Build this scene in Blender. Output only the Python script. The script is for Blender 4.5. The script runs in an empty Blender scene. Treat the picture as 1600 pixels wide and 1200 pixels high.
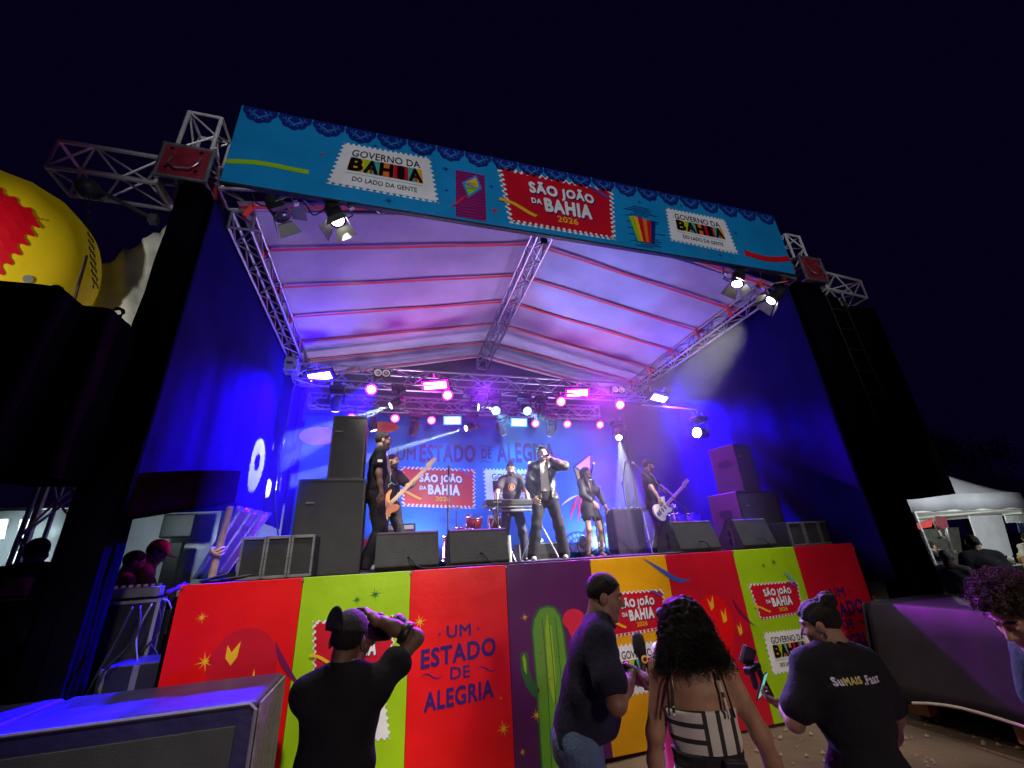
import bpy, math, random
import numpy as np
from mathutils import Vector, Matrix
from mathutils.geometry import tessellate_polygon
from mathutils.bvhtree import BVHTree

SC = bpy.context.scene
COL = SC.collection
RAD = math.radians
rng = random.Random(7)

# ------------------------------------------------------------------ camera
FPX = 654.689
CAMR = (1.9684, 0.0554139, -0.2743282)
CAMC = Vector((1.729022, -4.775834, 1.844661))
cd = bpy.data.cameras.new('camera')
cd.sensor_width = 36.0
cd.lens = FPX / 1600 * 36.0
cd.clip_start = 0.05
cd.clip_end = 900
cam = bpy.data.objects.new('camera', cd)
cam.location = CAMC
cam.rotation_euler = CAMR
COL.objects.link(cam)
SC.camera = cam
CAMM = cam.rotation_euler.to_matrix()

def ray(u, v):
    return CAMM @ Vector(((u - 800) / FPX, -(v - 600) / FPX, -1.0))
def P(u, v, y=None, x=None, z=None):
    """point of the world seen at photo pixel (u, v) on the plane y=, x= or z="""
    d = ray(u, v)
    if y is not None: t = (y - CAMC.y) / d.y
    elif x is not None: t = (x - CAMC.x) / d.x
    else: t = (z - CAMC.z) / d.z
    return CAMC + d * t

# ------------------------------------------------------------------ world, exposure
W = bpy.data.worlds.new('World')
SC.world = W
W.use_nodes = True
W.node_tree.nodes['Background'].inputs[0].default_value = (0.10, 0.05, 0.62, 1)
W.node_tree.nodes['Background'].inputs[1].default_value = 0.011
SC.view_settings.view_transform = 'Standard'
SC.view_settings.look = 'None'
SC.view_settings.exposure = 0.0
SC.view_settings.gamma = 1.0
SC.view_settings.use_curve_mapping = False
SC.cycles.use_denoising = True
SC.cycles.max_bounces = 6
SC.cycles.diffuse_bounces = 3
SC.cycles.glossy_bounces = 3
SC.cycles.transmission_bounces = 4
SC.cycles.volume_bounces = 0
SC.cycles.sample_clamp_indirect = 4.0
SC.cycles.sample_clamp_direct = 0.0
SC.cycles.caustics_reflective = False
SC.cycles.caustics_refractive = False
SC.cycles.use_light_tree = True

def lamp(name, kind, loc, target=None, color=(1, 1, 1), power=100, size=30, blend=.4, radius=.05, parent=None):
    d = bpy.data.lights.new(name, kind)
    d.energy = power
    d.color = color
    if kind == 'SPOT':
        d.spot_size = RAD(size); d.spot_blend = blend
    if kind == 'AREA':
        d.size = radius
    else:
        d.shadow_soft_size = radius
    o = bpy.data.objects.new(name, d)
    COL.objects.link(o)
    o.location = loc
    if target is not None:
        o.rotation_euler = (Vector(target) - Vector(loc)).to_track_quat('-Z', 'Y').to_euler()
    return o

# unseen floodlights assumed overhead for the boards and behind the camera for the sign
for x_, w_ in ((.9, 2500), (3.2, 1000), (5.2, 700), (7.0, 380)):
    lamp('floodlight_a', 'SPOT', (x_, -4.6, 8.6), (x_, 0, 1.0), (1.0, .94, .88), w_, 27, .8, .2)
lamp('floodlight_b', 'SPOT', (3.0, -11, 5.0), (4.1, -.3, 7.2), (.95, .95, 1.0), 1500, 62, .5, .25)
lamp('floodlight_c', 'SPOT', (3.6, -13.0, 5.0), (3.8, -2.4, 1.1), (1.0, .80, .68), 1500, 44, .8, .5)  # unseen warm fill added to brighten the crowd

# ------------------------------------------------------------------ materials
MATS = {}
def srgb(r, g, b):
    def f(c):
        c /= 255.
        return c / 12.92 if c <= .04045 else ((c + .055) / 1.055) ** 2.4
    return (f(r), f(g), f(b))

def mat(name, col, rough=.55, metal=0., vary=.12, scale=6., bump=0., bscale=60., spec=.5, emit=None, estr=0., trans=0., coat=0., alpha=None):
    if name in MATS: return MATS[name]
    m = bpy.data.materials.new(name)
    m.use_nodes = True
    nt = m.node_tree
    b = nt.nodes['Principled BSDF']
    b.inputs['Base Color'].default_value = (*col, 1)
    b.inputs['Roughness'].default_value = rough
    b.inputs['Metallic'].default_value = metal
    b.inputs['Specular IOR Level'].default_value = spec
    if coat: b.inputs['Coat Weight'].default_value = coat
    if trans: b.inputs['Transmission Weight'].default_value = trans
    tc = nt.nodes.new('ShaderNodeTexCoord')
    if vary:
        n = nt.nodes.new('ShaderNodeTexNoise'); n.inputs['Scale'].default_value = scale; n.inputs['Detail'].default_value = 6
        nt.links.new(tc.outputs['Object'], n.inputs['Vector'])
        mx = nt.nodes.new('ShaderNodeMix'); mx.data_type = 'RGBA'; mx.blend_type = 'MULTIPLY'
        mx.inputs[0].default_value = 1
        mr = nt.nodes.new('ShaderNodeMapRange')
        mr.inputs['From Min'].default_value = .3; mr.inputs['From Max'].default_value = .7
        mr.inputs['To Min'].default_value = 1 - vary; mr.inputs['To Max'].default_value = 1 + vary * .5
        nt.links.new(n.outputs['Fac'], mr.inputs['Value'])
        cb = nt.nodes.new('ShaderNodeCombineColor')
        for k in range(3): nt.links.new(mr.outputs['Result'], cb.inputs[k])
        mx.inputs[6].default_value = (*col, 1)
        nt.links.new(cb.outputs[0], mx.inputs[7])
        nt.links.new(mx.outputs[2], b.inputs['Base Color'])
        mr2 = nt.nodes.new('ShaderNodeMapRange')
        mr2.inputs['To Min'].default_value = max(0, rough - .1); mr2.inputs['To Max'].default_value = min(1, rough + .12)
        nt.links.new(n.outputs['Fac'], mr2.inputs['Value']); nt.links.new(mr2.outputs['Result'], b.inputs['Roughness'])
    if bump:
        n2 = nt.nodes.new('ShaderNodeTexNoise'); n2.inputs['Scale'].default_value = bscale; n2.inputs['Detail'].default_value = 5
        nt.links.new(tc.outputs['Object'], n2.inputs['Vector'])
        bp = nt.nodes.new('ShaderNodeBump'); bp.inputs['Strength'].default_value = bump; bp.inputs['Distance'].default_value = .02
        nt.links.new(n2.outputs['Fac'], bp.inputs['Height']); nt.links.new(bp.outputs['Normal'], b.inputs['Normal'])
    if emit is not None:
        b.inputs['Emission Color'].default_value = (*emit, 1); b.inputs['Emission Strength'].default_value = estr
    if alpha is not None: b.inputs['Alpha'].default_value = alpha
    MATS[name] = m
    return m

ALU = mat('aluminium', (.42, .42, .44), .38, .85, .15, 9)
LITALU = mat('pale_aluminium', (.80, .78, .80), .5, .35, .15, 9)  # lighter copy of the aluminium, with light put into the colour
STEEL = mat('dull_steel', (.32, .32, .34), .45, .8, .2, 9)
REDMETAL = mat('red_painted_plate', (.30, .02, .04), .5, .2, .3, 7)
BLACKM = mat('black_metal', (.018, .018, .02), .45, .1, .2, 12)
BLACKP = mat('black_plastic', (.015, .015, .017), .4, 0, .2, 14, .15, 200)
BLACKCARPET = mat('black_speaker_paint', (.035, .035, .038), .7, 0, .3, 5, .5, 240)
CLOTHBLACK = mat('black_cloth', (.0032, .003, .006), .95, 0, .4, 2.2, .5, 9, spec=0)
CABLE = mat('black_rubber_cable', (.012, .012, .012), .55, 0, .1, 9)
CHROME = mat('chrome', (.75, .75, .78), .15, 1, .05, 9)
WOOD = mat('raw_wood', (.42, .27, .13), .75, 0, .35, 8, .3, 50)
WHITEPL = mat('white_plastic', (.7, .7, .68), .4, 0, .08, 8)

# ------------------------------------------------------------------ mesh builder
def frame(d):
    d = Vector(d).normalized()
    a = Vector((0, 0, 1)) if abs(d.z) < .9 else Vector((1, 0, 0))
    s = d.cross(a).normalized()
    return d, s, s.cross(d)

class MB:
    def __init__(s): s.v = []; s.f = []; s.m = []; s.cur = 0
    def add(s, v, f, M=None):
        n = len(s.v)
        s.v += [tuple(M @ Vector(p)) if M is not None else tuple(p) for p in v]
        s.f += [tuple(i + n for i in q) for q in f]; s.m += [s.cur] * len(f)
        return s
    def box(s, c, d, rot=None, M=None, taper=1.0):
        x, y, z = [k / 2 for k in d]
        t = taper
        v = [(-x, -y, -z), (x, -y, -z), (x, y, -z), (-x, y, -z), (-x * t, -y * t, z), (x * t, -y * t, z), (x * t, y * t, z), (-x * t, y * t, z)]
        T = Matrix.Translation(Vector(c))
        if rot is not None: T = T @ Matrix.Rotation(rot[2], 4, 'Z') @ Matrix.Rotation(rot[1], 4, 'Y') @ Matrix.Rotation(rot[0], 4, 'X')
        if M is not None: T = M @ T
        return s.add(v, [(3, 2, 1, 0), (4, 5, 6, 7), (0, 1, 5, 4), (1, 2, 6, 5), (2, 3, 7, 6), (3, 0, 4, 7)], T)
    def cyl(s, a, b, r, r2=None, n=8, cap=True):
        r2 = r if r2 is None else r2
        a = Vector(a); b = Vector(b)
        d, u, w = frame(b - a)
        v = []
        for p, q in ((a, r), (b, r2)):
            for k in range(n):
                t = 2 * math.pi * k / n
                v.append(p + (u * math.cos(t) + w * math.sin(t)) * q)
        f = [(k, (k + 1) % n, n + (k + 1) % n, n + k) for k in range(n)]
        if cap: f += [tuple(range(n - 1, -1, -1)), tuple(range(n, 2 * n))]
        return s.add(v, f)
    def tube(s, pts, r, n=6):
        pts = [Vector(p) for p in pts]
        v = []; f = []
        for i, p in enumerate(pts):
            d = (pts[min(i + 1, len(pts) - 1)] - pts[max(i - 1, 0)])
            _, u, w = frame(d)
            rr = r[i] if isinstance(r, (list, tuple)) else r
            for k in range(n):
                t = 2 * math.pi * k / n
                v.append(p + (u * math.cos(t) + w * math.sin(t)) * rr)
        for i in range(len(pts) - 1):
            for k in range(n):
                f.append((i * n + k, i * n + (k + 1) % n, (i + 1) * n + (k + 1) % n, (i + 1) * n + k))
        f += [tuple(range(n - 1, -1, -1)), tuple(range((len(pts) - 1) * n, len(pts) * n))]
        return s.add(v, f)
    def lathe(s, prof, c=(0, 0, 0), axis=(0, 0, 1), n=20):
        d, u, w = frame(axis); c = Vector(c)
        v = []; f = []
        for (r, h) in prof:
            for k in range(n):
                t = 2 * math.pi * k / n
                v.append(c + d * h + (u * math.cos(t) + w * math.sin(t)) * r)
        for i in range(len(prof) - 1):
            for k in range(n):
                f.append((i * n + k, i * n + (k + 1) % n, (i + 1) * n + (k + 1) % n, (i + 1) * n + k))
        f.append(tuple(range(n - 1, -1, -1))); f.append(tuple(range((len(prof) - 1) * n, len(prof) * n)))
        return s.add(v, f)
    def prism(s, poly, h, M=None):
        """poly in XZ, thickness h along Y (centred)"""
        n = len(poly)
        v = [(x, -h / 2, z) for x, z in poly] + [(x, h / 2, z) for x, z in poly]
        tri = tessellate_polygon([[Vector((x, z, 0)) for x, z in poly]])
        f = [tuple(t) for t in tri] + [tuple(i + n for i in reversed(t)) for t in tri]
        f += [(k, (k + 1) % n, n + (k + 1) % n, n + k) for k in range(n)]
        return s.add(v, f, M)
    def build(s, name, m, parent=None, smooth=False, bevel=0, loc=None, rot=None):
        me = bpy.data.meshes.new(name)
        me.from_pydata(s.v, [], s.f)
        for k in (m if isinstance(m, (list, tuple)) else [m]): me.materials.append(k)
        if isinstance(m, (list, tuple)): me.polygons.foreach_set('material_index', s.m)
        if smooth: me.polygons.foreach_set('use_smooth', [True] * len(me.polygons))
        me.update()
        o = bpy.data.objects.new(name, me); COL.objects.link(o)
        if parent is not None: o.parent = parent
        if loc is not None: o.location = loc
        if rot is not None: o.rotation_euler = rot
        if bevel:
            b = o.modifiers.new('edge', 'BEVEL'); b.width = bevel; b.segments = 2; b.limit_method = 'ANGLE'
        return o

def tag(o, label=None, cat=None, group=None, kind=None):
    if label: o['label'] = label
    if cat: o['category'] = cat
    if group: o['group'] = group
    if kind: o['kind'] = kind
    return o
def thing(name, label, cat, loc=(0, 0, 0), rz=0, group=None, rot=None):
    o = bpy.data.objects.new(name, None); COL.objects.link(o)
    o.empty_display_size = .1
    o.location = loc; o.rotation_euler = rot if rot is not None else (0, 0, rz)
    return tag(o, label, cat, group)
def copy_tree(o, parent=None, kids=None):
    c = o.copy(); COL.objects.link(c)
    if parent is not None: c.parent = parent
    for ch in KIDS(o): copy_tree(ch, c)
    return c
def KIDS(o): return [k for k in bpy.data.objects if k.parent == o]
# ------------------------------------------------------------------ flat print (lettering, stamps, drawings) on boards
def quadmap(o, ux, uz, nrm):
    o, ux, uz, nrm = Vector(o), Vector(ux), Vector(uz), Vector(nrm)
    return lambda u, v, l=1: o + ux * u + uz * v + nrm * (.003 * l)
def sub(mapf, q):
    """bilinear: (0..1,0..1) inside quad q=(bl,br,tr,tl) given in mapf's units"""
    def g(u, v, l=1):
        a = [(1 - u) * (1 - v), u * (1 - v), u * v, (1 - u) * v]
        return mapf(sum(a[i] * q[i][0] for i in range(4)), sum(a[i] * q[i][1] for i in range(4)), l)
    return g
class FL:
    """collects flat polygons in board coordinates, by layer"""
    def __init__(s, mapf): s.mb = MB(); s.map = mapf; s.n = 0
    def poly(s, pts, l=1):
        tri = tessellate_polygon([[Vector((x, y, 0)) for x, y in pts]]); l = l + .03 * (s.n % 14); s.n += 1
        s.mb.add([s.map(x, y, l) for x, y in pts], [tuple(t) for t in tri]); return s
    def rect(s, x0, y0, x1, y1, l=1): return s.poly([(x0, y0), (x1, y0), (x1, y1), (x0, y1)], l)
    def line(s, pts, w, l=1, taper=False):
        n = len(pts); L = []; R_ = []; l = l + .03 * (s.n % 14); s.n += 1
        for i, p in enumerate(pts):
            a = pts[max(i - 1, 0)]; b = pts[min(i + 1, n - 1)]
            dx, dy = b[0] - a[0], b[1] - a[1]; q = math.hypot(dx, dy) or 1
            ww = w / 2 * (1 if not taper else max(.12, math.sin(math.pi * (i + .4) / n)))
            L.append((p[0] - dy / q * ww, p[1] + dx / q * ww)); R_.append((p[0] + dy / q * ww, p[1] - dx / q * ww))
        for i in range(n - 1): s.mb.add([s.map(*L[i], l), s.map(*R_[i], l), s.map(*R_[i + 1], l), s.map(*L[i + 1], l)], [(0, 1, 2, 3)])
        return s
    def star(s, x, y, r, l=1, n=8, w=.16, asp=1):
        for k in range(n):
            a = math.pi * 2 * k / n + .2; rr = r * (1 if k % 2 == 0 else .75)
            c, d = math.cos(a), math.sin(a)
            s.poly([(x - d * r * w * .5 * asp, y + c * r * w * .5), (x + c * rr * asp, y + d * rr), (x + d * r * w * .5 * asp, y - c * r * w * .5)], l)
        return s
    def disc(s, x, y, rx, ry=None, l=1, n=20, a0=0, a1=360):
        ry = ry or rx
        return s.poly([(x + rx * math.cos(RAD(a0 + (a1 - a0) * k / n)), y + ry * math.sin(RAD(a0 + (a1 - a0) * k / n))) for k in range(n if a1 - a0 == 360 else n + 1)], l)
    def text(s, body, x0, y0, x1, y1, l=1, bold=.0, warp=None, scale=None):
        """lettering fitted into the box; warp(u, v)->(u, v) in 0..1"""
        cu = bpy.data.curves.new('t', 'FONT'); cu.body = body; cu.resolution_u = 3
        cu.space_character = 1 + bold * 2.6
        ob = bpy.data.objects.new('t', cu); COL.objects.link(ob)
        dg = bpy.context.evaluated_depsgraph_get()
        me = bpy.data.meshes.new_from_object(ob.evaluated_get(dg))
        vs = np.array([v.co[:2] for v in me.vertices]); fs = [tuple(p.vertices) for p in me.polygons]
        bpy.data.objects.remove(ob); bpy.data.curves.remove(cu); bpy.data.meshes.remove(me)
        if not len(vs): return s
        sh_ = [(0, 0)] if bold <= .005 else [(bold * math.cos(k * .7854), bold * math.sin(k * .7854)) for k in range(8)]
        mn, mx = vs.min(0) - bold, vs.max(0) + bold
        for k, (ox, oy) in enumerate(sh_):
            out = []
            for p in vs:
                u, v = (p[0] + ox - mn[0]) / (mx[0] - mn[0]), (p[1] + oy - mn[1]) / (mx[1] - mn[1])
                if warp: u, v = warp(u, v)
                out.append(s.map(x0 + (x1 - x0) * u, y0 + (y1 - y0) * v, l + k * .09))
            s.mb.add(out, fs)
        return s
    def build(s, name, m, parent):
        return s.mb.build(name, m, parent)

def pm(name, r, g, b, rough=.34): return mat('print_' + name, srgb(r, g, b), rough, 0, .16, 1.6, .5, 2.2)
INK = dict(cactus=pm('cactus_green', 100, 165, 42), bsky=pm('backdrop_blue', 16, 118, 215, .6), sky=pm('sky', 22, 140, 205), navy=pm('navy', 22, 38, 120), white=pm('white', 236, 238, 240), red=pm('red', 205, 22, 40),
           black=pm('black', 16, 14, 18), yellow=pm('yellow', 240, 185, 40), green=pm('green', 150, 200, 30), lime=pm('lime', 160, 205, 20),
           crim=pm('crimson', 200, 18, 42), scarlet=pm('scarlet', 232, 14, 20), purple=pm('purple', 88, 28, 92), amber=pm('amber', 238, 172, 12),
           indigo=pm('indigo', 52, 24, 110), teal=pm('teal', 60, 180, 160), orange=pm('orange', 235, 120, 40), magenta=pm('magenta', 150, 30, 110),
           dgreen=pm('deep_green', 36, 110, 50), mauve=pm('mauve', 120, 20, 90), lilac=pm('lilac', 175, 150, 215), blue=pm('blue', 60, 90, 190),
           dsky=pm('deep_sky', 45, 135, 220), pblue=pm('pale_blue', 110, 175, 215), rose=pm('rose', 225, 40, 70))

def stamp_poly(nx, ny, r=.03, asp=1.6):
    """rectangle 0..1 with perforated edge; r is in units of the height"""
    pts = []
    rx = r / asp
    def edge(a, b, n, nrm, rr):
        for k in range(n):
            for t, d in ((.12, 0), (.3, .8), (.5, 1), (.7, .8), (.88, 0)):
                q = (k + t) / n
                pts.append((a[0] + (b[0] - a[0]) * q + nrm[0] * d * rr[0], a[1] + (b[1] - a[1]) * q + nrm[1] * d * rr[1]))
    edge((0, 0), (1, 0), nx, (0, 1), (rx, r)); edge((1, 0), (1, 1), ny, (-1, 0), (rx, r))
    edge((1, 1), (0, 1), nx, (0, -1), (rx, r)); edge((0, 1), (0, 0), ny, (1, 0), (rx, r))
    return pts

def governo(mapf, quad, parent, l0=1, pale=False, nx=15, ny=9):
    m = sub(mapf, quad)
    w = INK['white']
    st = FL(m).poly(stamp_poly(nx, ny, .045), l0).build('stamp', w, parent)
    st['label'] = 'white perforated stamp print reading GOVERNO DA BAHIA'
    FL(m).text('GOVERNO DA', .13, .70, .86, .86, l0 + 1, .012).build('lettering', INK['black'], st)
    X0, X1, Y0, Y1 = .13, .87, .37, .675
    wd = (X1 - X0) / 5
    def L(i, u, v): return (X0 + wd * (i + u), Y0 + (Y1 - Y0) * v)
    def pc(polys, ink, l=1):
        q = FL(m)
        for i, pts in polys: q.poly([L(i, *p) for p in pts], l0 + l)
        q.build('lettering', INK[ink], st)
    pc([(0, [(0, 0), (1, 0), (1, 1), (0, 1)])], 'yellow')
    pc([(1, [(0, .0), (.5, 0), (.5, 1), (0, 1)])], 'lime'); pc([(1, [(.5, 0), (1, 0), (1, 1), (.5, 1)])], 'teal')
    pc([(2, [(0, 0), (1, 0), (1, 1), (0, 1)])], 'orange')
    pc([(3, [(0, 0), (1, 0), (1, 1), (0, 1)])], 'crim'); pc([(4, [(0, 0), (.5, 0), (.5, 1), (0, 1)])], 'teal'); pc([(4, [(.5, 0), (1, 0), (1, 1), (.5, 1)])], 'amber')
    for i, ch in enumerate('BAHIA'):
        q = FL(m)
        q.text(ch, *L(i, .02 if ch != 'I' else .25, 0), *L(i, .98 if ch != 'I' else .75, 1), l0 + 2, .05)
        q.build('lettering', INK['black'], st)
    pc([(1, [(.40, .06), (.62, .06), (.5, .40)])], 'crim', 3); pc([(4, [(.40, .06), (.62, .06), (.5, .40)])], 'crim', 3)
    FL(m).rect(.12, .31, .86, .32, l0 + 1).build('lettering', INK['pblue'], st)
    FL(m).text('DO LADO DA GENTE', .2, .15, .80, .25, l0 + 1, .014).build('lettering', INK['black'], st)
    return st

def saojoao(mapf, quad, parent, l0=1, year='2026', nx=16, ny=10):
    m = sub(mapf, quad)
    b = FL(m).poly(stamp_poly(nx, ny, .04), l0).build('stamp', INK['white'], parent)
    b['label'] = 'red perforated stamp print reading SÃO JOÃO DA BAHIA'
    mm = lambda u, v, l=1: m(.5 + (u - .5) * .965, .5 + (v - .5) * .945, l)
    FL(mm).poly(stamp_poly(nx, ny, .05), l0 + 1).build('stamp_field', INK['crim'], b)
    arch = lambda a: (lambda u, v: (u, v * (1 - .15 * math.sin(math.pi * u)) + a * math.sin(math.pi * u)))
    for dx, dy, ink, l, e in ((.010, -.018, 'indigo', 2, .065), (0, 0, 'white', 3, .055)):
        q = FL(m)
        q.text('SÃO', .24 + dx, .60 + dy, .485 + dx, .87 + dy, l0 + l, e, arch(.07))
        q.text('JOÃO', .515 + dx, .56 + dy, .81 + dx, .83 + dy, l0 + l, e, lambda u, v: (u, v + .1 * math.sin(math.pi * u)))
        q.text('DA', .24 + dx, .42 + dy, .33 + dx, .52 + dy, l0 + l, e)
        q.text('BAHIA', .35 + dx, .31 + dy, .78 + dx, .56 + dy, l0 + l, e, lambda u, v: (u, v * (1.0 + .12 * u) - .02 * u))
        q.build('lettering', INK[ink], b)
    FL(m).text(year, .45, .16, .64, .27, l0 + 3, .02).build('lettering', INK['yellow'], b)
    FL(m).line([(-.04 + .3 * t, .38 - .16 * t + .03 * math.sin(t * 5)) for t in [i / 8 for i in range(9)]], .05, l0 + 4).build('ribbon', INK['yellow'], b)
    FL(m).line([(.76 + .2 * t, .96 - .14 * t + .02 * math.sin(t * 6)) for t in [i / 8 for i in range(9)]], .035, l0 + 4).build('ribbon', INK['blue'], b)
    return b

def estado(mapf, x0, y0, x1, y1, parent, ink='indigo', l0=1):
    """four line lettering: UM / ESTADO / DE / ALEGRIA"""
    w, h = x1 - x0, y1 - y0
    q = FL(mapf)
    q.text('UM', x0 + w * .33, y0 + h * .84, x0 + w * .66, y0 + h * 1.0, l0, .02)
    q.text('ESTADO', x0, y0 + h * .50, x0 + w, y0 + h * .79, l0, .035, lambda u, v: (u, v * .82 + .22 * u - .02))
    q.text('DE', x0 + w * .38, y0 + h * .33, x0 + w * .64, y0 + h * .48, l0, .015)
    q.text('ALEGRIA', x0 + w * .05, y0, x0 + w * .95, y0 + h * .27, l0, .035, lambda u, v: (u, v * .85 + .2 * u - .03))
    sw = lambda sx, s: [(x0 + w * (sx + s * .28 * t), y0 + h * (.40 + .035 * math.sin(t * 6.2))) for t in [i / 10 for i in range(11)]]
    q.line(sw(.0, 1), h * .018, l0, True).line(sw(.72, 1), h * .018, l0, True)
    q.star(x0 + w * .24, y0 + h * .9, h * .045, l0).star(x0 + w * .76, y0 + h * .92, h * .045, l0)
    q.build('lettering', INK[ink], parent)

def lace(mapf, x0, ytop, w, h, parent):
    """one scallop of the paper lace border"""
    c = x0 + w / 2
    pts = [(x0 + .01, ytop), ]
    n = 5
    for k in range(n):
        a0 = math.pi - math.pi * k / n
        for t in range(5):
            a = a0 - math.pi / n * t / 5
            lob = 1 + .10 * abs(math.sin((a0 - a) * n))
            pts.append((c + w * .46 * lob * math.cos(a), ytop - h * .85 * lob * math.sin(a)))
    pts.append((x0 + w - .01, ytop))
    o = FL(mapf).poly(pts, 1).build('lace_scallop', INK['navy'], parent)
    q = FL(mapf)
    for s in (-1, 1):
        q.line([(c + s * w * (.10 + .09 * math.sin(t * 5.5)), ytop - h * (.14 + .52 * t)) for t in [i / 9 for i in range(10)]], h * .045, 2)
        for a in (25, 50, 75):
            q.disc(c + s * w * .36 * math.cos(RAD(a)), ytop - h * .68 * math.sin(RAD(a)), h * .035, None, 2, 6)
    q.line([(c + w * .30 * math.cos(RAD(a)), ytop - h * .56 * math.sin(RAD(a)) - h * .02 * math.sin(a)) for a in range(8, 175, 12)], h * .03, 2)
    q.build('lace_pattern', INK['dsky'], o)
    return o
# ------------------------------------------------------------------ ground, sky dome
H = 1.80
def rough_ground():
    n = 90
    xs = [-60 + 120 * (i / n) for i in range(n + 1)]
    def warp(t): return math.copysign(abs(t) ** 2.2, t)
    v = []; f = []
    for j in range(n + 1):
        for i in range(n + 1):
            x = 3 + 400 * warp(-1 + 2 * i / n); y = 0 + 400 * warp(-1 + 2 * j / n)
            z = .018 * math.sin(x * 2.1 + y * .7) * math.sin(y * 1.7 - x * .4) + .01 * math.sin(x * 5.3) * math.sin(y * 4.7)
            v.append((x, y, z - .03))
    for j in range(n):
        for i in range(n):
            a = j * (n + 1) + i
            f.append((a, a + 1, a + n + 2, a + n + 1))
    return MB().add(v, f)
g = rough_ground().build('ground', mat('packed_dirt', (.13, .078, .045), .95, 0, .5, 1.3, .9, 14), smooth=True)
tag(g, kind='structure')
pb = MB()
for k in range(500):
    x, y = rng.uniform(3.2, 8.5), rng.uniform(-3.6, -.1)
    r = rng.uniform(.006, .025)
    pb.add([(x + r * rng.uniform(.7, 1.3) * math.cos(a), y + r * math.sin(a), -.02 + (0 if a % 2 else 0)) for a in (0, 1.3, 2.5, 3.8, 5)] + [(x, y, -.015 + r * .8)], [(0, 1, 5), (1, 2, 5), (2, 3, 5), (3, 4, 5), (4, 0, 5)])
tag(pb.build('gravel', mat('small_stones', (.26, .19, .13), .9)), 'small stones strewn on the brown dirt in front of the stage', 'gravel', kind='stuff')

# ------------------------------------------------------------------ trusses
def truss_parts(t, a, b, s=.30, n=None, r=.022, up=(0, 0, 1), m=ALU, ends=True, ladder=False):
    a, b, up = Vector(a), Vector(b), Vector(up)
    d = (b - a); Ln = d.length; d.normalize()
    sd = d.cross(up).normalized(); upv = sd.cross(d).normalized()
    cs = [(sd * i + upv * j) * s / 2 for i, j in ((-1, -1), (1, -1), (1, 1), (-1, 1))]
    if ladder: cs = [cs[0], cs[2]] if ladder == 2 else cs
    for c in cs: MB().cyl(a + c, b + c, r, n=8).build('chord', m, t)
    n = n or max(2, round(Ln / (s * 1.15)))
    for k in range(len(cs)):
        c0, c1 = cs[k], cs[(k + 1) % len(cs)]
        if len(cs) == 2 and k: break
        for i in range(n):
            q0, q1 = a + d * Ln * i / n, a + d * Ln * (i + 1) / n
            p, q = (c0, c1) if (i + k) % 2 else (c1, c0)
            MB().cyl(q0 + p, q1 + q, r * .55, n=6, cap=False).build('brace', m, t)
        if ends:
            for e in (a, b): MB().cyl(e + c0, e + c1, r * .8, n=6, cap=False).build('end_bar', m, t)
def truss(label, a, b, **k):
    t = thing('truss', label, 'truss', (0, 0, 0), group=k.pop('group', None))
    truss_parts(t, a, b, **k)
    return t

YF = -.3
truss('left half of the front rafter truss, rising behind the blue sign', (-.48, -.08, 6.36), (4.0, -.08, 7.15), s=.34, group='trusses of the stage roof')
truss('right half of the front rafter truss, falling behind the blue sign', (4.0, -.08, 7.15), (8.58, -.08, 6.36), s=.34, group='trusses of the stage roof')
truss('left eave truss running back over the blue curtain', (-.27, .1, 6.05), (-.27, 5.4, 6.05), s=.26, group='trusses of the stage roof')
truss('right eave truss running back over the dark blue curtain', (8.12, .1, 6.08), (8.12, 5.4, 6.08), s=.26, group='trusses of the stage roof')
truss('ridge truss up the middle of the white roof', (4.0, .25, 6.86), (4.0, 5.35, 6.80), s=.26, group='trusses of the stage roof')
truss('front lighting truss with the two magenta panels', (-.27, 4.05, 5.66), (8.12, 4.05, 5.66), s=.34, group='lighting trusses')
truss('rear lighting truss hanging above the printed backdrop', (-.10, 5.0, 5.42), (7.1, 5.0, 5.42), s=.28, group='lighting trusses')
truss('left cantilever truss poking out of the red plate', (-2.05, -.1, 6.27), (-1.05, -.1, 6.27), s=.40, n=3, r=.024, m=LITALU, group='cantilever trusses')
truss('right cantilever truss poking out of the red plate', (9.2, -.1, 6.25), (10.15, -.1, 6.18), s=.38, n=3, r=.024, m=LITALU, group='cantilever trusses')
truss('short upright truss stub beside the left end of the blue sign', (-.80, -.1, 6.68), (-.80, -.1, 7.35), s=.36, n=2, r=.024, m=LITALU, up=(0, 1, 0), group='upright truss stubs')
truss('short upright truss stub beside the right end of the blue sign', (8.86, -.1, 6.66), (8.86, -.1, 7.25), s=.34, n=2, r=.024, m=LITALU, up=(0, 1, 0), group='upright truss stubs')
def corner_block(x, label):
    t = thing('corner_block', label, 'corner block', (x, -.1, 6.40), group='red corner blocks of the roof')
    for sy in (-1, 1):
        MB().box((0, sy * .26, 0), (.50, .012, .50)).build('plate', REDMETAL, t, bevel=.004)
        for sx in (-1, 1):
            MB().cyl((sx * .25, sy * .26, -.27), (sx * .25, sy * .26, .27), .024).build('frame_bar', ALU, t)
            MB().cyl((-.27, sy * .26, sx * .25), (.27, sy * .26, sx * .25), .024).build('frame_bar', ALU, t)
            for sz in (-1, 1): MB().cyl((sx * .15, sy * .27, sz * .15), (sx * .15, sy * .30, sz * .15), .022).build('bolt', CHROME, t)
        MB().tube([(-.13, -.275 * 1, .05), (-.15, -.30, -.08), (-.06, -.31, -.15), (.08, -.31, -.13), (.15, -.30, -.02), (.15, -.275, .10)], .012).build('handle', ALU, t) if sy < 0 else None
    for sx in (-1, 1):
        for sz in (-1, 1): MB().cyl((sx * .25, -.27, sz * .25), (sx * .25, .27, sz * .25), .024).build('frame_bar', ALU, t)
    return t
corner_block(-.80, 'red metal sleeve plate joining the trusses at the left corner')
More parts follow.
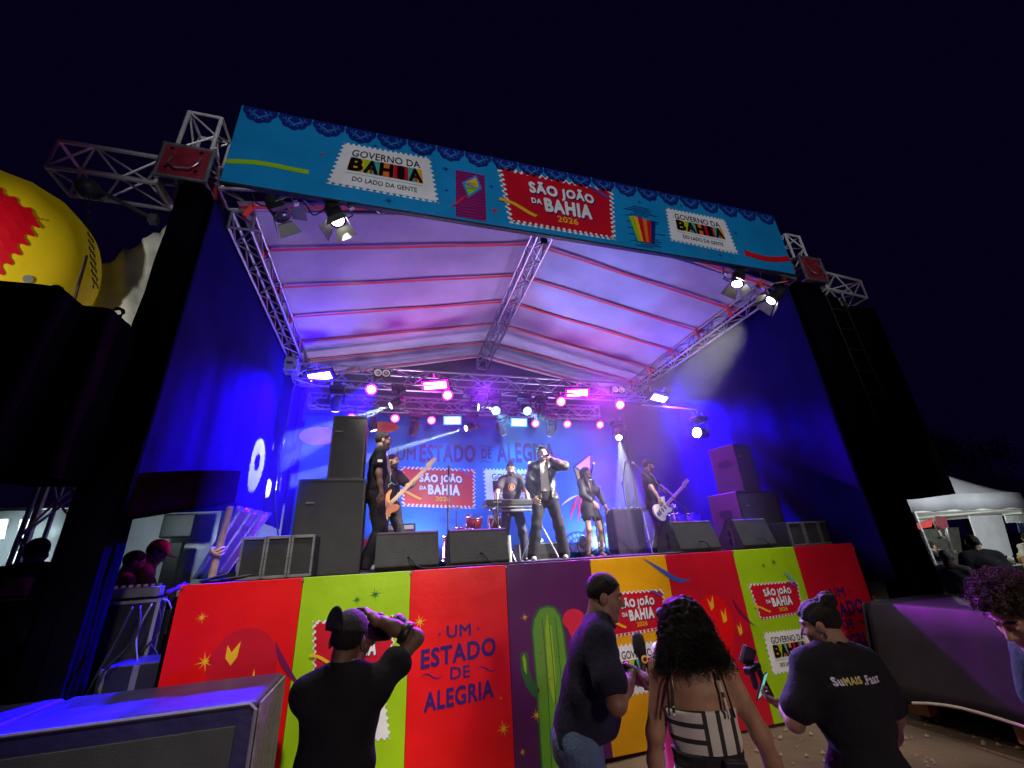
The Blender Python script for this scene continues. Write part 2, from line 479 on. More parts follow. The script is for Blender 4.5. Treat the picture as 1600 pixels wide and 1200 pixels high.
corner_block(8.92, 'red metal sleeve plate joining the trusses at the right corner')

# ------------------------------------------------------------------ wrapped corner columns, towers
def cloth_box(x0, x1, y0, y1, z0, z1, name='black_wrap', m=CLOTHBLACK, amp=.03, seed=0, taper=0):
    """hanging cloth wrapped round a post: rounded box with vertical folds"""
    r = random.Random(seed); ph = [r.uniform(0, 6) for _ in range(8)]
    n, k = 72, 16
    v = []; f = []
    px = 16 if 'tower' in m.name else 7
    cx, cy, hx, hy = (x0 + x1) / 2, (y0 + y1) / 2, (x1 - x0) / 2, (y1 - y0) / 2
    for j in range(k + 1):
        z = z1 + (z0 - z1) * j / k
        g = 1 + taper * j / k
        for i in range(n):
            a = 2 * math.pi * i / n
            c, s = math.cos(a), math.sin(a)
            q = (abs(c) ** px + abs(s) ** px) ** (-1 / px)
            fo = amp * (math.sin(a * 9 + ph[0] + .35 * math.sin(z * 1.3)) * .5 + .5 * math.sin(a * 17 + ph[1] + z * .4)) * (.4 + .6 * j / k) + .006 * math.sin(z * 7 + a * 3 + ph[2])
            v.append((cx + c * q * hx * g + c * fo, cy + s * q * hy * g + s * fo, z))
    for j in range(k):
        for i in range(n): f.append((j * n + i, (j + 1) * n + i, (j + 1) * n + (i + 1) % n, j * n + (i + 1) % n))
    f.append(tuple(range(n)))
    return MB().add(v, f)
for x0, x1, lb, sd in ((-.84, -.52, 'black cloth wrapped corner column left of the stage', 1), (8.50, 9.06, 'black cloth wrapped corner column right of the stage', 2)):
    t = thing('corner_column', lb, 'column', ((x0 + x1) / 2, -.1, 0), group='wrapped columns at the front corners')
    cx = (x0 + x1) / 2
    cloth_box(x0 - cx, x1 - cx, -.20, .20, .25, 6.12, amp=.018, seed=sd).build('cloth_wrap', CLOTHBLACK, t, smooth=True)
    MB().box((0, 0, .12), (.9, .9, .06)).build('base_plate', STEEL, t)
    for i in (-1, 1):
        for j in (-1, 1): MB().cyl((i * .11, j * .13, .15), (i * .11, j * .13, 6.1), .022).build('chord', ALU, t)

DKST = mat('dark_steel', (.015, .015, .018), .6, .2, .2, 9)
# open truss towers beside the columns
truss('bare truss tower standing left behind the silhouetted man', (-1.55, .9, 0), (-1.55, .9, 3.1), s=.34, r=.022, up=(0, 1, 0), group='bare truss towers')
def rung_tower(x, y, label, z0=2.42, z1=5.9):
    t = thing('speaker_array', label, 'loudspeaker', (x, y, 0))
    for i in (-1, 1):
        for j in (-1, 1): MB().cyl((i * .19, j * .19, z0), (i * .19, j * .19, z1), .014).build('chord', DKST, t)
    z = z0
    while z < z1:
        for j in (-1, 1): MB().cyl((-.19, j * .19, z), (.19, j * .19, z), .018, cap=False).build('rung', DKST, t)
        MB().box((0, 0, z + .19), (.36, .30, .26), taper=.92).build('speaker_element', CLOTHBLACK, t)
        z += .40
    return t
rung_tower(9.27, -.10, 'hanging line of dark speaker elements right of the wrapped column')

# ------------------------------------------------------------------ platform
st = thing('stage_platform', 'black stage platform behind the printed boards', 'stage', (0, 0, 0))
DECK = mat('black_stage_floor', (.02, .02, .022), .5, 0, .35, 3, .25, 25)
for i in range(8):
    for j in range(3):
        MB().box((.5 + i * 1.03 - .02, .14 + .95 + j * 1.9, H - .05), (1.02, 1.89, .09)).build('deck_board', DECK, st, bevel=.006)
MB().box((4.05, .06, H - .065), (8.16, .03, .05)).build('front_rail', STEEL, st)
for x in (.06, 2, 4, 6, 8.05):
    for y in (.2, 2.2, 4.2, 5.7):
        MB().cyl((x, y, -.03), (x, y, H - .11), .04).build('leg', STEEL, st)
MB().box((4.05, 5.85, .88), (8.2, .02, 1.8)).build('skirt', CLOTHBLACK, st)
MB().box((-.05, 2.9, .86), (.02, 5.6, 1.75)).build('skirt', CLOTHBLACK, st)
MB().box((8.2, 2.9, .86), (.02, 5.6, 1.75)).build('skirt', CLOTHBLACK, st)

# ------------------------------------------------------------------ printed front boards
fb = thing('stage_front_boards', 'row of printed colour boards across the stage front', 'stage banner', (0, 0, 0))
fmap = quadmap((0, 0, 0), (1, 0, 0), (0, 0, 1), (0, -1, 0))
pcol = ['scarlet', 'lime', 'scarlet', 'purple', 'amber', 'crim', 'lime', 'crim']
plab = ['bright red board at the left end', 'lime green board second from the left', 'red board with the four-line lettering', 'purple board with the cactus',
        'amber yellow board behind the interview', 'crimson board right of the yellow one', 'lime green board near the right end', 'crimson board at the right end']
for i in range(8):
    o = MB().box((i + .5 + (.03 if i == 7 else 0), .022, H / 2), (.997 + (.06 if i == 7 else 0), .035, H), ).build('panel', INK[pcol[i]], fb, bevel=.003)
    o['label'] = plab[i]
f = FL(lambda u, v, l=1: Vector((u, .0045 - .003 * l, v)))
FM = lambda u, v, l=1: Vector((u, .0035 - .003 * l, v))
def prt(name, ink, fn, parent=fb):
    q = FL(FM); fn(q); return q.build(name, INK[ink], parent)
# board 0
prt('star', 'yellow', lambda q: q.star(.22, 1.53, .055)); prt('star', 'yellow', lambda q: q.star(.31, 1.19, .085))
prt('balloon_drawing', 'crim', lambda q: q.disc(.60, 1.12, .27, .30, 1, 28).poly([(.42, .90), (.78, .90), (.66, .62), (.54, .62)], 1.0))
prt('flame_drawing', 'yellow', lambda q: q.poly([(.46, 1.30), (.50, 1.24), (.56, 1.32), (.55, 1.20), (.51, 1.14), (.46, 1.20)], 2).poly([(.62, 1.05), (.68, .98), (.70, 1.10), (.73, .94), (.64, .90), (.50, .88)], 2))
prt('ribbon', 'mauve', lambda q: q.line([(.84 + .03 * math.sin(t * 3) + .24 * t * t, 1.29 - .36 * t) for t in [i / 12 for i in range(13)]], .045, 2, True))
# board 1
prt('star', 'dgreen', lambda q: q.star(1.50, 1.575, .05)); prt('star', 'dgreen', lambda q: q.star(1.665, 1.61, .065))
saojoao(FM, [(1.18, .98), (1.84, .95), (1.90, 1.42), (1.12, 1.43)], fb, nx=13, ny=8)
governo(FM, [(1.16, .47), (1.88, .44), (1.79, .87), (1.20, .89)], fb, nx=13, ny=8)
# board 2
estado(FM, 2.12, .60, 2.86, 1.28, fb)
prt('star', 'yellow', lambda q: q.star(2.10, 1.335, .075)); prt('star', 'yellow', lambda q: q.star(2.905, .38, .075)); prt('star', 'yellow', lambda q: q.star(2.89, .62, .02))
# board 3: cactus
def cactus_body(q): q.poly([(3.27, 0.0), (3.27, .8), (3.26, 1.15), (3.29, 1.26), (3.35, 1.34), (3.43, 1.36), (3.51, 1.34), (3.57, 1.25), (3.59, 1.1), (3.61, .6), (3.62, 0)], 1)
prt('cactus_drawing', 'dgreen', lambda q: q.poly([(3.25, 0.0), (3.25, .8), (3.24, 1.16), (3.27, 1.28), (3.34, 1.36), (3.43, 1.38), (3.52, 1.36), (3.59, 1.27), (3.61, 1.1), (3.63, .6), (3.64, 0)], .5))
prt('cactus_drawing', 'cactus', cactus_body)
prt('cactus_drawing', 'green', lambda q: q.poly([(3.39, .7), (3.395, 1.15), (3.43, 1.31), (3.47, 1.15), (3.47, .7), (3.43, .5)], 1.6))
def cactus_arm(q): q.line([(3.27, .61), (3.24, .63), (3.19, .70), (3.15, .82), (3.15, .92)], .085, 1).disc(3.15, .93, .045, .05, 1)
prt('cactus_drawing', 'dgreen', cactus_arm)
prt('cactus_drawing', 'green', lambda q: q.poly([(3.13, .93), (3.15, .96), (3.165, .9), (3.165, .78), (3.14, .82)], 2).poly([(3.52, .72), (3.60, .80), (3.65, .86), (3.66, .78), (3.62, .66), (3.55, .62)], 2))
def cact_lines(q):
    for x in (3.355, 3.43, 3.505): q.line([(x + .02 * math.sin(z * 2) * 1.0, z) for z in [.02 + k * .124 for k in range(11)]], .008, 3)
    for (x, z) in ((3.33, .95), (3.46, 1.2), (3.40, .72), (3.47, .5), (3.42, .35), (3.36, .2), (3.51, .9)): q.star(x, z, .02, 3)
prt('cactus_drawing', 'dgreen', cact_lines)
prt('balloon_drawing', 'rose', lambda q: q.disc(3.73, 1.22, .13, .10, 1, 20).poly([(3.64, 1.16), (3.82, 1.16), (3.76, 1.02), (3.70, 1.02)], 1))
for x, z, r in ((3.18, 1.285, .05), (3.24, .44, .065), (3.08, .18, .04)): prt('star', 'yellow', lambda q: q.star(x, z, r))
# board 4
saojoao(FM, [(4.16, 1.00), (4.86, 1.03), (4.90, 1.44), (4.10, 1.45)], fb, nx=14, ny=8)
governo(FM, [(4.14, .46), (4.86, .48), (4.83, .93), (4.15, .94)], fb, nx=13, ny=8)
prt('ribbon', 'blue', lambda q: q.line([(4.70 + .62 * t + .03 * math.sin(t * 5), 1.77 - .25 * math.sin(t * 1.9) - .02 * t) for t in [i / 14 for i in range(15)]], .055, 2, True))
# board 5
prt('balloon_drawing', 'scarlet', lambda q: q.disc(5.52, 1.05, .25, .28, 1, 24).poly([(5.32, .86), (5.72, .86), (5.6, .58), (5.44, .58)], 1))
prt('flame_drawing', 'yellow', lambda q: q.poly([(5.46, 1.30), (5.5, 1.24), (5.55, 1.32), (5.54, 1.2), (5.49, 1.16)], 2).poly([(5.62, 1.16), (5.66, 1.1), (5.69, 1.18), (5.68, 1.04), (5.62, 1.02)], 2).poly([(5.80, .99), (5.84, .95), (5.86, 1.02), (5.86, .90), (5.81, .87)], 2))
prt('ribbon', 'mauve', lambda q: q.line([(5.83 + .05 * t + .18 * t * t, 1.27 - .32 * t) for t in [i / 10 for i in range(11)]], .03, 3, True))
# board 6
prt('star', 'dgreen', lambda q: q.star(6.42, 1.60, .045)); prt('star', 'dgreen', lambda q: q.star(6.60, 1.63, .06))
saojoao(FM, [(6.16, 1.00), (6.86, 1.02), (6.90, 1.40), (6.10, 1.41)], fb, nx=14, ny=8)
governo(FM, [(6.14, .44), (6.86, .46), (6.83, .87), (6.15, .88)], fb, nx=13, ny=8)
prt('ribbon', 'pblue', lambda q: q.line([(6.70 + .16 * t, 1.50 - .12 * t + .01 * math.sin(6 * t)) for t in [i / 8 for i in range(9)]], .03, 7, True))
# board 7
estado(FM, 7.14, .56, 7.88, 1.27, fb)
for k in range(9):
    o = MB().cyl((k * 1.0 if k else .02, .0, 1.78), (k * 1.0 if k else .02, -.008, 1.78), .012, n=6).build('bolt', STEEL, fb)

# ------------------------------------------------------------------ sign over the stage
sg = thing('stage_sign', 'long blue printed sign across the front of the stage roof', 'sign', (0, 0, 0))
xl, xr, zb, zt = -.44, 8.54, 6.275, 7.66
MB().box(((xl + xr) / 2, YF + .028, (zb + zt) / 2), (xr - xl, .04, zt - zb)).build('board', INK['sky'], sg, bevel=.004)
MB().box(((xl + xr) / 2, YF + .03, zb - .02), (xr - xl, .06, .03)).build('bottom_rail', BLACKM, sg)
SM = lambda u, v, l=1: Vector((u, YF + .006 - .003 * l, v))
nsc = 21
for k in range(nsc):
    w_ = (xr - xl) / nsc
    lace(SM, xl + .02 + k * (w_ - .001), zt - .008, w_, .30, sg)
def sp(name, ink, fn): q = FL(SM); fn(q); return q.build(name, INK[ink], sg)
sp('ribbon', 'green', lambda q: q.line([(-.43 + .93 * t, 6.60 + .09 * math.sin(t * 2.6) * (1 - t) + .0 * t + .06 * t) for t in [i / 14 for i in range(15)]], .075, 1))
sp('ribbon', 'red', lambda q: q.line([(7.50 + 1.02 * t, 6.58 - .07 * math.sin(t * 3.1) + .05 * t * t) for t in [i / 14 for i in range(15)]], .12, 1))
governo(SM, [(.72, 6.52), (2.20, 6.50), (2.06, 7.37), (.86, 7.34)], sg, nx=17, ny=10)
governo(SM, [(5.98, 6.56), (7.36, 6.50), (7.30, 7.29), (6.05, 7.30)], sg, nx=17, ny=10)
saojoao(SM, [(3.20, 6.36), (4.95, 6.36), (5.08, 7.46), (3.06, 7.48)], sg, nx=19, ny=11)
# kite drawing
sp('kite_ground', 'magenta', lambda q: q.rect(2.43, 6.32, 2.87, 7.22, 1))
def kstr(q):
    for k in range(17): q.line([(2.43 + .44 * t, 6.36 + k * .052 + .006 * math.sin(t * 9 + k)) for t in [i / 6 for i in range(7)]], .014, 2)
sp('kite_stripes', 'purple', kstr)
sp('kite', 'dsky', lambda q: q.poly([(2.52, 6.98), (2.74, 7.19), (2.82, 6.93), (2.61, 6.70)], 3))
sp('kite', 'yellow', lambda q: q.poly([(2.57, 6.985), (2.73, 7.13), (2.775, 6.93)], 4))
sp('kite', 'green', lambda q: q.poly([(2.56, 6.95), (2.755, 6.905), (2.62, 6.755)], 4))
sp('kite', 'navy', lambda q: q.line([(2.61 + .03 * k, 6.98 + .015 * (k % 2)) for k in range(5)], .012, 5))
sp('kite', 'navy', lambda q: q.line([(2.59 + .03 * k, 6.88 + .015 * (k % 2)) for k in range(5)], .012, 5))
sp('kite_tail', 'rose', lambda q: q.line([(2.62 - .26 * t, 6.72 - .10 * t - .16 * t * t + .02 * math.sin(t * 7)) for t in [i / 10 for i in range(11)]], .03, 5, True))
# accordion drawing
def astr(q):
    for k in range(20): q.line([(5.30 + .10 * math.sin(k * 2.1) + (.42 - .1 * math.cos(k * 1.3)) * t, 6.34 + k * .044) for t in [i / 4 for i in range(5)]], .016, 1)
sp('accordion_stripes', 'navy', astr)
for k, ink in enumerate(('green', 'yellow', 'red', 'orange', 'red', 'navy')):
    x = 5.30 + k * .08
    sp('accordion', ink, lambda q: q.poly([(x - .03 + k * .004, 6.93 + .02 * math.sin(k)), (x + .05 + k * .004, 6.95 - .012 * k), (x + .02 + (2.5 - k) * .03, 6.42), (x - .03 + (2.5 - k) * .03, 6.43)], 3 + (k % 2)))
for x, z, r, ink in ((.62, 7.02, .05, 'red'), (1.28, 7.38, .055, 'navy'), (2.28, 7.20, .07, 'navy'), (1.52, 6.40, .075, 'navy'), (2.30, 6.78, .04, 'navy'), (2.97, 7.02, .06, 'navy'),
                     (3.00, 6.55, .085, 'red'), (5.55, 7.30, .05, 'navy'), (6.40, 7.40, .05, 'navy'), (6.62, 6.42, .05, 'crim'), (6.95, 6.42, .05, 'navy'), (7.45, 7.00, .05, 'navy')):
    sp('star', ink, lambda q: q.star(x, z, r))

# ------------------------------------------------------------------ roof canopy with red straps
CANV = mat('white_roof_canvas', (.60, .58, .61), .75, 0, .26, 1.1, .6, 4)
rf = thing('stage_roof', 'white canvas gable roof over the stage with red straps', 'roof')
RZ, EZ = 7.10, 6.22
def roofz(x): return RZ - abs(x - 4.0) / (4.18 if x < 4 else 4.12) * (RZ - EZ)
def canopy(x0, x1, name):
    n, k = 26, 30; v = []; f = []
    for j in range(k + 1):
        y = -.08 + 5.58 * j / k
        for i in range(n + 1):
            x = x0 + (x1 - x0) * i / n
            sag = -.012 * abs(math.sin(math.pi * (y + .2) / .93)) ** .7 * math.sin(math.pi * i / n) - .006 * math.sin(x * 2.3 + y) * math.sin(y * 3.1)
            v.append((x, y, roofz(x) + sag))
    for j in range(k):
        for i in range(n):
            a = j * (n + 1) + i; f.append((a, a + 1, a + n + 2, a + n + 1))
    o = MB().add(v, f).build(name, CANV, rf, smooth=True)
    return o
canopy(-.3, 4.0, 'canvas_slope'); canopy(4.0, 8.25, 'canvas_slope')
STRAP = mat('red_strap', srgb(235, 60, 50), .6, 0, .1, 5)
for j, y in enumerate((-.02, .80, 1.72, 2.65, 3.6, 4.5, 5.3)):
    for x0, x1 in ((-.28, 3.93), (4.07, 8.22)):
        pts = []
        for i in range(15):
            x = x0 + (x1 - x0) * i / 14
            pts.append((x, y + .004 * math.sin(i * 1.1 + j), roofz(x) - .045))
        v = []; 
        for p in pts: v += [(p[0], p[1] - .028, p[2]), (p[0], p[1] + .028, p[2]), (p[0], p[1] + .028, p[2] + .004), (p[0], p[1] - .028, p[2] + .004)]
        f = []
        for i in range(14):
            for c in range(4): f.append((4 * i + c, 4 * i + (c + 1) % 4, 4 * i + 4 + (c + 1) % 4, 4 * i + 4 + c))
        MB().add(v, f).build('strap', STRAP, rf)
    for x in (-.27, 8.1):
        MB().box((x + (.1 if x < 4 else -.1), y, 6.12), (.05, .05, .24), (0, .3 if x < 4 else -.3, .4)).build('strap_wrap', STRAP, rf)
# closing gable at the back, dark to stand for the canopy's shaded rear
MB().add([(-.3, 5.52, 5.1), (8.25, 5.52, 5.1), (8.25, 5.52, EZ), (4, 5.52, RZ), (-.3, 5.52, EZ)], [(0, 1, 2, 3, 4)]).build('gable_cloth', mat('dark_gable_cloth', (.10, .09, .12), .9, 0, .3, 2, .4, 6), rf)
MB().box((4.0, .33, 6.72), (.10, .06, .16)).build('hoist_hook', BLACKM, rf)

# ------------------------------------------------------------------ curtains
CURT = mat('navy_black_curtain', (.011, .008, .10), .95, 0, .25, 1.6, .35, 7, spec=.02)  # black cloth; the blue lamp light is put into its base colour
def curtain(x, y0, y1, zbot, z1, m, amp=.012, dx=.0, ny=120, nz=18, fr=5.5):
    v = []; f = []
    for j in range(nz + 1):
        for i in range(ny + 1):
            y = y0 + (y1 - y0) * i / ny
            zb_ = zbot(y)
            z = z1 + (zb_ - z1) * j / nz
            fold = amp * (math.sin(y * fr + .5 * math.sin(y * 1.7)) + .5 * math.sin(y * fr * 2.1 + 1 + z * .15)) * (.35 + .65 * j / nz)
            v.append((x + fold + dx * j / nz, y, z))
    for j in range(nz):
        for i in range(ny):
            a = j * (ny + 1) + i; f.append((a, a + ny + 1, a + ny + 2, a + 1))
    mb = MB().add(v, f)
    return mb
def solid(o, th=.012):
    s = o.modifiers.new('t', 'SOLIDIFY'); s.thickness = th; s.offset = 0; return o
cl = curtain(-.44, -.25, 5.6, lambda y: 2.42 + .13 * min(max(y, 0), 2.3) + .0 * y, 6.02, CURT).build('side_curtain', CURT, smooth=True)
tag(solid(cl), 'tall side curtain lit blue on the left side of the stage', 'curtain', 'curtains closing the stage sides')
cr = curtain(8.30, -.25, 5.6, lambda y: 1.30 if y < .6 else 1.30 + min(.6, (y - .6)) * .3, 6.05, CURT).build('side_curtain', CURT, smooth=True)
tag(solid(cr), 'tall side curtain lit blue on the right side of the stage', 'curtain', 'curtains closing the stage sides')
v = []; f = []
n, k = 60, 6
for j in range(k + 1):
    for i in range(n + 1):
        y = -.35 + 2.6 * i / n
        zt_ = 2.72 + .235 * max(0, y + .35) ** .9; zb2 = 2.33 + .19 * (y + .35)
        z = zt_ + (zb2 - zt_) * j / k
        v.append((-.365 + .008 * math.sin(y * 5) + .003 * math.sin(y * 13 + 1), y, z))
for j in range(k):
    for i in range(n):
        a = j * (n + 1) + i; f.append((a, a + n + 1, a + n + 2, a + 1))
tag(solid(MB().add(v, f).build('side_drape', mat('dull_black_drape', (.006, .0024, .0006), .95, 0, .4, 2, .5, 9, spec=0), smooth=True)), 'short dull black drape pinned along the foot of the left curtain', 'drape')
# black back wall cloth
def wall_y(y, x0, x1, z0, z1, amp, fr, m, name, nx=140, nz=10, ph=0):
    v = []; f = []
    for j in range(nz + 1):
        for i in range(nx + 1):
            x = x0 + (x1 - x0) * i / nx
            z = z1 + (z0 - z1) * j / nz
            v.append((x, y + amp * (math.sin(x * fr + ph + .7 * math.sin(x)) + .5 * math.sin(x * fr * 2.3)) * (.3 + .7 * j / nz), z))
    for j in range(nz):
        for i in range(nx):
            a = j * (nx + 1) + i; f.append((a, a + nx + 1, a + nx + 2, a + 1))
    return MB().add(v, f).build(name, m, smooth=True)
tag(solid(wall_y(5.72, -.42, 8.32, H, 6.1, .02, 5, CURT, 'rear_curtain')), 'dark curtain closing the back of the stage behind the backdrop', 'curtain')

# ------------------------------------------------------------------ printed backdrop
bd = thing('printed_backdrop', 'blue printed backdrop hanging behind the band', 'backdrop')
def bdy(x, z): return 5.50 + .0012 * math.sin(x * 3.1 + .8 * math.sin(z))
v = []; f = []; n, k = 160, 12
for j in range(k + 1):
    for i in range(n + 1):
        x = -.22 + 8.1 * i / n; z = 5.32 - (5.32 - 1.84) * j / k
        v.append((x, bdy(x, z), z))
for j in range(k):
    for i in range(n):
        a = j * (n + 1) + i; f.append((a, a + n + 1, a + n + 2, a + 1))
solid(MB().add(v, f).build('cloth', INK['bsky'], bd, smooth=True), .004)
BM = lambda u, v, l=1: Vector((u, bdy(u, v) - .006 - .005 * l, v))
def bp_(name, ink, fn): q = FL(BM); fn(q); return q.build(name, INK[ink], bd)
bp_('lettering', 'indigo', lambda q: q.text('UM', 1.88, 4.18, 2.33, 4.50, 1, .02))
bp_('lettering', 'indigo', lambda q: q.text('ESTADO', 2.42, 4.14, 3.80, 4.60, 1, .04))
bp_('lettering', 'indigo', lambda q: q.text('DE', 3.96, 4.24, 4.22, 4.50, 1, .02).line([(3.92 + .34 * t, 4.56 + .02 * math.sin(6 * t)) for t in [i / 8 for i in range(9)]], .02).line([(3.92 + .34 * t, 4.16 + .02 * math.sin(6 * t)) for t in [i / 8 for i in range(9)]], .02))
bp_('lettering', 'indigo', lambda q: q.text('ALEGRIA', 4.36, 4.14, 5.95, 4.68, 1, .04))
saojoao(BM, [(2.05, 3.12), (3.78, 3.02), (3.80, 3.98), (1.98, 4.05)], bd, year='2026', nx=18, ny=10)
governo(BM, [(4.02, 3.05), (5.7, 3.05), (5.66, 3.98), (3.98, 4.0)], bd, nx=18, ny=10)
bp_('kite', 'lime', lambda q: q.poly([(6.48, 4.02), (6.82, 3.75), (6.62, 3.3)], 1)); bp_('kite', 'white', lambda q: q.poly([(6.52, 4.05), (6.98, 4.35), (6.88, 3.78)], 1))
bp_('kite', 'navy', lambda q: q.line([(6.44, 4.05), (6.60, 3.25), (6.92, 3.75), (7.02, 4.42), (6.46, 4.05), (6.92, 3.75)], .04, 2))
bp_('kite_tail', 'rose', lambda q: q.line([(6.55 - .35 * t, 3.3 - .25 * t - .35 * t * t) for t in [i / 10 for i in range(11)]], .07, 2, True).line([(6.6 - .2 * t, 3.3 - .35 * t - .3 * t * t) for t in [i / 10 for i in range(11)]], .06, 2, True))
bp_('kite_tail', 'white', lambda q: q.line([(6.5 - .5 * t, 3.3 - .1 * t - .15 * t * t) for t in [i / 10 for i in range(11)]], .05, 2, True))
bp_('balloon_drawing', 'orange', lambda q: q.disc(.12, 4.75, .42, .22, 1).disc(1.55, 5.0, .35, .14, 1))
bp_('lace_print', 'navy', lambda q: q.disc(7.15, 2.0, .75, .75, 1, 30, 0, 180).disc(6.35, 1.95, .5, .45, 1, 24, 0, 180).disc(.5, 1.9, .6, .45, 1, 24, 0, 180))
def lpat(q):
    for cx, r0 in ((7.15, .75), (6.35, .45)):
        for k in range(9):
            a = RAD(15 + k * 18)
            q.disc(cx + r0 * .78 * math.cos(a), 1.98 + r0 * .78 * math.sin(a), .05, .05, 2, 8)
            q.line([(cx + r0 * (.3 + .3 * t) * math.cos(a + .12 * math.sin(t * 6)), 1.98 + r0 * (.3 + .3 * t) * math.sin(a + .12 * math.sin(t * 6))) for t in [i / 6 for i in range(7)]], .03, 2)
bp_('lace_print', 'dsky', lpat)
for s_ in ((.5, .9),):
    bp_('flag_print', 'red', lambda q: q.rect(1.05, 2.0, 1.5, 2.45, 1)); bp_('flag_print', 'indigo', lambda q: q.star(1.28, 2.22, .15, 2))
# ------------------------------------------------------------------ lighting rig
def emis(name, col, s): return mat(name, (.02, .02, .02), .4, 0, 0, emit=col, estr=s)
def aim(loc, target):
    """matrix whose -Z axis looks from loc to target"""
    q = (Vector(target) - Vector(loc)).to_track_quat('-Z', 'Y')
    return Matrix.Translation(Vector(loc)) @ q.to_matrix().to_4x4()
def place(t, M): t.matrix_world = M
def led_panel(loc, target, label, col, scol, power, w=.52, h=.17, size=110):
    t = thing('led_panel', label, 'stage light', group='rectangular LED wash panels')
    place(t, aim(loc, target))
    MB().box((0, 0, .05), (w + .05, h + .05, .10)).build('housing', BLACKM, t, bevel=.008)
    E = emis('led_' + '%02d%02d%02d' % tuple(int(c * 99) for c in col), col, 16)
    MB().box((0, 0, .0), (w + .07, h + .06, .010)).build('bezel', emis('bezel_%02d%02d' % (int(scol[0] * 99), int(scol[2] * 99)), scol, 3.2), t)  # glowing plate round the lens, its colour standing in for the halo
    MB().box((0, 0, -.008), (w * .94, h * .9, .012)).build('lens_face', E, t)
    for i in range(1, 12): MB().box((-w / 2 + w * i / 12, 0, -.014), (.005, h, .006)).build('divider', BLACKP, t)
    for i in range(1, 4): MB().box((0, -h / 2 + h * i / 4, -.014), (w, .005, .006)).build('divider', BLACKP, t)
    MB().tube([(-w / 2 - .04, 0, .05), (-w / 2 - .05, h / 2 + .10, .05), (w / 2 + .05, h / 2 + .10, .05), (w / 2 + .04, 0, .05)], .012).build('yoke', BLACKM, t)
    MB().cyl((0, h / 2 + .08, .05), (0, h / 2 + .2, .05), .025).build('clamp', STEEL, t)
    L = lamp('wash_lamp', 'SPOT', t.matrix_world @ Vector((0, 0, -.05)), target, scol, power, size, 1.0, .12)
    lamp('panel_glow', 'POINT', t.matrix_world @ Vector((0, 0, -.12)), None, scol, (power * .1 if power < 800 else 150) if power > 300 else power * .1, radius=.12)  # extra point light added so the smoke glows around the panel
    return t
def par_light(loc, target, label, col, scol, power, r=.095, size=40, glow=5):
    t = thing('par_light', label, 'stage light', group='round LED par lights')
    place(t, aim(loc, target))
    MB().lathe([(r * .62, .20), (r * .95, .16), (r * 1.08, .02), (r * 1.1, -.03), (r * 1.02, -.03), (r * 1.0, -.0)], (0, 0, 0), (0, 0, 1), 18).build('can', BLACKM, t, True)
    MB().lathe([(r * 1.22, 0.006), (r * 1.22, -.006)], (0, 0, -.03), (0, 0, 1), 18).build('lens_face', emis('par_core', (1, .02, .42), 1.7), t)  # red face drawn wider than the can; its glowing rim imitates a halo
    E = emis('par_%02d%02d%02d' % tuple(int(c * 99) for c in col), col, glow)
    for ring, n in ((0, 1), (.42, 6), (.78, 11)):
        for k in range(n):
            a = 2 * math.pi * k / n
            MB().lathe([(r * .16, 0), (r * .13, -.012), (.004, -.016)], (r * ring * math.cos(a), r * ring * math.sin(a), -.040), (0, 0, 1), 7).build('led_lens', E, t)
    MB().tube([(-r * 1.12, 0, .08), (-r * 1.2, r * 1.5, .08), (r * 1.2, r * 1.5, .08), (r * 1.12, 0, .08)], .009).build('yoke', BLACKM, t)
    MB().cyl((0, r * 1.4, .08), (0, r * 2.2, .08), .02).build('clamp', STEEL, t)
    if power: lamp('par_lamp', 'SPOT', t.matrix_world @ Vector((0, 0, -.05)), target, scol, power, size, .5, .06)
    return t
def moving_head(loc, target, label, col=None, power=0, size=9, glow=40, r=.075, group='moving head beam lights', blend=.25, gobo=None):
    """hangs from the truss: base box, U yoke, barrel head that tilts to its target"""
    loc = Vector(loc)
    t = thing('moving_head', label, 'stage light', loc, group=group)
    d = (Vector(target) - loc).normalized()
    yaw = math.atan2(d.y, d.x) - math.pi / 2
    MB().box((0, 0, .30), (.30, .24, .10)).build('base', BLACKP, t, bevel=.012)
    for s in (-.11, .11): MB().cyl((s, 0, .36), (s, 0, .46), .022).build('clamp', STEEL, t)
    Rz = Matrix.Rotation(yaw, 4, 'Z')
    MB().tube([Rz @ Vector(p) for p in ((-.145, 0, -.02), (-.15, 0, .17), (-.12, 0, .22), (.12, 0, .22), (.15, 0, .17), (.145, 0, -.02))], .024).build('yoke', BLACKP, t)
    MB().lathe([(.06, -.16), (.095, -.13), (.115, -.02), (.105, .09), (.082, .15), (.088, .17), (.075, .172)], (0, 0, 0), d, 16).build('head', BLACKP, t, True)
    lens = emis('beam_%02d%02d%02d_%d' % (*[int(c * 99) for c in col], glow), col, glow) if col else mat('unlit_lens', (.05, .05, .06), .05, 0, 0, coat=1)
    MB().lathe([(r, .166), (r, .178), (r * .6, .186)], (0, 0, 0), d, 18).build('lens', lens, t, True)
    if power:
        L = lamp('beam_lamp', 'SPOT', loc + d * .21, target, col, power, size, blend, .02)
    return t
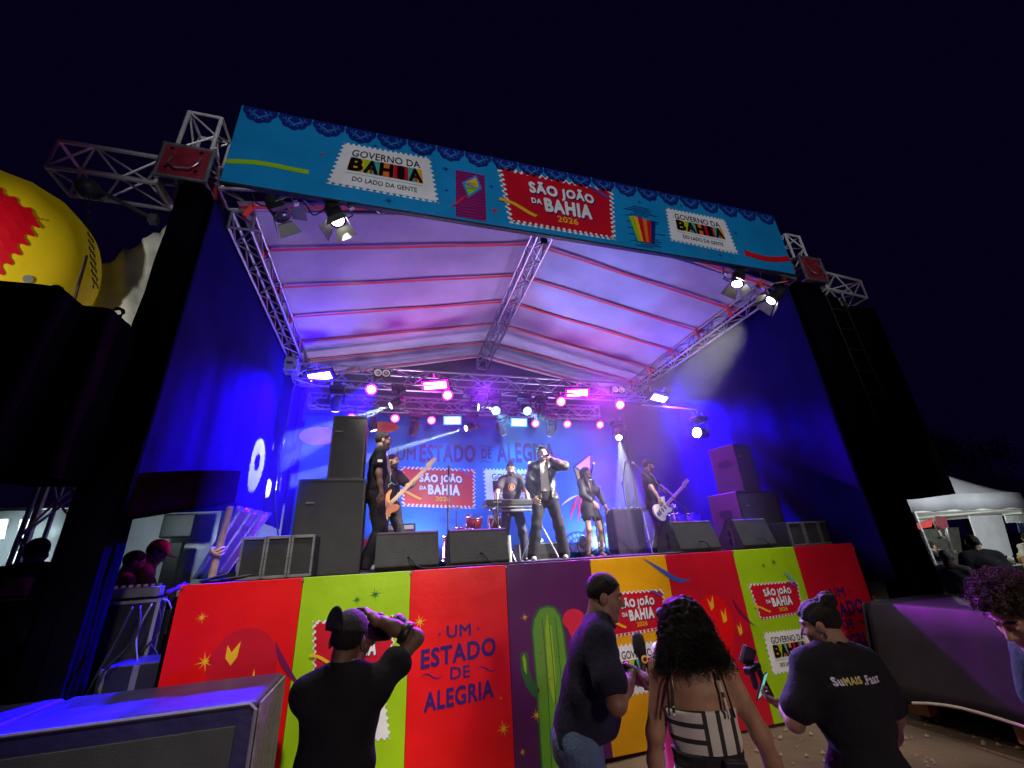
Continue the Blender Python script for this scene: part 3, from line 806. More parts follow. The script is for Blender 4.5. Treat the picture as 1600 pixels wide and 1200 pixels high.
def fresnel(loc, target, label, lit, power=0, doors=(50, 35, 60, 40), col=(1, .93, .78), size=50):
    t = thing('fresnel_spotlight', label, 'spotlight', group='spotlights with barn doors under the sign')
    place(t, aim(loc, target) @ Matrix.Scale(.82, 4))
    MB().lathe([(.07, .34), (.10, .32), (.12, .20), (.125, 0), (.135, -.02), (.135, -.035), (.115, -.035)], (0, 0, 0), (0, 0, 1), 20).build('housing', BLACKM, t, True)
    for k in range(4): MB().box((0, .115, .10 + k * .045), (.10, .03, .012)).build('cooling_fin', BLACKM, t)
    MB().lathe([(.112, -.01), (.112, -.03), (.06, -.045), (.01, -.05)], (0, 0, 0), (0, 0, 1), 20).build('lens', emis('tungsten_lens', col, 34) if lit else mat('unlit_lens', (.05, .05, .06), .05, 0, 0, coat=1), t, True)
    DM = mat('barn_door_metal', (.10, .10, .10), .5, .3, .2, 8)
    for k, a in enumerate(doors):
        c, s = math.cos(RAD(a)), math.sin(RAD(a))
        Rk = Matrix.Rotation(math.pi / 2 * k, 4, 'Z')
        L = .20
        v = [(-.11, .13, -.04), (.11, .13, -.04), (.17, .13 + L * c, -.04 - L * s), (-.17, .13 + L * c, -.04 - L * s)]
        v += [(x, y + .004, z + .004) for x, y, z in v]
        MB().add([Rk @ Vector(p) for p in v], [(0, 1, 2, 3), (7, 6, 5, 4), (0, 4, 5, 1), (1, 5, 6, 2), (2, 6, 7, 3), (3, 7, 4, 0)]).build('barn_door', DM, t)
    MB().tube([(-.14, 0, .12), (-.16, .16, .12), (-.15, .24, .12), (.15, .24, .12), (.16, .16, .12), (.14, 0, .12)], .012).build('yoke', BLACKM, t)
    MB().box((0, .28, .12), (.06, .08, .06)).build('clamp', STEEL, t)
    if power: lamp('fresnel_lamp', 'SPOT', t.matrix_world @ Vector((0, 0, -.07)), target, col, power, size, .7, .08)
    return t
def blinder(loc, label):
    t = thing('blinder_light', label, 'stage light', loc, group='two-lamp blinders in the front truss')
    MB().box((0, .05, 0), (.36, .10, .19)).build('housing', BLACKM, t, bevel=.01)
    for s in (-1, 1):
        MB().lathe([(.075, 0), (.078, -.02), (.05, .012), (.015, .02)], (s * .085, 0, 0), (0, 1, 0), 18).build('reflector', mat('lamp_reflector', (.8, .75, .68), .25, .6, .1, 5, emit=(1, .8, .6), estr=.35), t, True)
        MB().lathe([(.018, .0), (.018, -.035), (.004, -.04)], (s * .085, 0, 0), (0, 1, 0), 10).build('bulb', WHITEPL, t, True)
    return t

BLU = (.015, .0, 1.0); MAG = (1.0, .0, .85); CYA = (.25, .75, 1.0); RED_ = (1.0, .03, .35); WHT = (.92, .96, 1.0)
Y1, Y2 = 3.86, 4.86
# panels
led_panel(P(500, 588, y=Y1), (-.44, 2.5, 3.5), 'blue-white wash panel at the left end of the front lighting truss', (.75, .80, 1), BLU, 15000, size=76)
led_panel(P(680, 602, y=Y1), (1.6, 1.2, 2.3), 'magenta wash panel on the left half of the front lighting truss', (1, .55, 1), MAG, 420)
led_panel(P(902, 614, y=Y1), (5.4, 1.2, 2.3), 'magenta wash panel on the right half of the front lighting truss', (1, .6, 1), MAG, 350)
lamp('magenta_back_lamp', 'SPOT', P(902, 614, y=Y1) + Vector((0, .15, -.1)), (7.9, 5.5, 2.9), MAG, 3500, 46, .9, .1)  # added spot with no fixture, spreads magenta over the right rear
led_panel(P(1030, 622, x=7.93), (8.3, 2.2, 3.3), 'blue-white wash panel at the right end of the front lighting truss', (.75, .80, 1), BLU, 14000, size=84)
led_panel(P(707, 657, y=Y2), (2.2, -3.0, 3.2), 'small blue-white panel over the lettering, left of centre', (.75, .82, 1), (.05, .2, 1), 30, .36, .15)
lamp('backdrop_wash', 'SPOT', P(707, 657, y=Y2) + Vector((0, -.1, -.1)), (2.2, 5.4, 2.6), (.05, .30, 1), 170, 120, 1.0, .12)  # separate spots added without fixtures to light the backdrop
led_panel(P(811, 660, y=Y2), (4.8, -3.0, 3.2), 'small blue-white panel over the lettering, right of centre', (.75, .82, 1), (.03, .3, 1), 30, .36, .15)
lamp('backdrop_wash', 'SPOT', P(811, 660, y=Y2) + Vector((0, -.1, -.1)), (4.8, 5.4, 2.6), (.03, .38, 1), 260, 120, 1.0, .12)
# pars
pars = [(580, 608, Y1, 'white-red par on the front truss left of the magenta panel', 'w'), (699, 617, Y1, 'white-red par just under the left magenta panel', 'w'),
        (876, 627, Y1, 'red-white par left of the right magenta panel', 'w'), (968, 632, Y1, 'red-white par right of the right magenta panel', 'w'),
        (549, 652, Y2, 'pink par above the tall black speaker', 'p'), (617, 653, Y2, 'pink par second from the left on the rear truss', 'p'),
        (674, 656, Y2, 'pink par third from the left on the rear truss', 'p'), (836, 661, Y2, 'pink par beside the small right panel', 'p'),
        (886, 662, Y2, 'pink par between the singer and the kite', 'p'), (937, 663, Y2, 'pink par at the right end of the rear row', 'p')]
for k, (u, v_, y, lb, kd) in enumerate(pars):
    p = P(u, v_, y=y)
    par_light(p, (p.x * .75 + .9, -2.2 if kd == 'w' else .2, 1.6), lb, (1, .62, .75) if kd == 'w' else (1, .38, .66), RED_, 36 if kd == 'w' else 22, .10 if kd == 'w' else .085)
# moving heads
mh = [(735, 634, Y1, (8.2, 3.2, 4.6), 'moving head glaring white left of the two cyan ones', (.5, .85, 1), 40000, 8, 40, .075),
      (772, 637, Y1, (4.0, .0, 2.2), 'moving head with a cyan face, left of the pair', (.25, .8, 1), 2500, 22, 4, .095),
      (820, 638, Y1, (4.9, .0, 2.4), 'moving head with a cyan face, right of the pair', (.25, .8, 1), 2500, 22, 4, .095),
      (846, 642, Y1, (4.6, 5.3, 2.0), 'unlit moving head turned down right of the cyan pair', None, 0, 9, 0, .07),
      (525, 628, Y1, (.6, 4.6, 3.2), 'moving head tipped down beside the left truss end', (.8, .85, 1), 20000, 5, 5, .07),
      (622, 628, Y1, (-.44, 3.4, 3.7), 'moving head throwing the ring pattern on the left curtain', (.75, .85, 1), 0, 7, 5, .07),
      (581, 660, Y2, (2.3, 5.4, 2.0), 'moving head pointing straight down over the bassist', (.7, .9, 1), 30000, 4, 14, .065),
      (648, 668, Y2, (1.4, 5.4, 1.9), 'unlit moving head between the pink pars', None, 0, 9, 0, .07),
      (738, 665, Y2, (-.44, 4.2, 3.35), 'moving head with a long beam crossing over the lettering', (.65, .9, 1), 160000, 4.5, 40, .065),
      (783, 668, Y2, (5.2, 5.3, 3.0), 'unlit moving head beside the small right panel', (.4, .5, .7), 0, 9, 2, .07),
      (862, 670, Y2, (5.45, 5.5, 4.05), 'moving head hanging right above the singer', (.25, .7, 1), 16000, 12, 8, .07),
      (966, 677, Y2, (6.2, 2.6, 1.9), 'moving head with a pale beam over the backing singer', (.75, .85, 1), 16000, 15, 30, .075)]
for (u, v_, y, tg, lb, c, pw, sz, gl, r) in mh:
    moving_head(P(u, v_, y=y) + Vector((0, 0, -.02)), tg, lb, c, pw, sz, gl, r)
moving_head(P(1097, 677, x=8.0), (3.2, 1.0, 4.0), 'white moving head alone on the right curtain', (.9, .9, 1), 200, 12, 40, .10)
MB().tube([Vector((8.0, 4.2, 5.4)), P(1097, 672, x=8.0) + Vector((0, 0, .45)), P(1097, 677, x=8.0) + Vector((0, 0, .44))], .02).build('x', STEEL)
o = bpy.data.objects['x']; o.name = 'side_pole'; tag(o, 'thin steel arm holding the lone white light at the right curtain', 'light arm')
# floor moving heads behind the band throwing light at roof and backdrop
def floor_head(loc, target, label, col, power, size=14, glow=30):
    t = thing('floor_light', label, 'stage light', loc, group='beam lights standing on the stage floor')
    d = (Vector(target) - Vector(loc)).normalized()
    MB().box((0, 0, -.24), (.30, .26, .12)).build('base', BLACKP, t, bevel=.012)
    MB().tube([(-.15, 0, .02), (-.15, 0, -.14), (-.12, 0, -.19), (.12, 0, -.19), (.15, 0, -.14), (.15, 0, .02)], .024).build('yoke', BLACKP, t)
    MB().lathe([(.06, -.14), (.11, -.08), (.115, .06), (.09, .13), (.08, .132)], (0, 0, 0), d, 16).build('head', BLACKP, t, True)
    MB().lathe([(.075, .128), (.07, .142)], (0, 0, 0), d, 16).build('lens', emis('floor_%02d%02d%02d' % tuple(int(c * 99) for c in col), col, glow), t, True)
    lamp('floor_lamp', 'SPOT', Vector(loc) + d * .16, target, col, power, size, .6, .03)
floor_head((6.15, 4.75, 2.12), (6.75, 5.45, 3.9), 'floor beam light washing the backdrop behind the backing singer', (.45, .8, 1), 95, 40)
floor_head((7.35, 4.55, 2.12), (7.0, 5.6, 2.3), 'floor beam light blasting white-cyan behind the percussion', (.45, .85, 1), 180, 55)
floor_head((5.1, 4.9, 2.12), (5.6, 1.6, 6.75), 'floor beam light behind the singer pointed at the roof', (.10, .25, 1), 900, 30)
for x, c in ((2.2, (.64, .46, .86)), (6.6, (.46, .36, .92))):
    lamp('uplight_bar', 'AREA', (x, 5.15, 2.0), (4.0 + (x - 4) * .6, 1.6, 6.9), c, 190, radius=.9)  # unseen area lights added to brighten the roof canvas
lamp('crowd_wash', 'SPOT', (1.4, 3.7, 5.45), (.05, -.75, 1.1), (.01, .0, 1), 75000, 24, .9, .08)  # fixtureless spots added at the truss; this one tints the cabinet top blue
lamp('crowd_wash', 'SPOT', (3.6, 3.7, 5.45), (2.6, -2.9, 1.5), (.30, .02, 1), 5000, 40, .8, .08)  # added purple spill over the crowd, as is the next
lamp('crowd_wash', 'SPOT', (6.4, 3.7, 5.45), (5.0, -2.9, 1.3), (.50, .02, .9), 5000, 78, .9, .08)
lamp('face_lamp', 'SPOT', P(527, 343, y=-.20) + Vector((.1, .1, -.1)), (2.0, 1.8, 2.75), (1, .93, .85), 1900, 26, .9, .06)  # extra spots added at the burning spotlights to brighten the performers
lamp('face_lamp', 'SPOT', P(1152, 442, y=-.20) + Vector((0, .1, -.1)), (6.1, 2.6, 2.75), (1, .93, .88), 2200, 20, .9, .06)
# small clear pool of light behind the singer
lamp('backdrop_lamp', 'SPOT', P(862, 670, y=Y2) + Vector((0, 0, -.3)), (5.75, 5.5, 4.15), (.45, .8, 1), 22, 34, .9, .05)
# spotlights under the sign
fresnel(P(440, 335, y=-.25), (2.4, -.2, 3.0), 'spotlight with its lamp off and barn doors spread, left end of the sign', False, 0, (20, 60, 70, 30))
fresnel(P(527, 343, y=-.20), (2.7, -.8, 2.0), 'spotlight burning warm white beside the dark one', True, 520, (85, 60, 40, 75), size=85)
fresnel(P(1152, 442, y=-.20), (5.3, .1, 2.0), 'spotlight burning cool white under the right end of the sign', True, 560, (70, 40, 60, 40), (.85, .95, 1), size=85)
fresnel(P(1206, 468, y=-.20), (4.4, 1.8, 2.7), 'spotlight tipped away next to the right curtain', True, 9000, (60, 40, 60, 30), (1, .93, .85), size=34)
blinder(P(597, 583, y=3.84), 'pair of round blinder lamps in the front truss, left')
blinder(P(966, 609, y=3.84), 'pair of round blinder lamps in the front truss, right')
# dangling cables
def cable(pts, r, label, m=CABLE, cat='cable', group=None, n=24, par=None):
    """smooth tube through the points"""
    pts = [Vector(p) for p in pts]; out = []
    for i in range(len(pts) - 1):
        p0, p1, p2, p3 = pts[max(i - 1, 0)], pts[i], pts[i + 1], pts[min(i + 2, len(pts) - 1)]
        k = max(3, n // (len(pts) - 1))
        for j in range(k):
            t = j / k
            out.append(.5 * ((2 * p1) + (p2 - p0) * t + (2 * p0 - 5 * p1 + 4 * p2 - p3) * t * t + (3 * p1 - p0 - 3 * p2 + p3) * t ** 3))
    out.append(pts[-1])
    o = MB().tube(out, r, 5).build('cable', m, par, True)
    if par is None: tag(o, label, cat, group)
    return o
q = lambda u, v, y=-.2: P(u, v, y=y)
cable([q(392, 296), q(402, 318), q(425, 322), q(440, 318)], .010, 'black cable looping to the unlit spotlight under the sign')
cable([q(460, 300), q(478, 320), q(488, 335), q(500, 332), q(516, 318)], .010, 'black cable looping to the warm spotlight under the sign')
cable([q(430, 300), q(450, 308), q(480, 306), q(515, 312)], .010, 'black cable strung flat between the two left spotlights')
cable([q(1130, 418), q(1132, 432), q(1142, 436), q(1150, 430)], .010, 'black cable looping to the cool spotlight under the right end')
rb = MB(); prev = None
pts = []
for k in range(60):
    x = .1 + 6.6 * k / 59
    pts.append((x, 4.84, 5.26 - .03 * abs(math.sin(k * .9)) + .01 * math.sin(k * 2.3)))
cable(pts, .012, 'black power cable tied along the rear lighting truss', n=60)
cable([(x, 3.87, 5.47 - .03 * abs(math.sin(x * 3.3))) for x in [-.1 + .27 * k for k in range(30)]], .013, 'black power cable tied along the front lighting truss', n=60)
cable([(-.20, 3.87, 5.45), (-.24, 3.95, 4.6), (-.30, 4.1, 3.4), (-.2, 4.3, 2.6), (.1, 4.2, 1.85)], .014, 'thin cable dropping down the left curtain from the truss')
# boxes / hoist on truss
t = thing('truss_sleeve', 'grey sleeve block where the lighting truss meets the left side', 'corner block', P(455, 572, y=3.9))
MB().box((0, 0, 0), (.30, .30, .30)).build('body', mat('grey_casting', (.35, .35, .37), .5, .4, .2, 7), t, bevel=.02)
for sx in (-.1, .1):
    for sz in (-.1, .1): MB().cyl((sx, -.15, sz), (sx, -.165, sz), .02).build('bolt', CHROME, t)
MB().box((0, -.153, .01), (.12, .01, .05)).build('slot', BLACKM, t)
# gobo ring on the left curtain
ld = lamp('ring_pattern_lamp', 'SPOT', P(622, 628, y=Y1) + Vector((-.2, 0, -.1)), P(402, 722, x=-.44), (.75, .9, 1.0), 26000, 22, 0.0, .005)
ld.data.use_nodes = True
nt = ld.data.node_tree
em = nt.nodes['Emission']
tc = nt.nodes.new('ShaderNodeTexCoord')
sep = nt.nodes.new('ShaderNodeSeparateXYZ'); nt.links.new(tc.outputs['Normal'], sep.inputs[0])
def mth(op, a, b=None):
    n = nt.nodes.new('ShaderNodeMath'); n.operation = op
    for i, x in enumerate((a, b)):
        if x is None: continue
        if isinstance(x, (int, float)): n.inputs[i].default_value = x
        else: nt.links.new(x, n.inputs[i])
    return n.outputs[0]
gx = mth('DIVIDE', sep.outputs[0], mth('ABSOLUTE', sep.outputs[2])); gy = mth('DIVIDE', sep.outputs[1], mth('ABSOLUTE', sep.outputs[2]))
r_ = mth('SQRT', mth('ADD', mth('MULTIPLY', gx, gx), mth('MULTIPLY', gy, gy)))
ang = mth('ARCTAN2', gy, gx)
wv = mth('MULTIPLY', mth('SINE', mth('MULTIPLY', ang, 26)), .008)
rr = mth('ADD', r_, wv)
ring = mth('MULTIPLY', mth('GREATER_THAN', r_, .050), mth('LESS_THAN', rr, .150))
em.inputs['Color'].default_value = (.75, .9, 1, 1)
nt.links.new(mth('MULTIPLY', ring, 1.0), em.inputs['Strength'])
for (u, v_) in ((427, 698), (437, 762), (438, 748)):
    l2 = lamp('dot_pattern_lamp', 'SPOT', P(622, 628, y=Y1) + Vector((-.2, 0, -.1)), P(u, v_, x=-.44), (.95, 1, .9), 9000, 3.0, 0.15, .004)
# stage smoke hanging under the roof
def smoke(dens):
    m = bpy.data.materials.new('stage_smoke'); m.use_nodes = True
    n = m.node_tree; n.nodes.clear()
    o = n.nodes.new('ShaderNodeOutputMaterial'); p = n.nodes.new('ShaderNodeVolumePrincipled')
    p.inputs['Density'].default_value = dens; p.inputs['Color'].default_value = (.92, .94, 1, 1); p.inputs['Anisotropy'].default_value = .3
    n.links.new(p.outputs[0], o.inputs['Volume'])
    h = MB().box((3.95, 2.78, 3.95), (8.1, 5.24, 4.1)).build('stage_smoke', m)
    tag(h, 'thin stage smoke hanging in the air under the roof', None, None, 'stuff')
smoke(.008)
# ------------------------------------------------------------------ loudspeakers and stage gear
GRILLE = mat('speaker_grille', (.05, .05, .054), .55, .3, .25, 9, 1.0, 330)
FRAME = mat('grey_worn_frame', (.17, .17, .18), .6, .1, .3, 10)
def speaker_box(c, d, label, rz=0, grilles=0, handles=True, group=None, m=None):
    """c = centre of the base; d = (w, depth, h); front faces -Y"""
    t = thing('loudspeaker', label, 'loudspeaker', c, rz, group)
    w, dp, h = d
    MB().box((0, 0, h / 2), (w, dp, h)).build('cabinet', m or BLACKCARPET, t, bevel=.012)
    if grilles:
        gw = w / grilles
        for k in range(grilles):
            x = -w / 2 + gw * (k + .5)
            MB().box((x, -dp / 2 - .004, h / 2), (gw * .80, .016, h * .82)).build('grille', GRILLE, t, bevel=.003)
            for s in (-1, 1):
                MB().box((x + s * gw * .44, -dp / 2 - .010, h / 2), (gw * .09, .024, h * .96)).build('frame', FRAME, t, bevel=.003)
                MB().box((x, -dp / 2 - .010, h / 2 + s * h * .455), (gw * .78, .024, h * .07)).build('frame', FRAME, t, bevel=.003)
            for sx in (-1, 1):
                for sz in (-.8, 0, .8): MB().cyl((x + sx * gw * .44, -dp / 2 - .02, h / 2 + sz * h * .45), (x + sx * gw * .44, -dp / 2 - .028, h / 2 + sz * h * .45), .008, n=6).build('screw', STEEL, t)
    else:
        for s in (-1, 1):
            MB().box((s * (w / 2 - .012), -dp / 2 - .002, h / 2), (.02, .012, h * .985)).build('edge_strip', BLACKP, t)
            MB().box((0, -dp / 2 - .002, h / 2 + s * (h / 2 - .012)), (w - .05, .012, .02)).build('edge_strip', BLACKP, t)
        if handles:
            for s in (-1, 1): MB().box((s * (w / 2 + .001), 0, h * .62), (.008, .22, .11)).build('handle', BLACKP, t)
            MB().box((-w * .3, -dp / 2 - .008, h * .74), (.09, .006, .018)).build('badge', FRAME, t)
    return t
speaker_box((.66, .72, H), (.70, .60, .42), 'low loudspeaker with three grey-framed grilles at the left end', 0, 3, group='low grille loudspeakers at the stage ends')
speaker_box((1.08, 1.10, H), (.76, .62, 1.08), 'big black loudspeaker cabinet carrying the tall one, left of stage')
speaker_box((1.20, 1.12, H + 1.085), (.42, .50, .84), 'tall black loudspeaker standing on the big cabinet, left of stage')
speaker_box((7.98, .78, H), (.90, .55, .34), 'low loudspeaker with three dark grilles at the right end', 0, 3, group='low grille loudspeakers at the stage ends')
speaker_box((7.62, 1.30, H), (.95, .6, .88), 'wide black loudspeaker carrying the narrow one, right of stage', .12)
speaker_box((7.72, 1.42, H + .885), (.50, .50, .84), 'narrow black loudspeaker on top of the wide one, right of stage', .25)

def wedge(c, w, label, rz=0, dp=.46, h=.415):
    t = thing('stage_monitor', label, 'stage monitor', c, rz, 'floor monitors along the stage front')
    # profile in YZ, seen from the audience: back side upright, slopes to the performer (+Y)
    prof = [(-dp / 2 + .03, 0), (-dp / 2, .05), (-dp / 2 + .09, h - .02), (-dp / 2 + .12, h), (-dp / 2 + .22, h), (dp / 2, .14), (dp / 2, 0)]
    M = Matrix.Rotation(RAD(90), 4, 'Z')
    MB().prism(prof, w, M).build('cabinet', mat('monitor_paint', (.040, .040, .042), .62, 0, .3, 7, 1.0, 150), t, bevel=.008)
    MB().add([(-w * .46, -dp / 2 + .235, h - .015), (w * .46, -dp / 2 + .235, h - .015), (w * .46, dp / 2 + .006, .155), (-w * .46, dp / 2 + .006, .155)], [(0, 1, 2, 3)]).build('grille', GRILLE, t)
    for s in (-1, 1):
        for z in (.11, .22):
            MB().lathe([(.052, 0), (.05, -.01), (.03, -.012)], (s * (w / 2 + .004), -.03, z), (s, 0, 0), 10).build('handle', mat('port_black', (.004, .004, .004), .8, 0, 0), t)
        MB().box((s * (w / 2 + .004), -dp / 2 + .16, h * .45), (.008, .04, h * .78)).build('end_plate', mat('monitor_paint', (.06, .06, .062)), t)
    MB().lathe([(.022, 0), (.02, .012), (.01, .014)], (.0, -dp / 2 + .045, .14), (0, -1, .2), 10).build('socket', FRAME, t)
    MB().lathe([(.022, 0), (.02, .012), (.01, .014)], (.07, -dp / 2 + .045, .14), (0, -1, .2), 10).build('socket', FRAME, t)
    cable([(0, -dp / 2 + .04, .14), (.03, -dp / 2 - .05, .13), (.09, -dp / 2 - .07, .05), (.2, -dp / 2 - .05, .012), (.38, -dp / 2 - .02, .01)], .009, '', par=t).name = 'speaker_cable'
    return t
wedge((1.98, .62, H), .68, 'floor monitor beside the standing man, leftmost of the wedges')
wedge((2.80, .60, H), .68, 'floor monitor left of the singer, second of the wedges')
wedge((5.86, .66, H), .72, 'floor monitor in front of the guitarist with purple-lit end', .12)
wedge((6.90, .68, H), .62, 'floor monitor in front of the wide black loudspeaker', .06)

def mic_stand(base, label, top=1.25, boom=None, mic=True, rz=0):
    """tripod stand; boom = end point offset of the arm"""
    t = thing('microphone_stand', label, 'mic stand', base, rz)
    for k in range(3):
        a = 2.1 * k + .4
        MB().cyl((0, 0, .16), (.26 * math.cos(a), .26 * math.sin(a), .012), .008, n=6).build('leg', BLACKM, t)
    MB().cyl((0, 0, .06), (0, 0, top * .6), .013).build('pole', BLACKM, t)
    MB().cyl((0, 0, top * .6), (0, 0, top), .009).build('pole', BLACKM, t)
    MB().cyl((0, 0, top * .58), (0, 0, top * .64), .02).build('collar', BLACKP, t)
    e = Vector((0, 0, top))
    if boom:
        e = Vector((0, 0, top)) + Vector(boom)
        MB().cyl(Vector((0, 0, top)) - Vector(boom) * .3, e, .008, n=6).build('boom_arm', BLACKM, t)
        MB().cyl((-.02, 0, top), (.02, 0, top), .02).build('collar', BLACKP, t)
    if mic:
        d = (Vector(boom).normalized() if boom else Vector((0, -.4, .9)).normalized())
        m = MB().cyl(e, e + d * .15, .012, .016, 8).build('microphone', BLACKP, t)
        MB().lathe([(.012, 0), (.024, .018), (.026, .036), (.016, .055), (.004, .06)], e + d * .14, d, 10).build('mic_head', FRAME, m, True)
    return t
pp = lambda u, v, y: P(u, v, y=y)
def onstage(u, y): q_ = pp(u, 868, y); return (q_.x, y, H)
mic_stand(onstage(700, 1.9), 'mic stand in front of the red stamp on the backdrop', 1.3)
mic_stand(onstage(838, 3.3), 'boom mic stand leaning up to the lettering behind the singer', 1.15, (-.35, .0, .62))
mic_stand(onstage(937, 2.35), 'mic stand right in front of the backing singer', 1.32, (.02, -.05, .12))
mic_stand(onstage(948, 2.55), 'lower mic stand crossing the backing singer', 1.05)
mic_stand(onstage(990, 3.4), 'mic stand behind the guitarist', 1.45, (.10, 0, .28))
mic_stand(onstage(1085, 2.0), 'boom mic stand in front of the guitarist face', .75, (-.72, .1, .72))
mic_stand(onstage(780, 1.6), 'mic stand beside the keyboard', 1.0, None, False)

# keyboard on stand
kx = pp(806, 790, 2.35)
t = thing('keyboard', 'black stage keyboard in front of the player in the printed tee', 'keyboard', (kx.x, 2.35, H + .93), .04)
MB().box((0, 0, 0), (1.10, .34, .09)).build('body', BLACKP, t, bevel=.012)
MB().box((0, .05, .05), (1.06, .20, .012), (-.15, 0, 0)).build('control_panel', mat('dark_panel', (.03, .03, .035), .35, 0, .1, 9), t)
for k in range(30): MB().box((-.50 + k * .0345, -.105 + .21, .052), (.031, .12, .012)).build('key', WHITEPL, t)
MB().box((-.38, -.172, .012), (.14, .004, .018)).build('badge', WHITEPL, t)
for k in range(5): MB().cyl((-.1 + k * .07, .02, .055), (-.1 + k * .07, .02, .07), .012).build('knob', FRAME, t)
t = thing('keyboard_stand', 'two-tier grey stand under the stage keyboard', 'keyboard stand', (kx.x, 2.38, H), .04)
for s in (-1, 1):
    for s2 in (-1, 1): MB().cyl((s * .38 - s2 * .28, s2 * .16, .02), (s * .38 + s2 * .05, -s2 * .05, .86), .014).build('leg', STEEL, t)
    MB().cyl((s * .40, -.2, .86), (s * .40, .2, .86), .016).build('arm', STEEL, t)
MB().cyl((-.46, -.19, .80), (.46, -.19, .80), .02).build('cross_bar', FRAME, t)
MB().box((0, -.16, .87), (1.14, .05, .025)).build('lower_shelf', FRAME, t)
# drum kit
dk = pp(760, 800, 3.9)
RDRUM = mat('red_drum_shell', (.42, .015, .03), .22, .1, .1, 8, coat=.6)
SKIN_D = mat('drum_skin', (.75, .74, .72), .5, 0, .1, 8)
t = thing('drum_kit', 'red drum kit half hidden behind the keyboard', 'drum kit', (dk.x, 4.2, H))
def drum(c, ax, r, h, skin=True):
    o = MB().lathe([(r, -h / 2), (r, h / 2)], c, ax, 22).build('drum_shell', RDRUM, t, True)
    for e in (-1, 1): MB().lathe([(r * 1.03, e * h / 2 - .012), (r * 1.05, e * h / 2), (r * 1.03, e * h / 2 + .012), (r * .95, e * h / 2 + .012)], c, ax, 22).build('hoop', CHROME, o, True)
    MB().lathe([(r * .97, h / 2 + .004), (r * .96, h / 2 + .008)], c, ax, 22).build('drum_skin', SKIN_D, o)
    d, u, w = frame(ax)
    for k in range(6):
        a = k * 1.047
        p = Vector(c) + (u * math.cos(a) + w * math.sin(a)) * (r * 1.02)
        MB().cyl(p - d * h * .36, p + d * h * .36, .007, n=5).build('lug', CHROME, o)
drum((.05, .3, .30), (0, -1, .0), .28, .36)
k_ = bpy.data.objects.new('x', None); bpy.data.objects.remove(k_)
MB().lathe([(.27, .0), (.27, .004)], (.05, .11, .30), (0, -1, 0), 22).build('black_kick_skin', BLACKP, t)
drum((-.22, -.05, .80), (.1, -.35, 1), .17, .24); drum((.25, .0, .80), (-.1, -.3, 1), .16, .22); drum((-.62, .1, .34), (0, -.1, 1), .21, .46); drum((-.45, -.22, .62), (.1, -.2, 1), .18, .15)
for p, r in (((-.55, .15, 1.12), .22), ((.55, .15, 1.10), .24)):
    MB().cyl((p[0], p[1], .02), p, .011).build('cymbal_pole', CHROME, t)
    MB().lathe([(.02, .03), (.05, .018), (r, 0), (r, -.003)], p, (.1, -.15, 1), 22).build('cymbal', mat('cymbal_brass', (.55, .38, .12), .28, .9, .1, 12), t, True)
qf = FL(lambda u, v, l=1: Vector((u, .100 - .003 * l, v)))
# percussion table at the right, cloth hung in front
px_ = pp(962, 790, 3.1)
t = thing('percussion_table', 'dark cloth draped percussion table beside the backing singer', 'table', (px_.x + .15, 3.1, H))
cloth_box(-.34, .34, -.2, .2, .02, .86, amp=.02, seed=5).build('cloth', mat('indigo_cloth', (.03, .02, .06), .8, 0, .3, 3, .4, 8), t, smooth=True)
for k in range(5): MB().cyl((-.28 + k * .14, -.1, .87), (-.28 + k * .14, -.1, .89 + .02 * (k % 2)), .03).build('percussion_toy', STEEL, t)
t = thing('stand_rack', 'folding steel rack with a mixer on top behind the guitarist', 'rack', onstage(1008, 3.6))
for s in (-.26, .26):
    for yy in (-.15, .15): MB().cyl((s * 1.1, yy, 0), (s * .9, yy, .86), .014).build('leg', ALU, t)
for z in (.25, .55): MB().cyl((-.27, -.15, z), (.27, -.15, z), .012).build('cross_bar', ALU, t)
MB().box((0, 0, .90), (.66, .38, .06)).build('mixer', BLACKP, t, bevel=.008)
for k in range(12): MB().cyl((-.27 + .05 * k, -.1 + .07 * (k % 3), .93), (-.27 + .05 * k, -.1 + .07 * (k % 3), .95), .012, n=6).build('knob', WHITEPL if k % 3 else REDMETAL, t)
def conga(c, label, r=.16, h=.62):
    t = thing('conga_drum', label, 'drum', c, 0, 'tall hand drums at the right')
    MB().lathe([(r * .72, .12), (r * 1.05, .42), (r, h + .12)], (0, 0, 0), (0, 0, 1), 22).build('shell', mat('violet_shell', (.10, .03, .18), .2, .3, .1, 8, coat=.5), t, True)
    MB().lathe([(r * 1.04, h + .10), (r * 1.06, h + .125), (r * 1.0, h + .14)], (0, 0, 0), (0, 0, 1), 22).build('hoop', CHROME, t, True)
    MB().lathe([(r * .98, h + .13), (r * .97, h + .135)], (0, 0, 0), (0, 0, 1), 22).build('drum_skin', SKIN_D, t)
    for k in range(6):
        a = k * 1.047; MB().cyl((r * 1.05 * math.cos(a), r * 1.05 * math.sin(a), .42), (r * 1.05 * math.cos(a), r * 1.05 * math.sin(a), h + .12), .008, n=5).build('lug', CHROME, t)
    for k in range(3):
        a = k * 2.1; MB().cyl((r * .6 * math.cos(a), r * .6 * math.sin(a), .13), (r * 1.3 * math.cos(a), r * 1.3 * math.sin(a), .0), .012).build('leg', STEEL, t)
conga(onstage(1070, 3.2), 'violet hand drum with chrome hoop behind the guitarist, left one')
conga((onstage(1070, 3.2)[0] + .42, 3.25, H), 'violet hand drum with chrome hoop behind the guitarist, right one')
t = thing('snare_table', 'small silver drum on a stand beside the guitar neck', 'drum', onstage(1066, 2.9))
MB().lathe([(.17, .78), (.17, .90), (.16, .905)], (0, 0, 0), (0, 0, 1), 20).build('shell', CHROME, t, True)
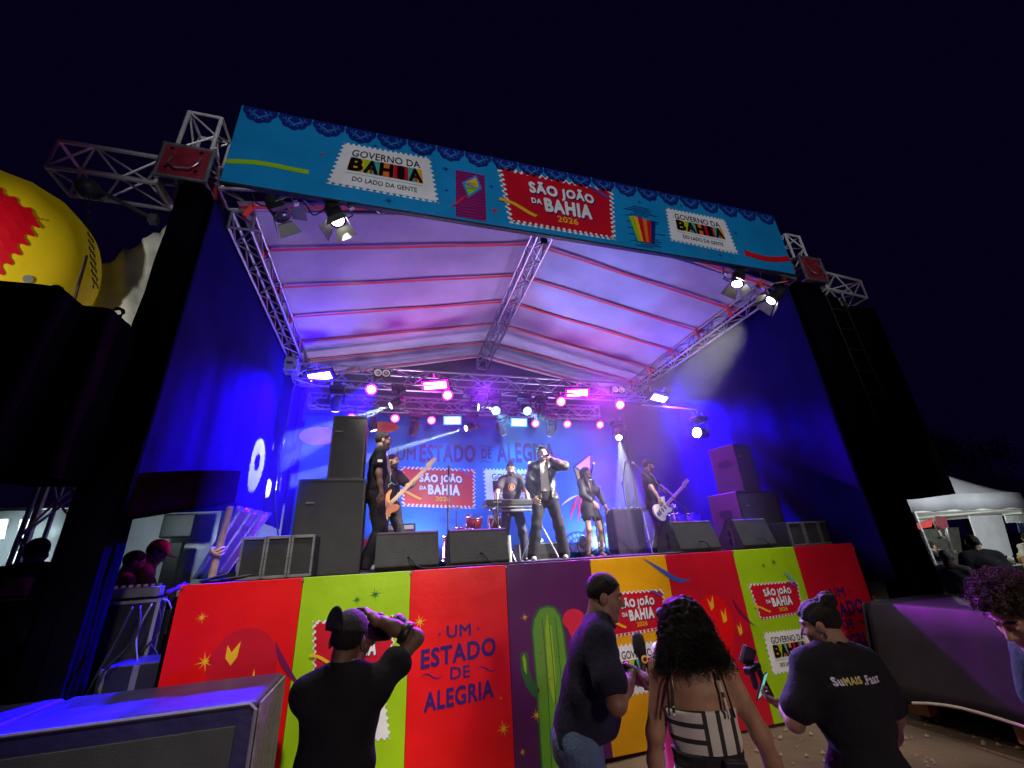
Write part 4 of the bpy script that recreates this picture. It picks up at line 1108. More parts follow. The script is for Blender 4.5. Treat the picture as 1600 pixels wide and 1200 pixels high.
for k in range(3): MB().cyl((0, 0, .5), (.24 * math.cos(k * 2.1), .24 * math.sin(k * 2.1), 0), .01).build('leg', STEEL, t)
MB().cyl((0, 0, .45), (0, 0, .78), .014).build('pole', STEEL, t)
# amp + boxes on the floor behind the singer
t = thing('flight_case', 'low black case on the floor behind the singer legs', 'case', (onstage(845, 3.4)[0], 3.4, H))
MB().box((0, 0, .16), (.95, .4, .30)).build('body', BLACKP, t, bevel=.01)
for s in (-1, 1):
    MB().box((0, -.2, .16 + s * .14), (.96, .012, .02)).build('edge_strip', ALU, t); MB().box((s * .47, -.2, .16), (.02, .012, .30)).build('edge_strip', ALU, t)
t = thing('bass_amplifier', 'black bass amplifier behind the bassist', 'amplifier', (2.0, 4.4, H))
MB().box((0, 0, .42), (.6, .4, .82)).build('cabinet', BLACKCARPET, t, bevel=.02)
MB().box((0, -.205, .36), (.52, .015, .62)).build('grille', GRILLE, t)
MB().box((0, -.205, .76), (.52, .012, .08)).build('control_panel', STEEL, t)
t = thing('floor_fan', 'small red equipment box on the floor behind the wedge', 'equipment box', onstage(648, 2.6))
MB().box((0, 0, .22), (.22, .18, .28), taper=.8).build('body', REDMETAL, t, bevel=.02); MB().cyl((-.05, 0, .36), (.08, 0, .42), .014).build('handle', BLACKM, t); MB().box((0, 0, .04), (.26, .2, .08)).build('foot', BLACKM, t)
t = thing('upright_tube', 'pair of white stand tubes in front of the keyboard player legs', 'stand', onstage(797, 1.0))
MB().cyl((0, 0, 0), (0, 0, .35), .022).build('tube', WHITEPL, t)
# cables on deck
for k, (pts, lb) in enumerate((
    ([(2.3, .35, H + .012), (2.9, .22, H + .012), (3.4, .3, H + .012), (4.2, .18, H + .012), (5.0, .35, H + .012), (5.5, .3, H + .012)], 'black cable along the stage lip in front of the singer'),
    ([(4.3, 1.4, H + .012), (4.8, .9, H + .02), (5.1, .5, H + .012), (4.6, .3, H + .012), (4.2, .6, H + .012)], 'black cable curled on the stage floor right of the singer'),
    ([(.2, .4, H + .012), (.5, .25, H + .05), (.1, .2, H + .012), (.3, .16, H + .07), (.05, .3, H + .02)], 'blue-lit cable bundle at the left corner of the stage'))):
    cable(pts, .012, lb)
# wooden prop at left with a tape knot, white diagonal tarp behind
t = thing('wooden_prop', 'raw timber prop standing at the left stage corner', 'timber post', (0, 0, 0))
a, b = P(330, 905, y=.45), P(360, 792, y=.62)
MB().cyl(a, b, .036, .034, 4).build('post', WOOD, t, bevel=.004)
c_ = P(340, 862, y=.50)
for k in range(3): MB().tube([c_ + Vector((.055 * math.cos(q_), .055 * math.sin(q_), .02 * math.sin(q_ * 2 + k) + (k - 1) * .02)) for q_ in [i * .7 for i in range(10)]], .014).build('tape_wrap', mat('tan_tape', (.62, .38, .18), .6), t)
# ------------------------------------------------------------------ covered bass cabinets on the ground, left and right
def covered_box(name, x0, x1, y0, y1, h, label, cover, side, drape=.35, seed=1, hem=.25):
    t = thing(name, label, 'covered cabinet', ((x0 + x1) / 2, (y0 + y1) / 2, 0), group='covered bass cabinets beside the stage front')
    cx, cy = (x0 + x1) / 2, (y0 + y1) / 2
    w, d = x1 - x0, y1 - y0
    return t, cx, cy, w, d
# left: painted cabinet, grey worn side
t, cx, cy, w, d = covered_box('bass_cabinet', -1.9, 1.0, -1.14, -.30, 1.10, 'wide black bass cabinet at lower left with blue-lit top', None, None)
PNT = mat('worn_black_top', (.018, .016, .06), .42, 0, .3, 4, .35, 14)  # worn black paint with the blue light put into its base colour
for k, (a_, b_) in enumerate(((-1.45, .02), (.03, 1.45))):
    MB().box(((a_ + b_) / 2, 0, .555), (b_ - a_ - .012, d, 1.09)).build('cabinet', PNT, t, bevel=.03)
MB().box((1.456, 0, .56), (.014, d - .06, 1.04)).build('side_panel', mat('scuffed_grey_side', (.16, .14, .14), .65, 0, .5, 16, .5, 26), t, bevel=.004)
MB().tube([(1.44, -d / 2 - .002, .03), (1.44, -d / 2 - .004, 1.05), (1.40, -d / 2 + .0, 1.085), (-1.4, -d / 2, 1.085)], .012).build('edge_strip', mat('pale_edge', (.14, .13, .17), .5), t)
for k in (-.75, .70): MB().box((k, -d / 2 - .004, .52), (1.28, .02, .92)).build('grille', GRILLE if False else BLACKCARPET, t, bevel=.004)
# right: tarp draped over cabinets
t = thing('covered_cabinet', 'cabinet at lower right under a purple-lit black tarp', 'covered cabinet', (8.1, -1.7, 0))
TARP = mat('black_plastic_tarp', (.020, .015, .024), .5, 0, .35, 2.5, .3, 5, spec=.3)
MB().box((.1, .3, .62), (1.35, 2.3, .94)).build('cabinet', BLACKCARPET, t, bevel=.02)
def tarp_profile():
    ys = [1.33 - 3.2 * k / 50 for k in range(51)]
    v = []; f = []
    prof = [(-.84, .16), (-.81, .35), (-.76, .6), (-.71, .85), (-.655, 1.10), (-.62, 1.128), (-.3, 1.13), (.2, 1.13), (.7, 1.125), (.85, 1.1), (.9, .8), (.95, .3)]
    n = len(prof)
    for i, y in enumerate(ys):
        for j, (x, z) in enumerate(prof):
            fo = .008 * math.sin(y * 7 + j * .8) * (1 - z) + .003 * math.sin(y * 17 + x * 9)
            zz = z + (.10 * math.sin(y * 2.2 + .6) if j == 0 else 0) + .003 * math.sin(y * 5 + x * 6)
            v.append((x + fo, y, zz))
    for i in range(len(ys) - 1):
        for j in range(n - 1):
            a = i * n + j; f.append((a, a + 1, a + n + 1, a + n))
    return MB().add(v, f)
solid(tarp_profile().build('tarp', TARP, t, smooth=True), .006)
# front end flap hanging at the stage side corner
v = []; f = []
for j in range(9):
    for i in range(13):
        x = -.70 + 1.5 * i / 12; z = 1.12 - .98 * j / 8
        v.append((x - .16 * j / 8, 1.335 + .03 * math.sin(i * 1.1 + j * .2) + .05 * j / 8, z))
for j in range(8):
    for i in range(12): a = j * 13 + i; f.append((a, a + 13, a + 14, a + 1))
solid(MB().add(v, f).build('tarp_flap', TARP, t, smooth=True), .006)
MB().box((-.56, 1.3, .09), (.16, .5, .10)).build('foot_block', WOOD, t, bevel=.006)
MB().box((-.52, .2, .08), (.16, .35, .14)).build('foot_block', WOOD, t, bevel=.006)
o = MB().tube([(-.90 + .02 * math.sin(k), 1.0 - k * .15, .18 + .10 * math.sin((1.0 - k * .15) * 2.2 + .6)) for k in range(17)], .014).build('hem', mat('dusty_hem', (.45, .36, .30), .7), t)

# ------------------------------------------------------------------ flown speaker towers wrapped in black
TW = mat('tower_wrap', (.002, .002, .0045), .9, 0, .4, 2, .6, 8, spec=.05)
def flown(name, x0, x1, y0, y1, z0, z1, label, sd):
    t = thing(name, label, 'speaker tower', ((x0 + x1) / 2, (y0 + y1) / 2, 0))
    cx, cy = (x0 + x1) / 2, (y0 + y1) / 2
    cloth_box(x0 - cx, x1 - cx, y0 - cy, y1 - cy, z0, z1, m=TW, amp=.010, seed=sd, taper=-.08).build('cloth_wrap', TW if True else mat('tower_wrap', (.002, .002, .0045), .9, 0, .4, 2, .6, 8, spec=.05), t, smooth=True)
    for sx in (-.42, .42):
        MB().tube([(sx * (x1 - x0) + .045 * math.cos(a), y0 - cy + .15, z1 + .04 + .045 * math.sin(a)) for a in [k * .7 for k in range(10)]], .015).build('lifting_eye', BLACKM, t)
    return t
flown('speaker_tower', -2.45, -.88, -1.15, -.45, 2.62, 4.06, 'big black wrapped loudspeaker array hanging left in front of the balloon', 11)
flown('speaker_tower', -1.15, -.72, -.80, -.30, 2.62, 4.10, 'narrow black wrapped block hanging between the loudspeaker array and the column', 14)
flown('speaker_tower', 9.50, 10.12, -.35, .3, 2.40, 5.7, 'dark wrapped speaker tower hanging behind the line of speaker elements', 12)
def hoist(p, z2, label, legs):
    t = thing('chain_hoist', label, 'chain hoist', p)
    MB().lathe([(.03, .10), (.10, .07), (.13, 0), (.10, -.07), (.04, -.12)], (0, 0, 0), (.2, 0, 1), 14).build('motor', mat('grey_green_motor', (.16, .20, .19), .4, .3, .2, 9), t, True)
    for (dx, dy, dz) in legs:
        n = 26; mb = MB()
        for k in range(n):
            a = Vector((0, 0, -.08)).lerp(Vector((dx, dy, dz)), k / n); b = Vector((0, 0, -.08)).lerp(Vector((dx, dy, dz)), (k + .8) / n)
            s_ = .018 if k % 2 else 0; s2 = 0 if k % 2 else .018
            for e in (-1, 1): mb.cyl(a + Vector((s_, s2, 0)) * e, b + Vector((s_, s2, 0)) * e, .007, n=4, cap=False)
        o = mb.build('chain', STEEL, t); o['kind'] = 'stuff'
    return t
hoist((-1.72, -.15, 5.98), 4.4, 'grey chain hoist hanging under the left cantilever truss', [P(150, 452, y=-.20) - Vector((-1.72, -.15, 5.98))])
hoist((9.62, -.1, 5.85), 4, 'grey chain hoist hanging under the right cantilever truss', [(.3, .0, -.9), (-.1, .1, -.9)])
tt = thing('brace_bar', 'grey diagonal brace from the left hoist to the wrapped column', 'brace')
MB().cyl((-1.62, -.15, 5.98), (-.98, -.2, 5.62), .024).build('bar', STEEL, tt); MB().box((-1.0, -.2, 5.63), (.08, .08, .1)).build('clamp', STEEL, tt)
lamp('marquee_lamp', 'SPOT', (-4.6, -3.0, 3.5), (-3.4, 4.5, 7.2), (.95, .95, .85), 1500, 40, .7, .2)  # unseen spot added to brighten the marquee roof
# ------------------------------------------------------------------ yellow balloon with red stamp print
BY = 3.4
bc = P(-25, 408, y=BY); br = (P(148, 408, y=BY) - bc).length * .97
t = thing('giant_balloon', 'giant yellow balloon with a red stamp print at the left edge', 'balloon', bc)
YEL = mat('yellow_balloon_fabric', (.80, .56, .01), .5, 0, .08, .8, .15, 3, emit=(.8, .55, .0), estr=.10)  # weak glow put into the fabric in place of lamp light
def ball(a, b, kx=1.0, kz=1.12): return Vector((br * kx * math.cos(b) * math.cos(a), br * kx * math.cos(b) * math.sin(a), br * kz * math.sin(b)))
v = []; f = []; n, k = 48, 28
for j in range(k + 1):
    for i in range(n):
        a = 2 * math.pi * i / n; b = -math.pi / 2 + math.pi * j / k
        q_ = ball(a, b) * (1 - .012 * abs(math.cos(a * 6)) ** .4)
        v.append(q_)
for j in range(k):
    for i in range(n): f.append((j * n + i, j * n + (i + 1) % n, (j + 1) * n + (i + 1) % n, (j + 1) * n + i))
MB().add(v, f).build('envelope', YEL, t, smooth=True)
# print direction: faces the camera
dc = (CAMC - bc).normalized(); a0 = math.atan2(dc.y, dc.x); b0 = math.asin(dc.z)
def BALM(u, v_, l=1): return ball(a0 + u, b0 + v_) * (1.002 + .002 * l)
rp = []
for (x, y) in stamp_poly(9, 9, .05, 1): rp.append((-.62 + x * .98 + .0, -.32 + y * 1.12))
def dense(poly, m):
    q = FL(BALM)
    # triangulated in a fine grid so the print follows the curve of the balloon
    tri = tessellate_polygon([[Vector((x, y, 0)) for x, y in poly]])
    for tr in tri:
        st_ = [[poly[i] for i in tr]]
        for _ in range(3):
            nx = []
            for (A, B, C_) in st_:
                ab = ((A[0] + B[0]) / 2, (A[1] + B[1]) / 2); bc_ = ((C_[0] + B[0]) / 2, (C_[1] + B[1]) / 2); ca = ((A[0] + C_[0]) / 2, (A[1] + C_[1]) / 2)
                nx += [(A, ab, ca), (ab, B, bc_), (ca, bc_, C_), (ab, bc_, ca)]
            st_ = nx
        for T_ in st_: q.mb.add([BALM(x, y, 1) for x, y in T_], [(0, 1, 2)])
    return q.build('stamp', m, t)
rp = [(-(.86) + x * 1.06 + (y - .5) * .1, -.02 + y * .95 + (x - .5) * -.45) for x, y in stamp_poly(8, 8, .055, 1)]
dense(rp, mat('red_print_fabric', (.55, .0, .01), .5, 0, .05, emit=(.55, 0, .01), estr=.12))  # the print carries the same painted-in glow as the fabric
q = FL(BALM); q.text('BAHIA', -.6, .2, -.05, .42, 3, .03).build('lettering', INK['white'], t)
q = FL(BALM); q.star(.38, -.22, .10, 2, 10, .12).build('star', INK['teal'], t)
q = FL(BALM); q.disc(.36, .04, .045, .04, 2).build('vent', mat('vent_grey', (.3, .3, .28), .5), t)
tie = thing('balloon_tether', 'dark net rope tying down the yellow balloon', 'rope')
MB().tube([P(135, 400, y=BY - 1), P(128, 425, y=BY - 1.4), P(121, 448, y=BY - 1.8)], .022, 6).build('net_rope', mat('brown_rope', (.10, .06, .03), .9, 0, .4, 40, .8, 60), tie)
MB().tube([P(121, 448, y=BY - 1.8), P(115, 470, y=BY - 1.8)], .022, 6).build('knot', mat('brown_rope', (.10, .06, .03)), tie)

# ------------------------------------------------------------------ white marquee at the back left
MARQ = mat('dirty_white_tarp', (.55, .54, .50), .55, 0, .45, 1.2, .8, 4)
t = thing('marquee', 'white marquee with a dirty sloping roof behind the speaker tower', 'marquee')
A, B, C_, D_ = P(100, 452, y=4.5), P(262, 352, y=4.5), P(330, 560, y=5.2), P(140, 540, y=4.0)
v = []; f = []
for j in range(13):
    for i in range(21):
        p = A.lerp(B, i / 20).lerp(D_.lerp(C_, i / 20), j / 12)
        v.append(p + Vector((0, -.06 * math.sin(i * 1.3 + j * .5) - .03 * math.sin(i * 3.1 - j), .03 * math.sin(i * 1.9 + j * .3))))
for j in range(12):
    for i in range(20): a = j * 21 + i; f.append((a, a + 21, a + 22, a + 1))
solid(MB().add(v, f).build('roof', MARQ, t, smooth=True), .01)
for p in (A, D_): MB().cyl((p.x + .1, p.y + .05, 0), (p.x + .1, p.y + .05, p.z), .05).build('pole', STEEL, t)
# white tarp wall behind the left of the stage
t = thing('tarp_wall', 'white tarp wall seen under the left curtain, streaked with light', 'tarp wall')
WTARP = mat('glossy_white_tarp', (.60, .62, .66), .30, 0, .2, 1.5, .9, 3.2)
wall_y(7.2, -8.5, -.1, .8, 3.42, .05, 3.3, WTARP, 'sheet', 160, 12).parent = t
for x in (-8.4, -6.35, -4.2, -2.1, -.2): MB().cyl((x, 7.3, 0), (x, 7.3, 3.5), .04).build('pole', ALU, t)
MB().cyl((-8.5, 7.26, 3.46), (-.1, 7.26, 3.46), .03).build('top_rail', ALU, t)
lamp('tarp_worklight', 'SPOT', (-2.9, 5.0, 3.0), (-2.6, 7.2, 2.4), (.72, .92, 1.0), 48, 100, .8, .1)  # unseen spots added to light up the tarp wall
lamp('tarp_worklight_b', 'SPOT', (-1.0, 6.2, 2.0), (-.9, 7.2, 2.6), (.8, .92, 1.0), 22, 60, .6, .05)
t = thing('dark_post', 'dark post with a box on top in front of the tarp wall', 'post', (P(280, 830, y=6.7).x, 6.7, 0))
MB().box((0, 0, 1.3), (.28, .16, 2.6)).build('post', BLACKP, t, bevel=.01); MB().box((.0, 0, 2.95), (.62, .3, .5)).build('box', BLACKP, t, bevel=.03); MB().box((.95, .2, 1.7), (.5, .1, 3.4)).build('panel', mat('shade_cloth', (.05, .05, .06), .9), t)  # dark shapes added to stand for shadows on the tarp
# glowing bars added to stand for light reflections on the far left wall
for k, (u, v0, v1) in enumerate(((2, 812, 842), (36, 812, 842), (20, 862, 880))):
    tl = thing('tube_lamp', ['bright tube lamp at the very left edge of the tarp wall', 'bright greenish tube lamp above the silhouetted man', 'bright tube lamp left of the silhouetted head'][k], 'lamp')
    a, b = P(u + 3, v0, y=6.9), P(u - 3, v1, y=6.9)
    MB().cyl(a, b, .07, n=10).build('tube', emis('tube_glow', (.75, 1, .95), 2.2), tl, True)
    MB().box((a + b) / 2 + Vector((0, .07, 0)), (.10, .04, (a - b).length * 1.08)).build('holder', STEEL, tl)
    lamp('tube_light', 'POINT', (a + b) / 2 + Vector((0, -.15, 0)), None, (.7, .95, 1), 7, radius=.08)
# diagonal glossy tarp sheet at the left back corner of the stage
t = thing('tarp_sheet', 'glossy pale tarp hanging slantwise beside the low left loudspeaker', 'tarp')
v = []; f = []
A, B, C_, D_ = P(370, 790, y=1.5), P(425, 802, y=2.6), P(350, 905, y=1.6), P(300, 905, y=1.0)
for j in range(13):
    for i in range(17):
        p = A.lerp(B, i / 16).lerp(D_.lerp(C_, i / 16), j / 12)
        v.append(p + Vector((.02 * math.sin(i * 1.4), -.03 * math.sin(i * 1.4), 0)))
for j in range(12):
    for i in range(16): a = j * 17 + i; f.append((a, a + 17, a + 18, a + 1))
solid(MB().add(v, f).build('sheet', mat('dull_tarp', (.06, .16, .20), .28, 0, .3, 3, .6, 5), t, smooth=True), .006)

# ------------------------------------------------------------------ control place left of the stage
t = thing('flight_case', 'flight case with pale metal edges beside the red drinks cups', 'case', (-.72, .9, 0), .25)
MB().box((0, 0, 1.30), (.50, .45, .74)).build('body', BLACKP, t, bevel=.01)
MB().box((0, 0, .46), (.62, .5, .9)).build('base_case', BLACKP, t, bevel=.01)
for sx in (-1, 1):
    for sy in (-1, 1): MB().box((sx * .25, sy * .225, 1.3), (.028, .028, .76)).build('edge_strip', ALU, t)
for sz in (.93, 1.67):
    for sy in (-1, 1): MB().box((0, sy * .225, sz), (.5, .028, .028)).build('edge_strip', ALU, t)
MB().box((-.2, -.235, 1.3), (.06, .02, .10)).build('latch', CHROME, t)
t = thing('sound_mixer', 'small silver mixer on the flight case under the red cap', 'mixer', (-.70, .9, 1.70), .25)
MB().box((0, 0, .05), (.42, .34, .10)).build('body', STEEL, t, bevel=.01)
for k in range(14): MB().cyl((-.18 + .06 * (k % 7), -.05 + .1 * (k // 7), .10), (-.18 + .06 * (k % 7), -.05 + .1 * (k // 7), .125), .014, n=6).build('knob', WHITEPL, t)
t = thing('drinks_cooler', 'red and white drinks box left of the flight case', 'cooler', (-.98, .55, 0))
MB().box((0, 0, 1.28), (.22, .22, .30)).build('body', mat('red_printed_box', (.40, .04, .05), .5, 0, .6, 14), t, bevel=.01); MB().box((0, 0, .55), (.5, .4, 1.1)).build('stand', BLACKP, t, bevel=.01); MB().box((0, 0, 1.45), (.24, .24, .04)).build('lid', WHITEPL, t)
t = thing('equipment_rack', 'dark equipment rack with steel corner bars low at the left', 'rack', (-.30, .45, 0), .1)
MB().box((0, 0, .62), (.42, .5, 1.16)).build('body', BLACKP, t, bevel=.01)
for sx in (-.20, .02): MB().box((sx, -.26, .64), (.045, .025, 1.1)).build('rail', STEEL, t)
for k in range(5): MB().box((.02, -.255, .3 + k * .16), (.34, .01, .10)).build('drawer', BLACKM, t)
t = thing('desk_lamp', 'thin gooseneck lamp hanging over the dark gear', 'lamp', (-.35, .9, 1.6))
MB().tube([(-.2, 0, .1), (-.05, 0, .05), (.05, 0, -.12), (.10, 0, -.30), (.05, 0, -.36)], .010).build('gooseneck', STEEL, t, True); MB().lathe([(.01, 0), (.03, .04)], (.05, 0, -.36), (-.6, 0, -.6), 10).build('lamp_shade', STEEL, t, True)
t = thing('small_monitor', 'small dark screen on an arm in front of the tarp wall', 'screen', (-.30, 2.0, 2.0))
MB().box((0, 0, 0), (.34, .04, .20)).build('screen', BLACKP, t, bevel=.006); MB().cyl((0, .03, -.1), (0, .05, -.6), .02).build('stand', BLACKM, t)
for k in range(9):
    r = random.Random(k)
    x, y = r.uniform(-.5, -.05), r.uniform(.1, .9)
    cable([(x, y, 1.65), (x + r.uniform(-.15, .15), y - .05, 1.4), (x + r.uniform(-.15, .2), y - .1, 1.1), (x + r.uniform(-.2, .2), y, .8), (x, y, .5)], .010, ['dark','grey'][k % 3 == 0] + ' cable in the tangle beside the left stage edge, number %s from the stage' % ['one','two','three','four','five','six','seven','eight','nine'][k], group='cable tangle left of the stage', m=STEEL if k % 3 == 0 else CABLE)
# long table line of dark boxes behind
t = thing('equipment_table', 'long dark table of gear behind the case at the left', 'table', (-1.3, 2.4, 0))
MB().box((0, 0, 1.55), (2.3, .7, .06)).build('tabletop', BLACKP, t)
for sx in (-1.1, 1.1):
    for sy in (-.3, .3): MB().cyl((sx, sy, 0), (sx, sy, 1.52), .03).build('leg', STEEL, t)
for k in range(4): MB().box((-.8 + k * .5, -.05, 1.66), (.34, .3, .16 + .05 * (k % 2))).build('case', BLACKM, t, bevel=.01)

# ------------------------------------------------------------------ right: tents, wares, trees
TENT = mat('grey_white_tent_fabric', (.42, .43, .45), .7, 0, .2, 1.2, .3, 5)
def tent(cx, cy, s, ez, az, label):
    t = thing('market_tent', label, 'tent', (cx, cy, 0), group='pyramid market tents at the right')
    n = 12
    h = s / 2
    cor = [(-h, -h), (h, -h), (h, h), (-h, h)]
    for q_ in range(4):
        a, b = cor[q_], cor[(q_ + 1) % 4]; v = []; f = []
        for j in range(n + 1):
            for i in range(n + 1):
                x, y = a[0] + (b[0] - a[0]) * i / n, a[1] + (b[1] - a[1]) * i / n
                g_ = j / n; z = ez + (az - ez) * (g_ ** 1.35)
                v.append((x * (1 - g_), y * (1 - g_), z - .05 * math.sin(math.pi * i / n) * (1 - g_)))
        for j in range(n):
            for i in range(n): k = j * (n + 1) + i; f.append((k, k + 1, k + n + 2, k + n + 1))
        solid(MB().add(v, f).build('roof_panel', TENT, t, smooth=True), .012)
        v = []; f = []
        for i in range(n + 1):
            x, y = a[0] + (b[0] - a[0]) * i / n, a[1] + (b[1] - a[1]) * i / n
            v += [(x * 1.004, y * 1.004, ez + .01), (x * 1.01, y * 1.01, ez - .34 + .02 * math.sin(i * 2))]
        for i in range(n): f.append((2 * i, 2 * i + 1, 2 * i + 3, 2 * i + 2))
        solid(MB().add(v, f).build('valance', TENT, t, smooth=True), .01)
        MB().cyl((a[0] * .99, a[1] * .99, 0), (a[0] * .99, a[1] * .99, ez), .035).build('pole', ALU, t)
        MB().cyl((a[0] * .98, a[1] * .98, ez - .36), (b[0] * .98, b[1] * .98, ez - .36), .028).build('rail', mat('pale_rail', (.7, .72, .68), .4), t)
    return t
e0, e1 = P(1404, 778, y=2), P(1580, 770, y=2)
s_ = (e1.x - e0.x)
ap = P(1490, 730, y=2 + s_ / 2)
tent((e0.x + e1.x) / 2 + .3, 2 + s_ / 2, s_, e0.z + .05, ap.z + .85, 'grey-white pyramid tent nearest the stage on the right')
tent((e0.x + e1.x) / 2 + .3 + s_ + .25, 2 + s_ / 2 + .2, s_, e0.z + .05, ap.z + .2, 'second grey-white tent cut by the right edge of the photo')
lamp('tent_bulb', 'POINT', ((e0.x + e1.x) / 2 - .2, 3.4, 2.2), None, (.95, 1, .9), 130, radius=.15)  # unseen lights put in to brighten the tents, inside and from the front
lamp('tent_bulb_b', 'POINT', ((e0.x + e1.x) / 2 + s_, 3.0, 2.2), None, (.95, 1, .9), 130, radius=.15)
lamp('lane_lamp', 'SPOT', (13.5, -6, 5.5), (12.8, 2.5, 1.9), (.9, .95, 1.0), 3600, 54, .8, .2)
pq = lambda u, v_, y=2.2: P(u, v_, y=y)
def hang(pts, y, m, name, label, cat, th=.03):
    o = pq(*pts[0], y); t = thing(name, label, cat, o)
    vs = [pq(*p, y) - o for p in pts]
    v = [tuple(a) for a in vs] + [tuple(a + Vector((.02, th, 0))) for a in vs]; n = len(pts)
    tri = tessellate_polygon([[Vector((a.x, a.z, 0)) for a in vs]])
    f = [tuple(k) for k in tri] + [tuple(i + n for i in reversed(k)) for k in tri] + [(i, (i + 1) % n, n + (i + 1) % n, n + i) for i in range(n)]
    MB().add(v, f).build('sheet', m, t); MB().cyl(vs[0] + Vector((0, 0, .01)), vs[1] + Vector((0, 0, .01)), .012).build('rail', STEEL, t)
    return t
hang([(1424, 822), (1458, 810), (1456, 823), (1430, 828)], 2.0, mat('red_cloth', (.65, .05, .04), .7, 0, .2, 6), 'hanging_cloth', 'bright red cloth hanging under the first tent', 'cloth')
hang([(1462, 808), (1478, 808), (1482, 822), (1476, 828), (1464, 822)], 2.1, mat('maroon_cloth', (.20, .03, .04), .8, 0, .3, 6), 'hanging_cloth', 'dull maroon cloth hanging next to the bright red one', 'cloth')
hang([(1514, 806), (1565, 804), (1583, 868), (1535, 868)], 2.1, mat('grey_sheet_cloth', (.33, .34, .34), .8, 0, .15, 3, .3, 8), 'hanging_cloth', 'plain grey sheet closing the tent behind the dark man', 'cloth')
hang([(1570, 806), (1599, 804), (1602, 816), (1574, 817)], 2.1, mat('price_board', (.6, .62, .55), .6, 0, .5, 22), 'menu_board', 'small pale board with pictures under the second tent', 'board')
hang([(1590, 818), (1612, 816), (1616, 830), (1594, 832)], 2.6, mat('blue_goods', (.05, .09, .3), .6, 0, .6, 10), 'hanging_goods', 'blue goods hanging under the second tent', 'goods')
hang([(1422, 830), (1498, 825), (1510, 905), (1440, 905)], 5.5, mat('dark_shutter', (.07, .07, .065), .8, 0, .5, 5), 'shutter', 'dark ribbed backing at the rear of the first tent', 'shutter')
for k, (u, v0, v1) in enumerate(((1459, 810, 840), (1476, 812, 862))):
    tt = thing('tent_prop', ['white crooked stick propped beside the red cloth', 'thin grey pole behind the maroon cloth'][k], 'pole')
    a, b = pq(u, v0), pq(u + 12, v1); MB().tube([a, a.lerp(b, .4) + Vector((-.03, 0, 0)), b], .035 if k == 0 else .03).build('stick', WHITEPL if k == 0 else STEEL, tt, True); MB().box(b, (.1, .1, .05)).build('foot', STEEL, tt)
# food counter
t = thing('food_stall', 'dim counter with goods under the second tent', 'stall', (e1.x + .9, 3.3, 0))
MB().box((0, 0, .5), (2.2, .6, 1.0)).build('counter', mat('dark_counter', (.06, .05, .05), .6, 0, .3, 4), t, bevel=.01)
for k in range(10):
    MB().lathe([(.05, 0), (.06, .16), (.03, .2), (.03, .25)], (-.9 + .2 * k, -.1 + .08 * (k % 2), 1.0), (0, 0, 1), 10).build('jar', mat('jar_%d' % (k % 4), [(.5, .35, .05), (.3, .05, .04), (.6, .6, .55), (.05, .15, .35)][k % 4], .3), t, True)
# trees
LEAF = mat('dark_leaves', (.035, .055, .02), .7, 0, .5, 3)
def tree(x, y, h, r, label, sd):
    rr_ = random.Random(sd)
    t = thing('tree', label, 'tree', (x, y, 0), group='dark trees behind the tents')
    tm = MB().tube([(0, 0, 0), (.15, .1, h * .3), (.05, 0, h * .6), (.1, .1, h * .85)], [.28, .22, .14, .06], 8)
    for k in range(7):
        a = rr_.uniform(0, 6.28); z0 = h * rr_.uniform(.35, .7)
        tm.tube([(.08, .03, z0), (r * .4 * math.cos(a), r * .4 * math.sin(a), z0 + h * .12), (r * .8 * math.cos(a), r * .8 * math.sin(a), z0 + h * .2)], [.09, .06, .03], 5)
    tm.build('trunk', mat('bark', (.06, .045, .03), .9, 0, .4, 9, .6, 20), t, True)
    mb = MB(); cl_ = []
    for k in range(46):
        a, b = rr_.uniform(0, 6.28), rr_.uniform(-.9, 1.5)
        q_ = rr_.uniform(.35, 1)
        cl_.append(Vector((r * q_ * math.cos(a) * math.cos(b), r * q_ * math.sin(a) * math.cos(b), h * .78 + r * .62 * q_ * math.sin(b))))
    for c in cl_:
        for k in range(120):
            p = c + Vector([rr_.gauss(0, r * .13) for _ in range(3)]); s = rr_.uniform(.05, .12)
            u_ = Vector([rr_.gauss(0, 1) for _ in range(3)]).normalized(); w_ = u_.orthogonal().normalized() * s * .5; u_ = u_ * s
            mb.add([p - u_, p + w_, p + u_, p - w_], [(0, 1, 2, 3)])
    mb.build('crown', LEAF, t)
    return t
c1 = P(1470, 735, y=9)
tree(c1.x - .8, 10.0, 6.6, 2.6, 'dim leafy tree behind the first market tent', 5)
tree(c1.x + 6.0, 12.0, 7.0, 3.0, 'dark tree far right behind the second tent', 8)
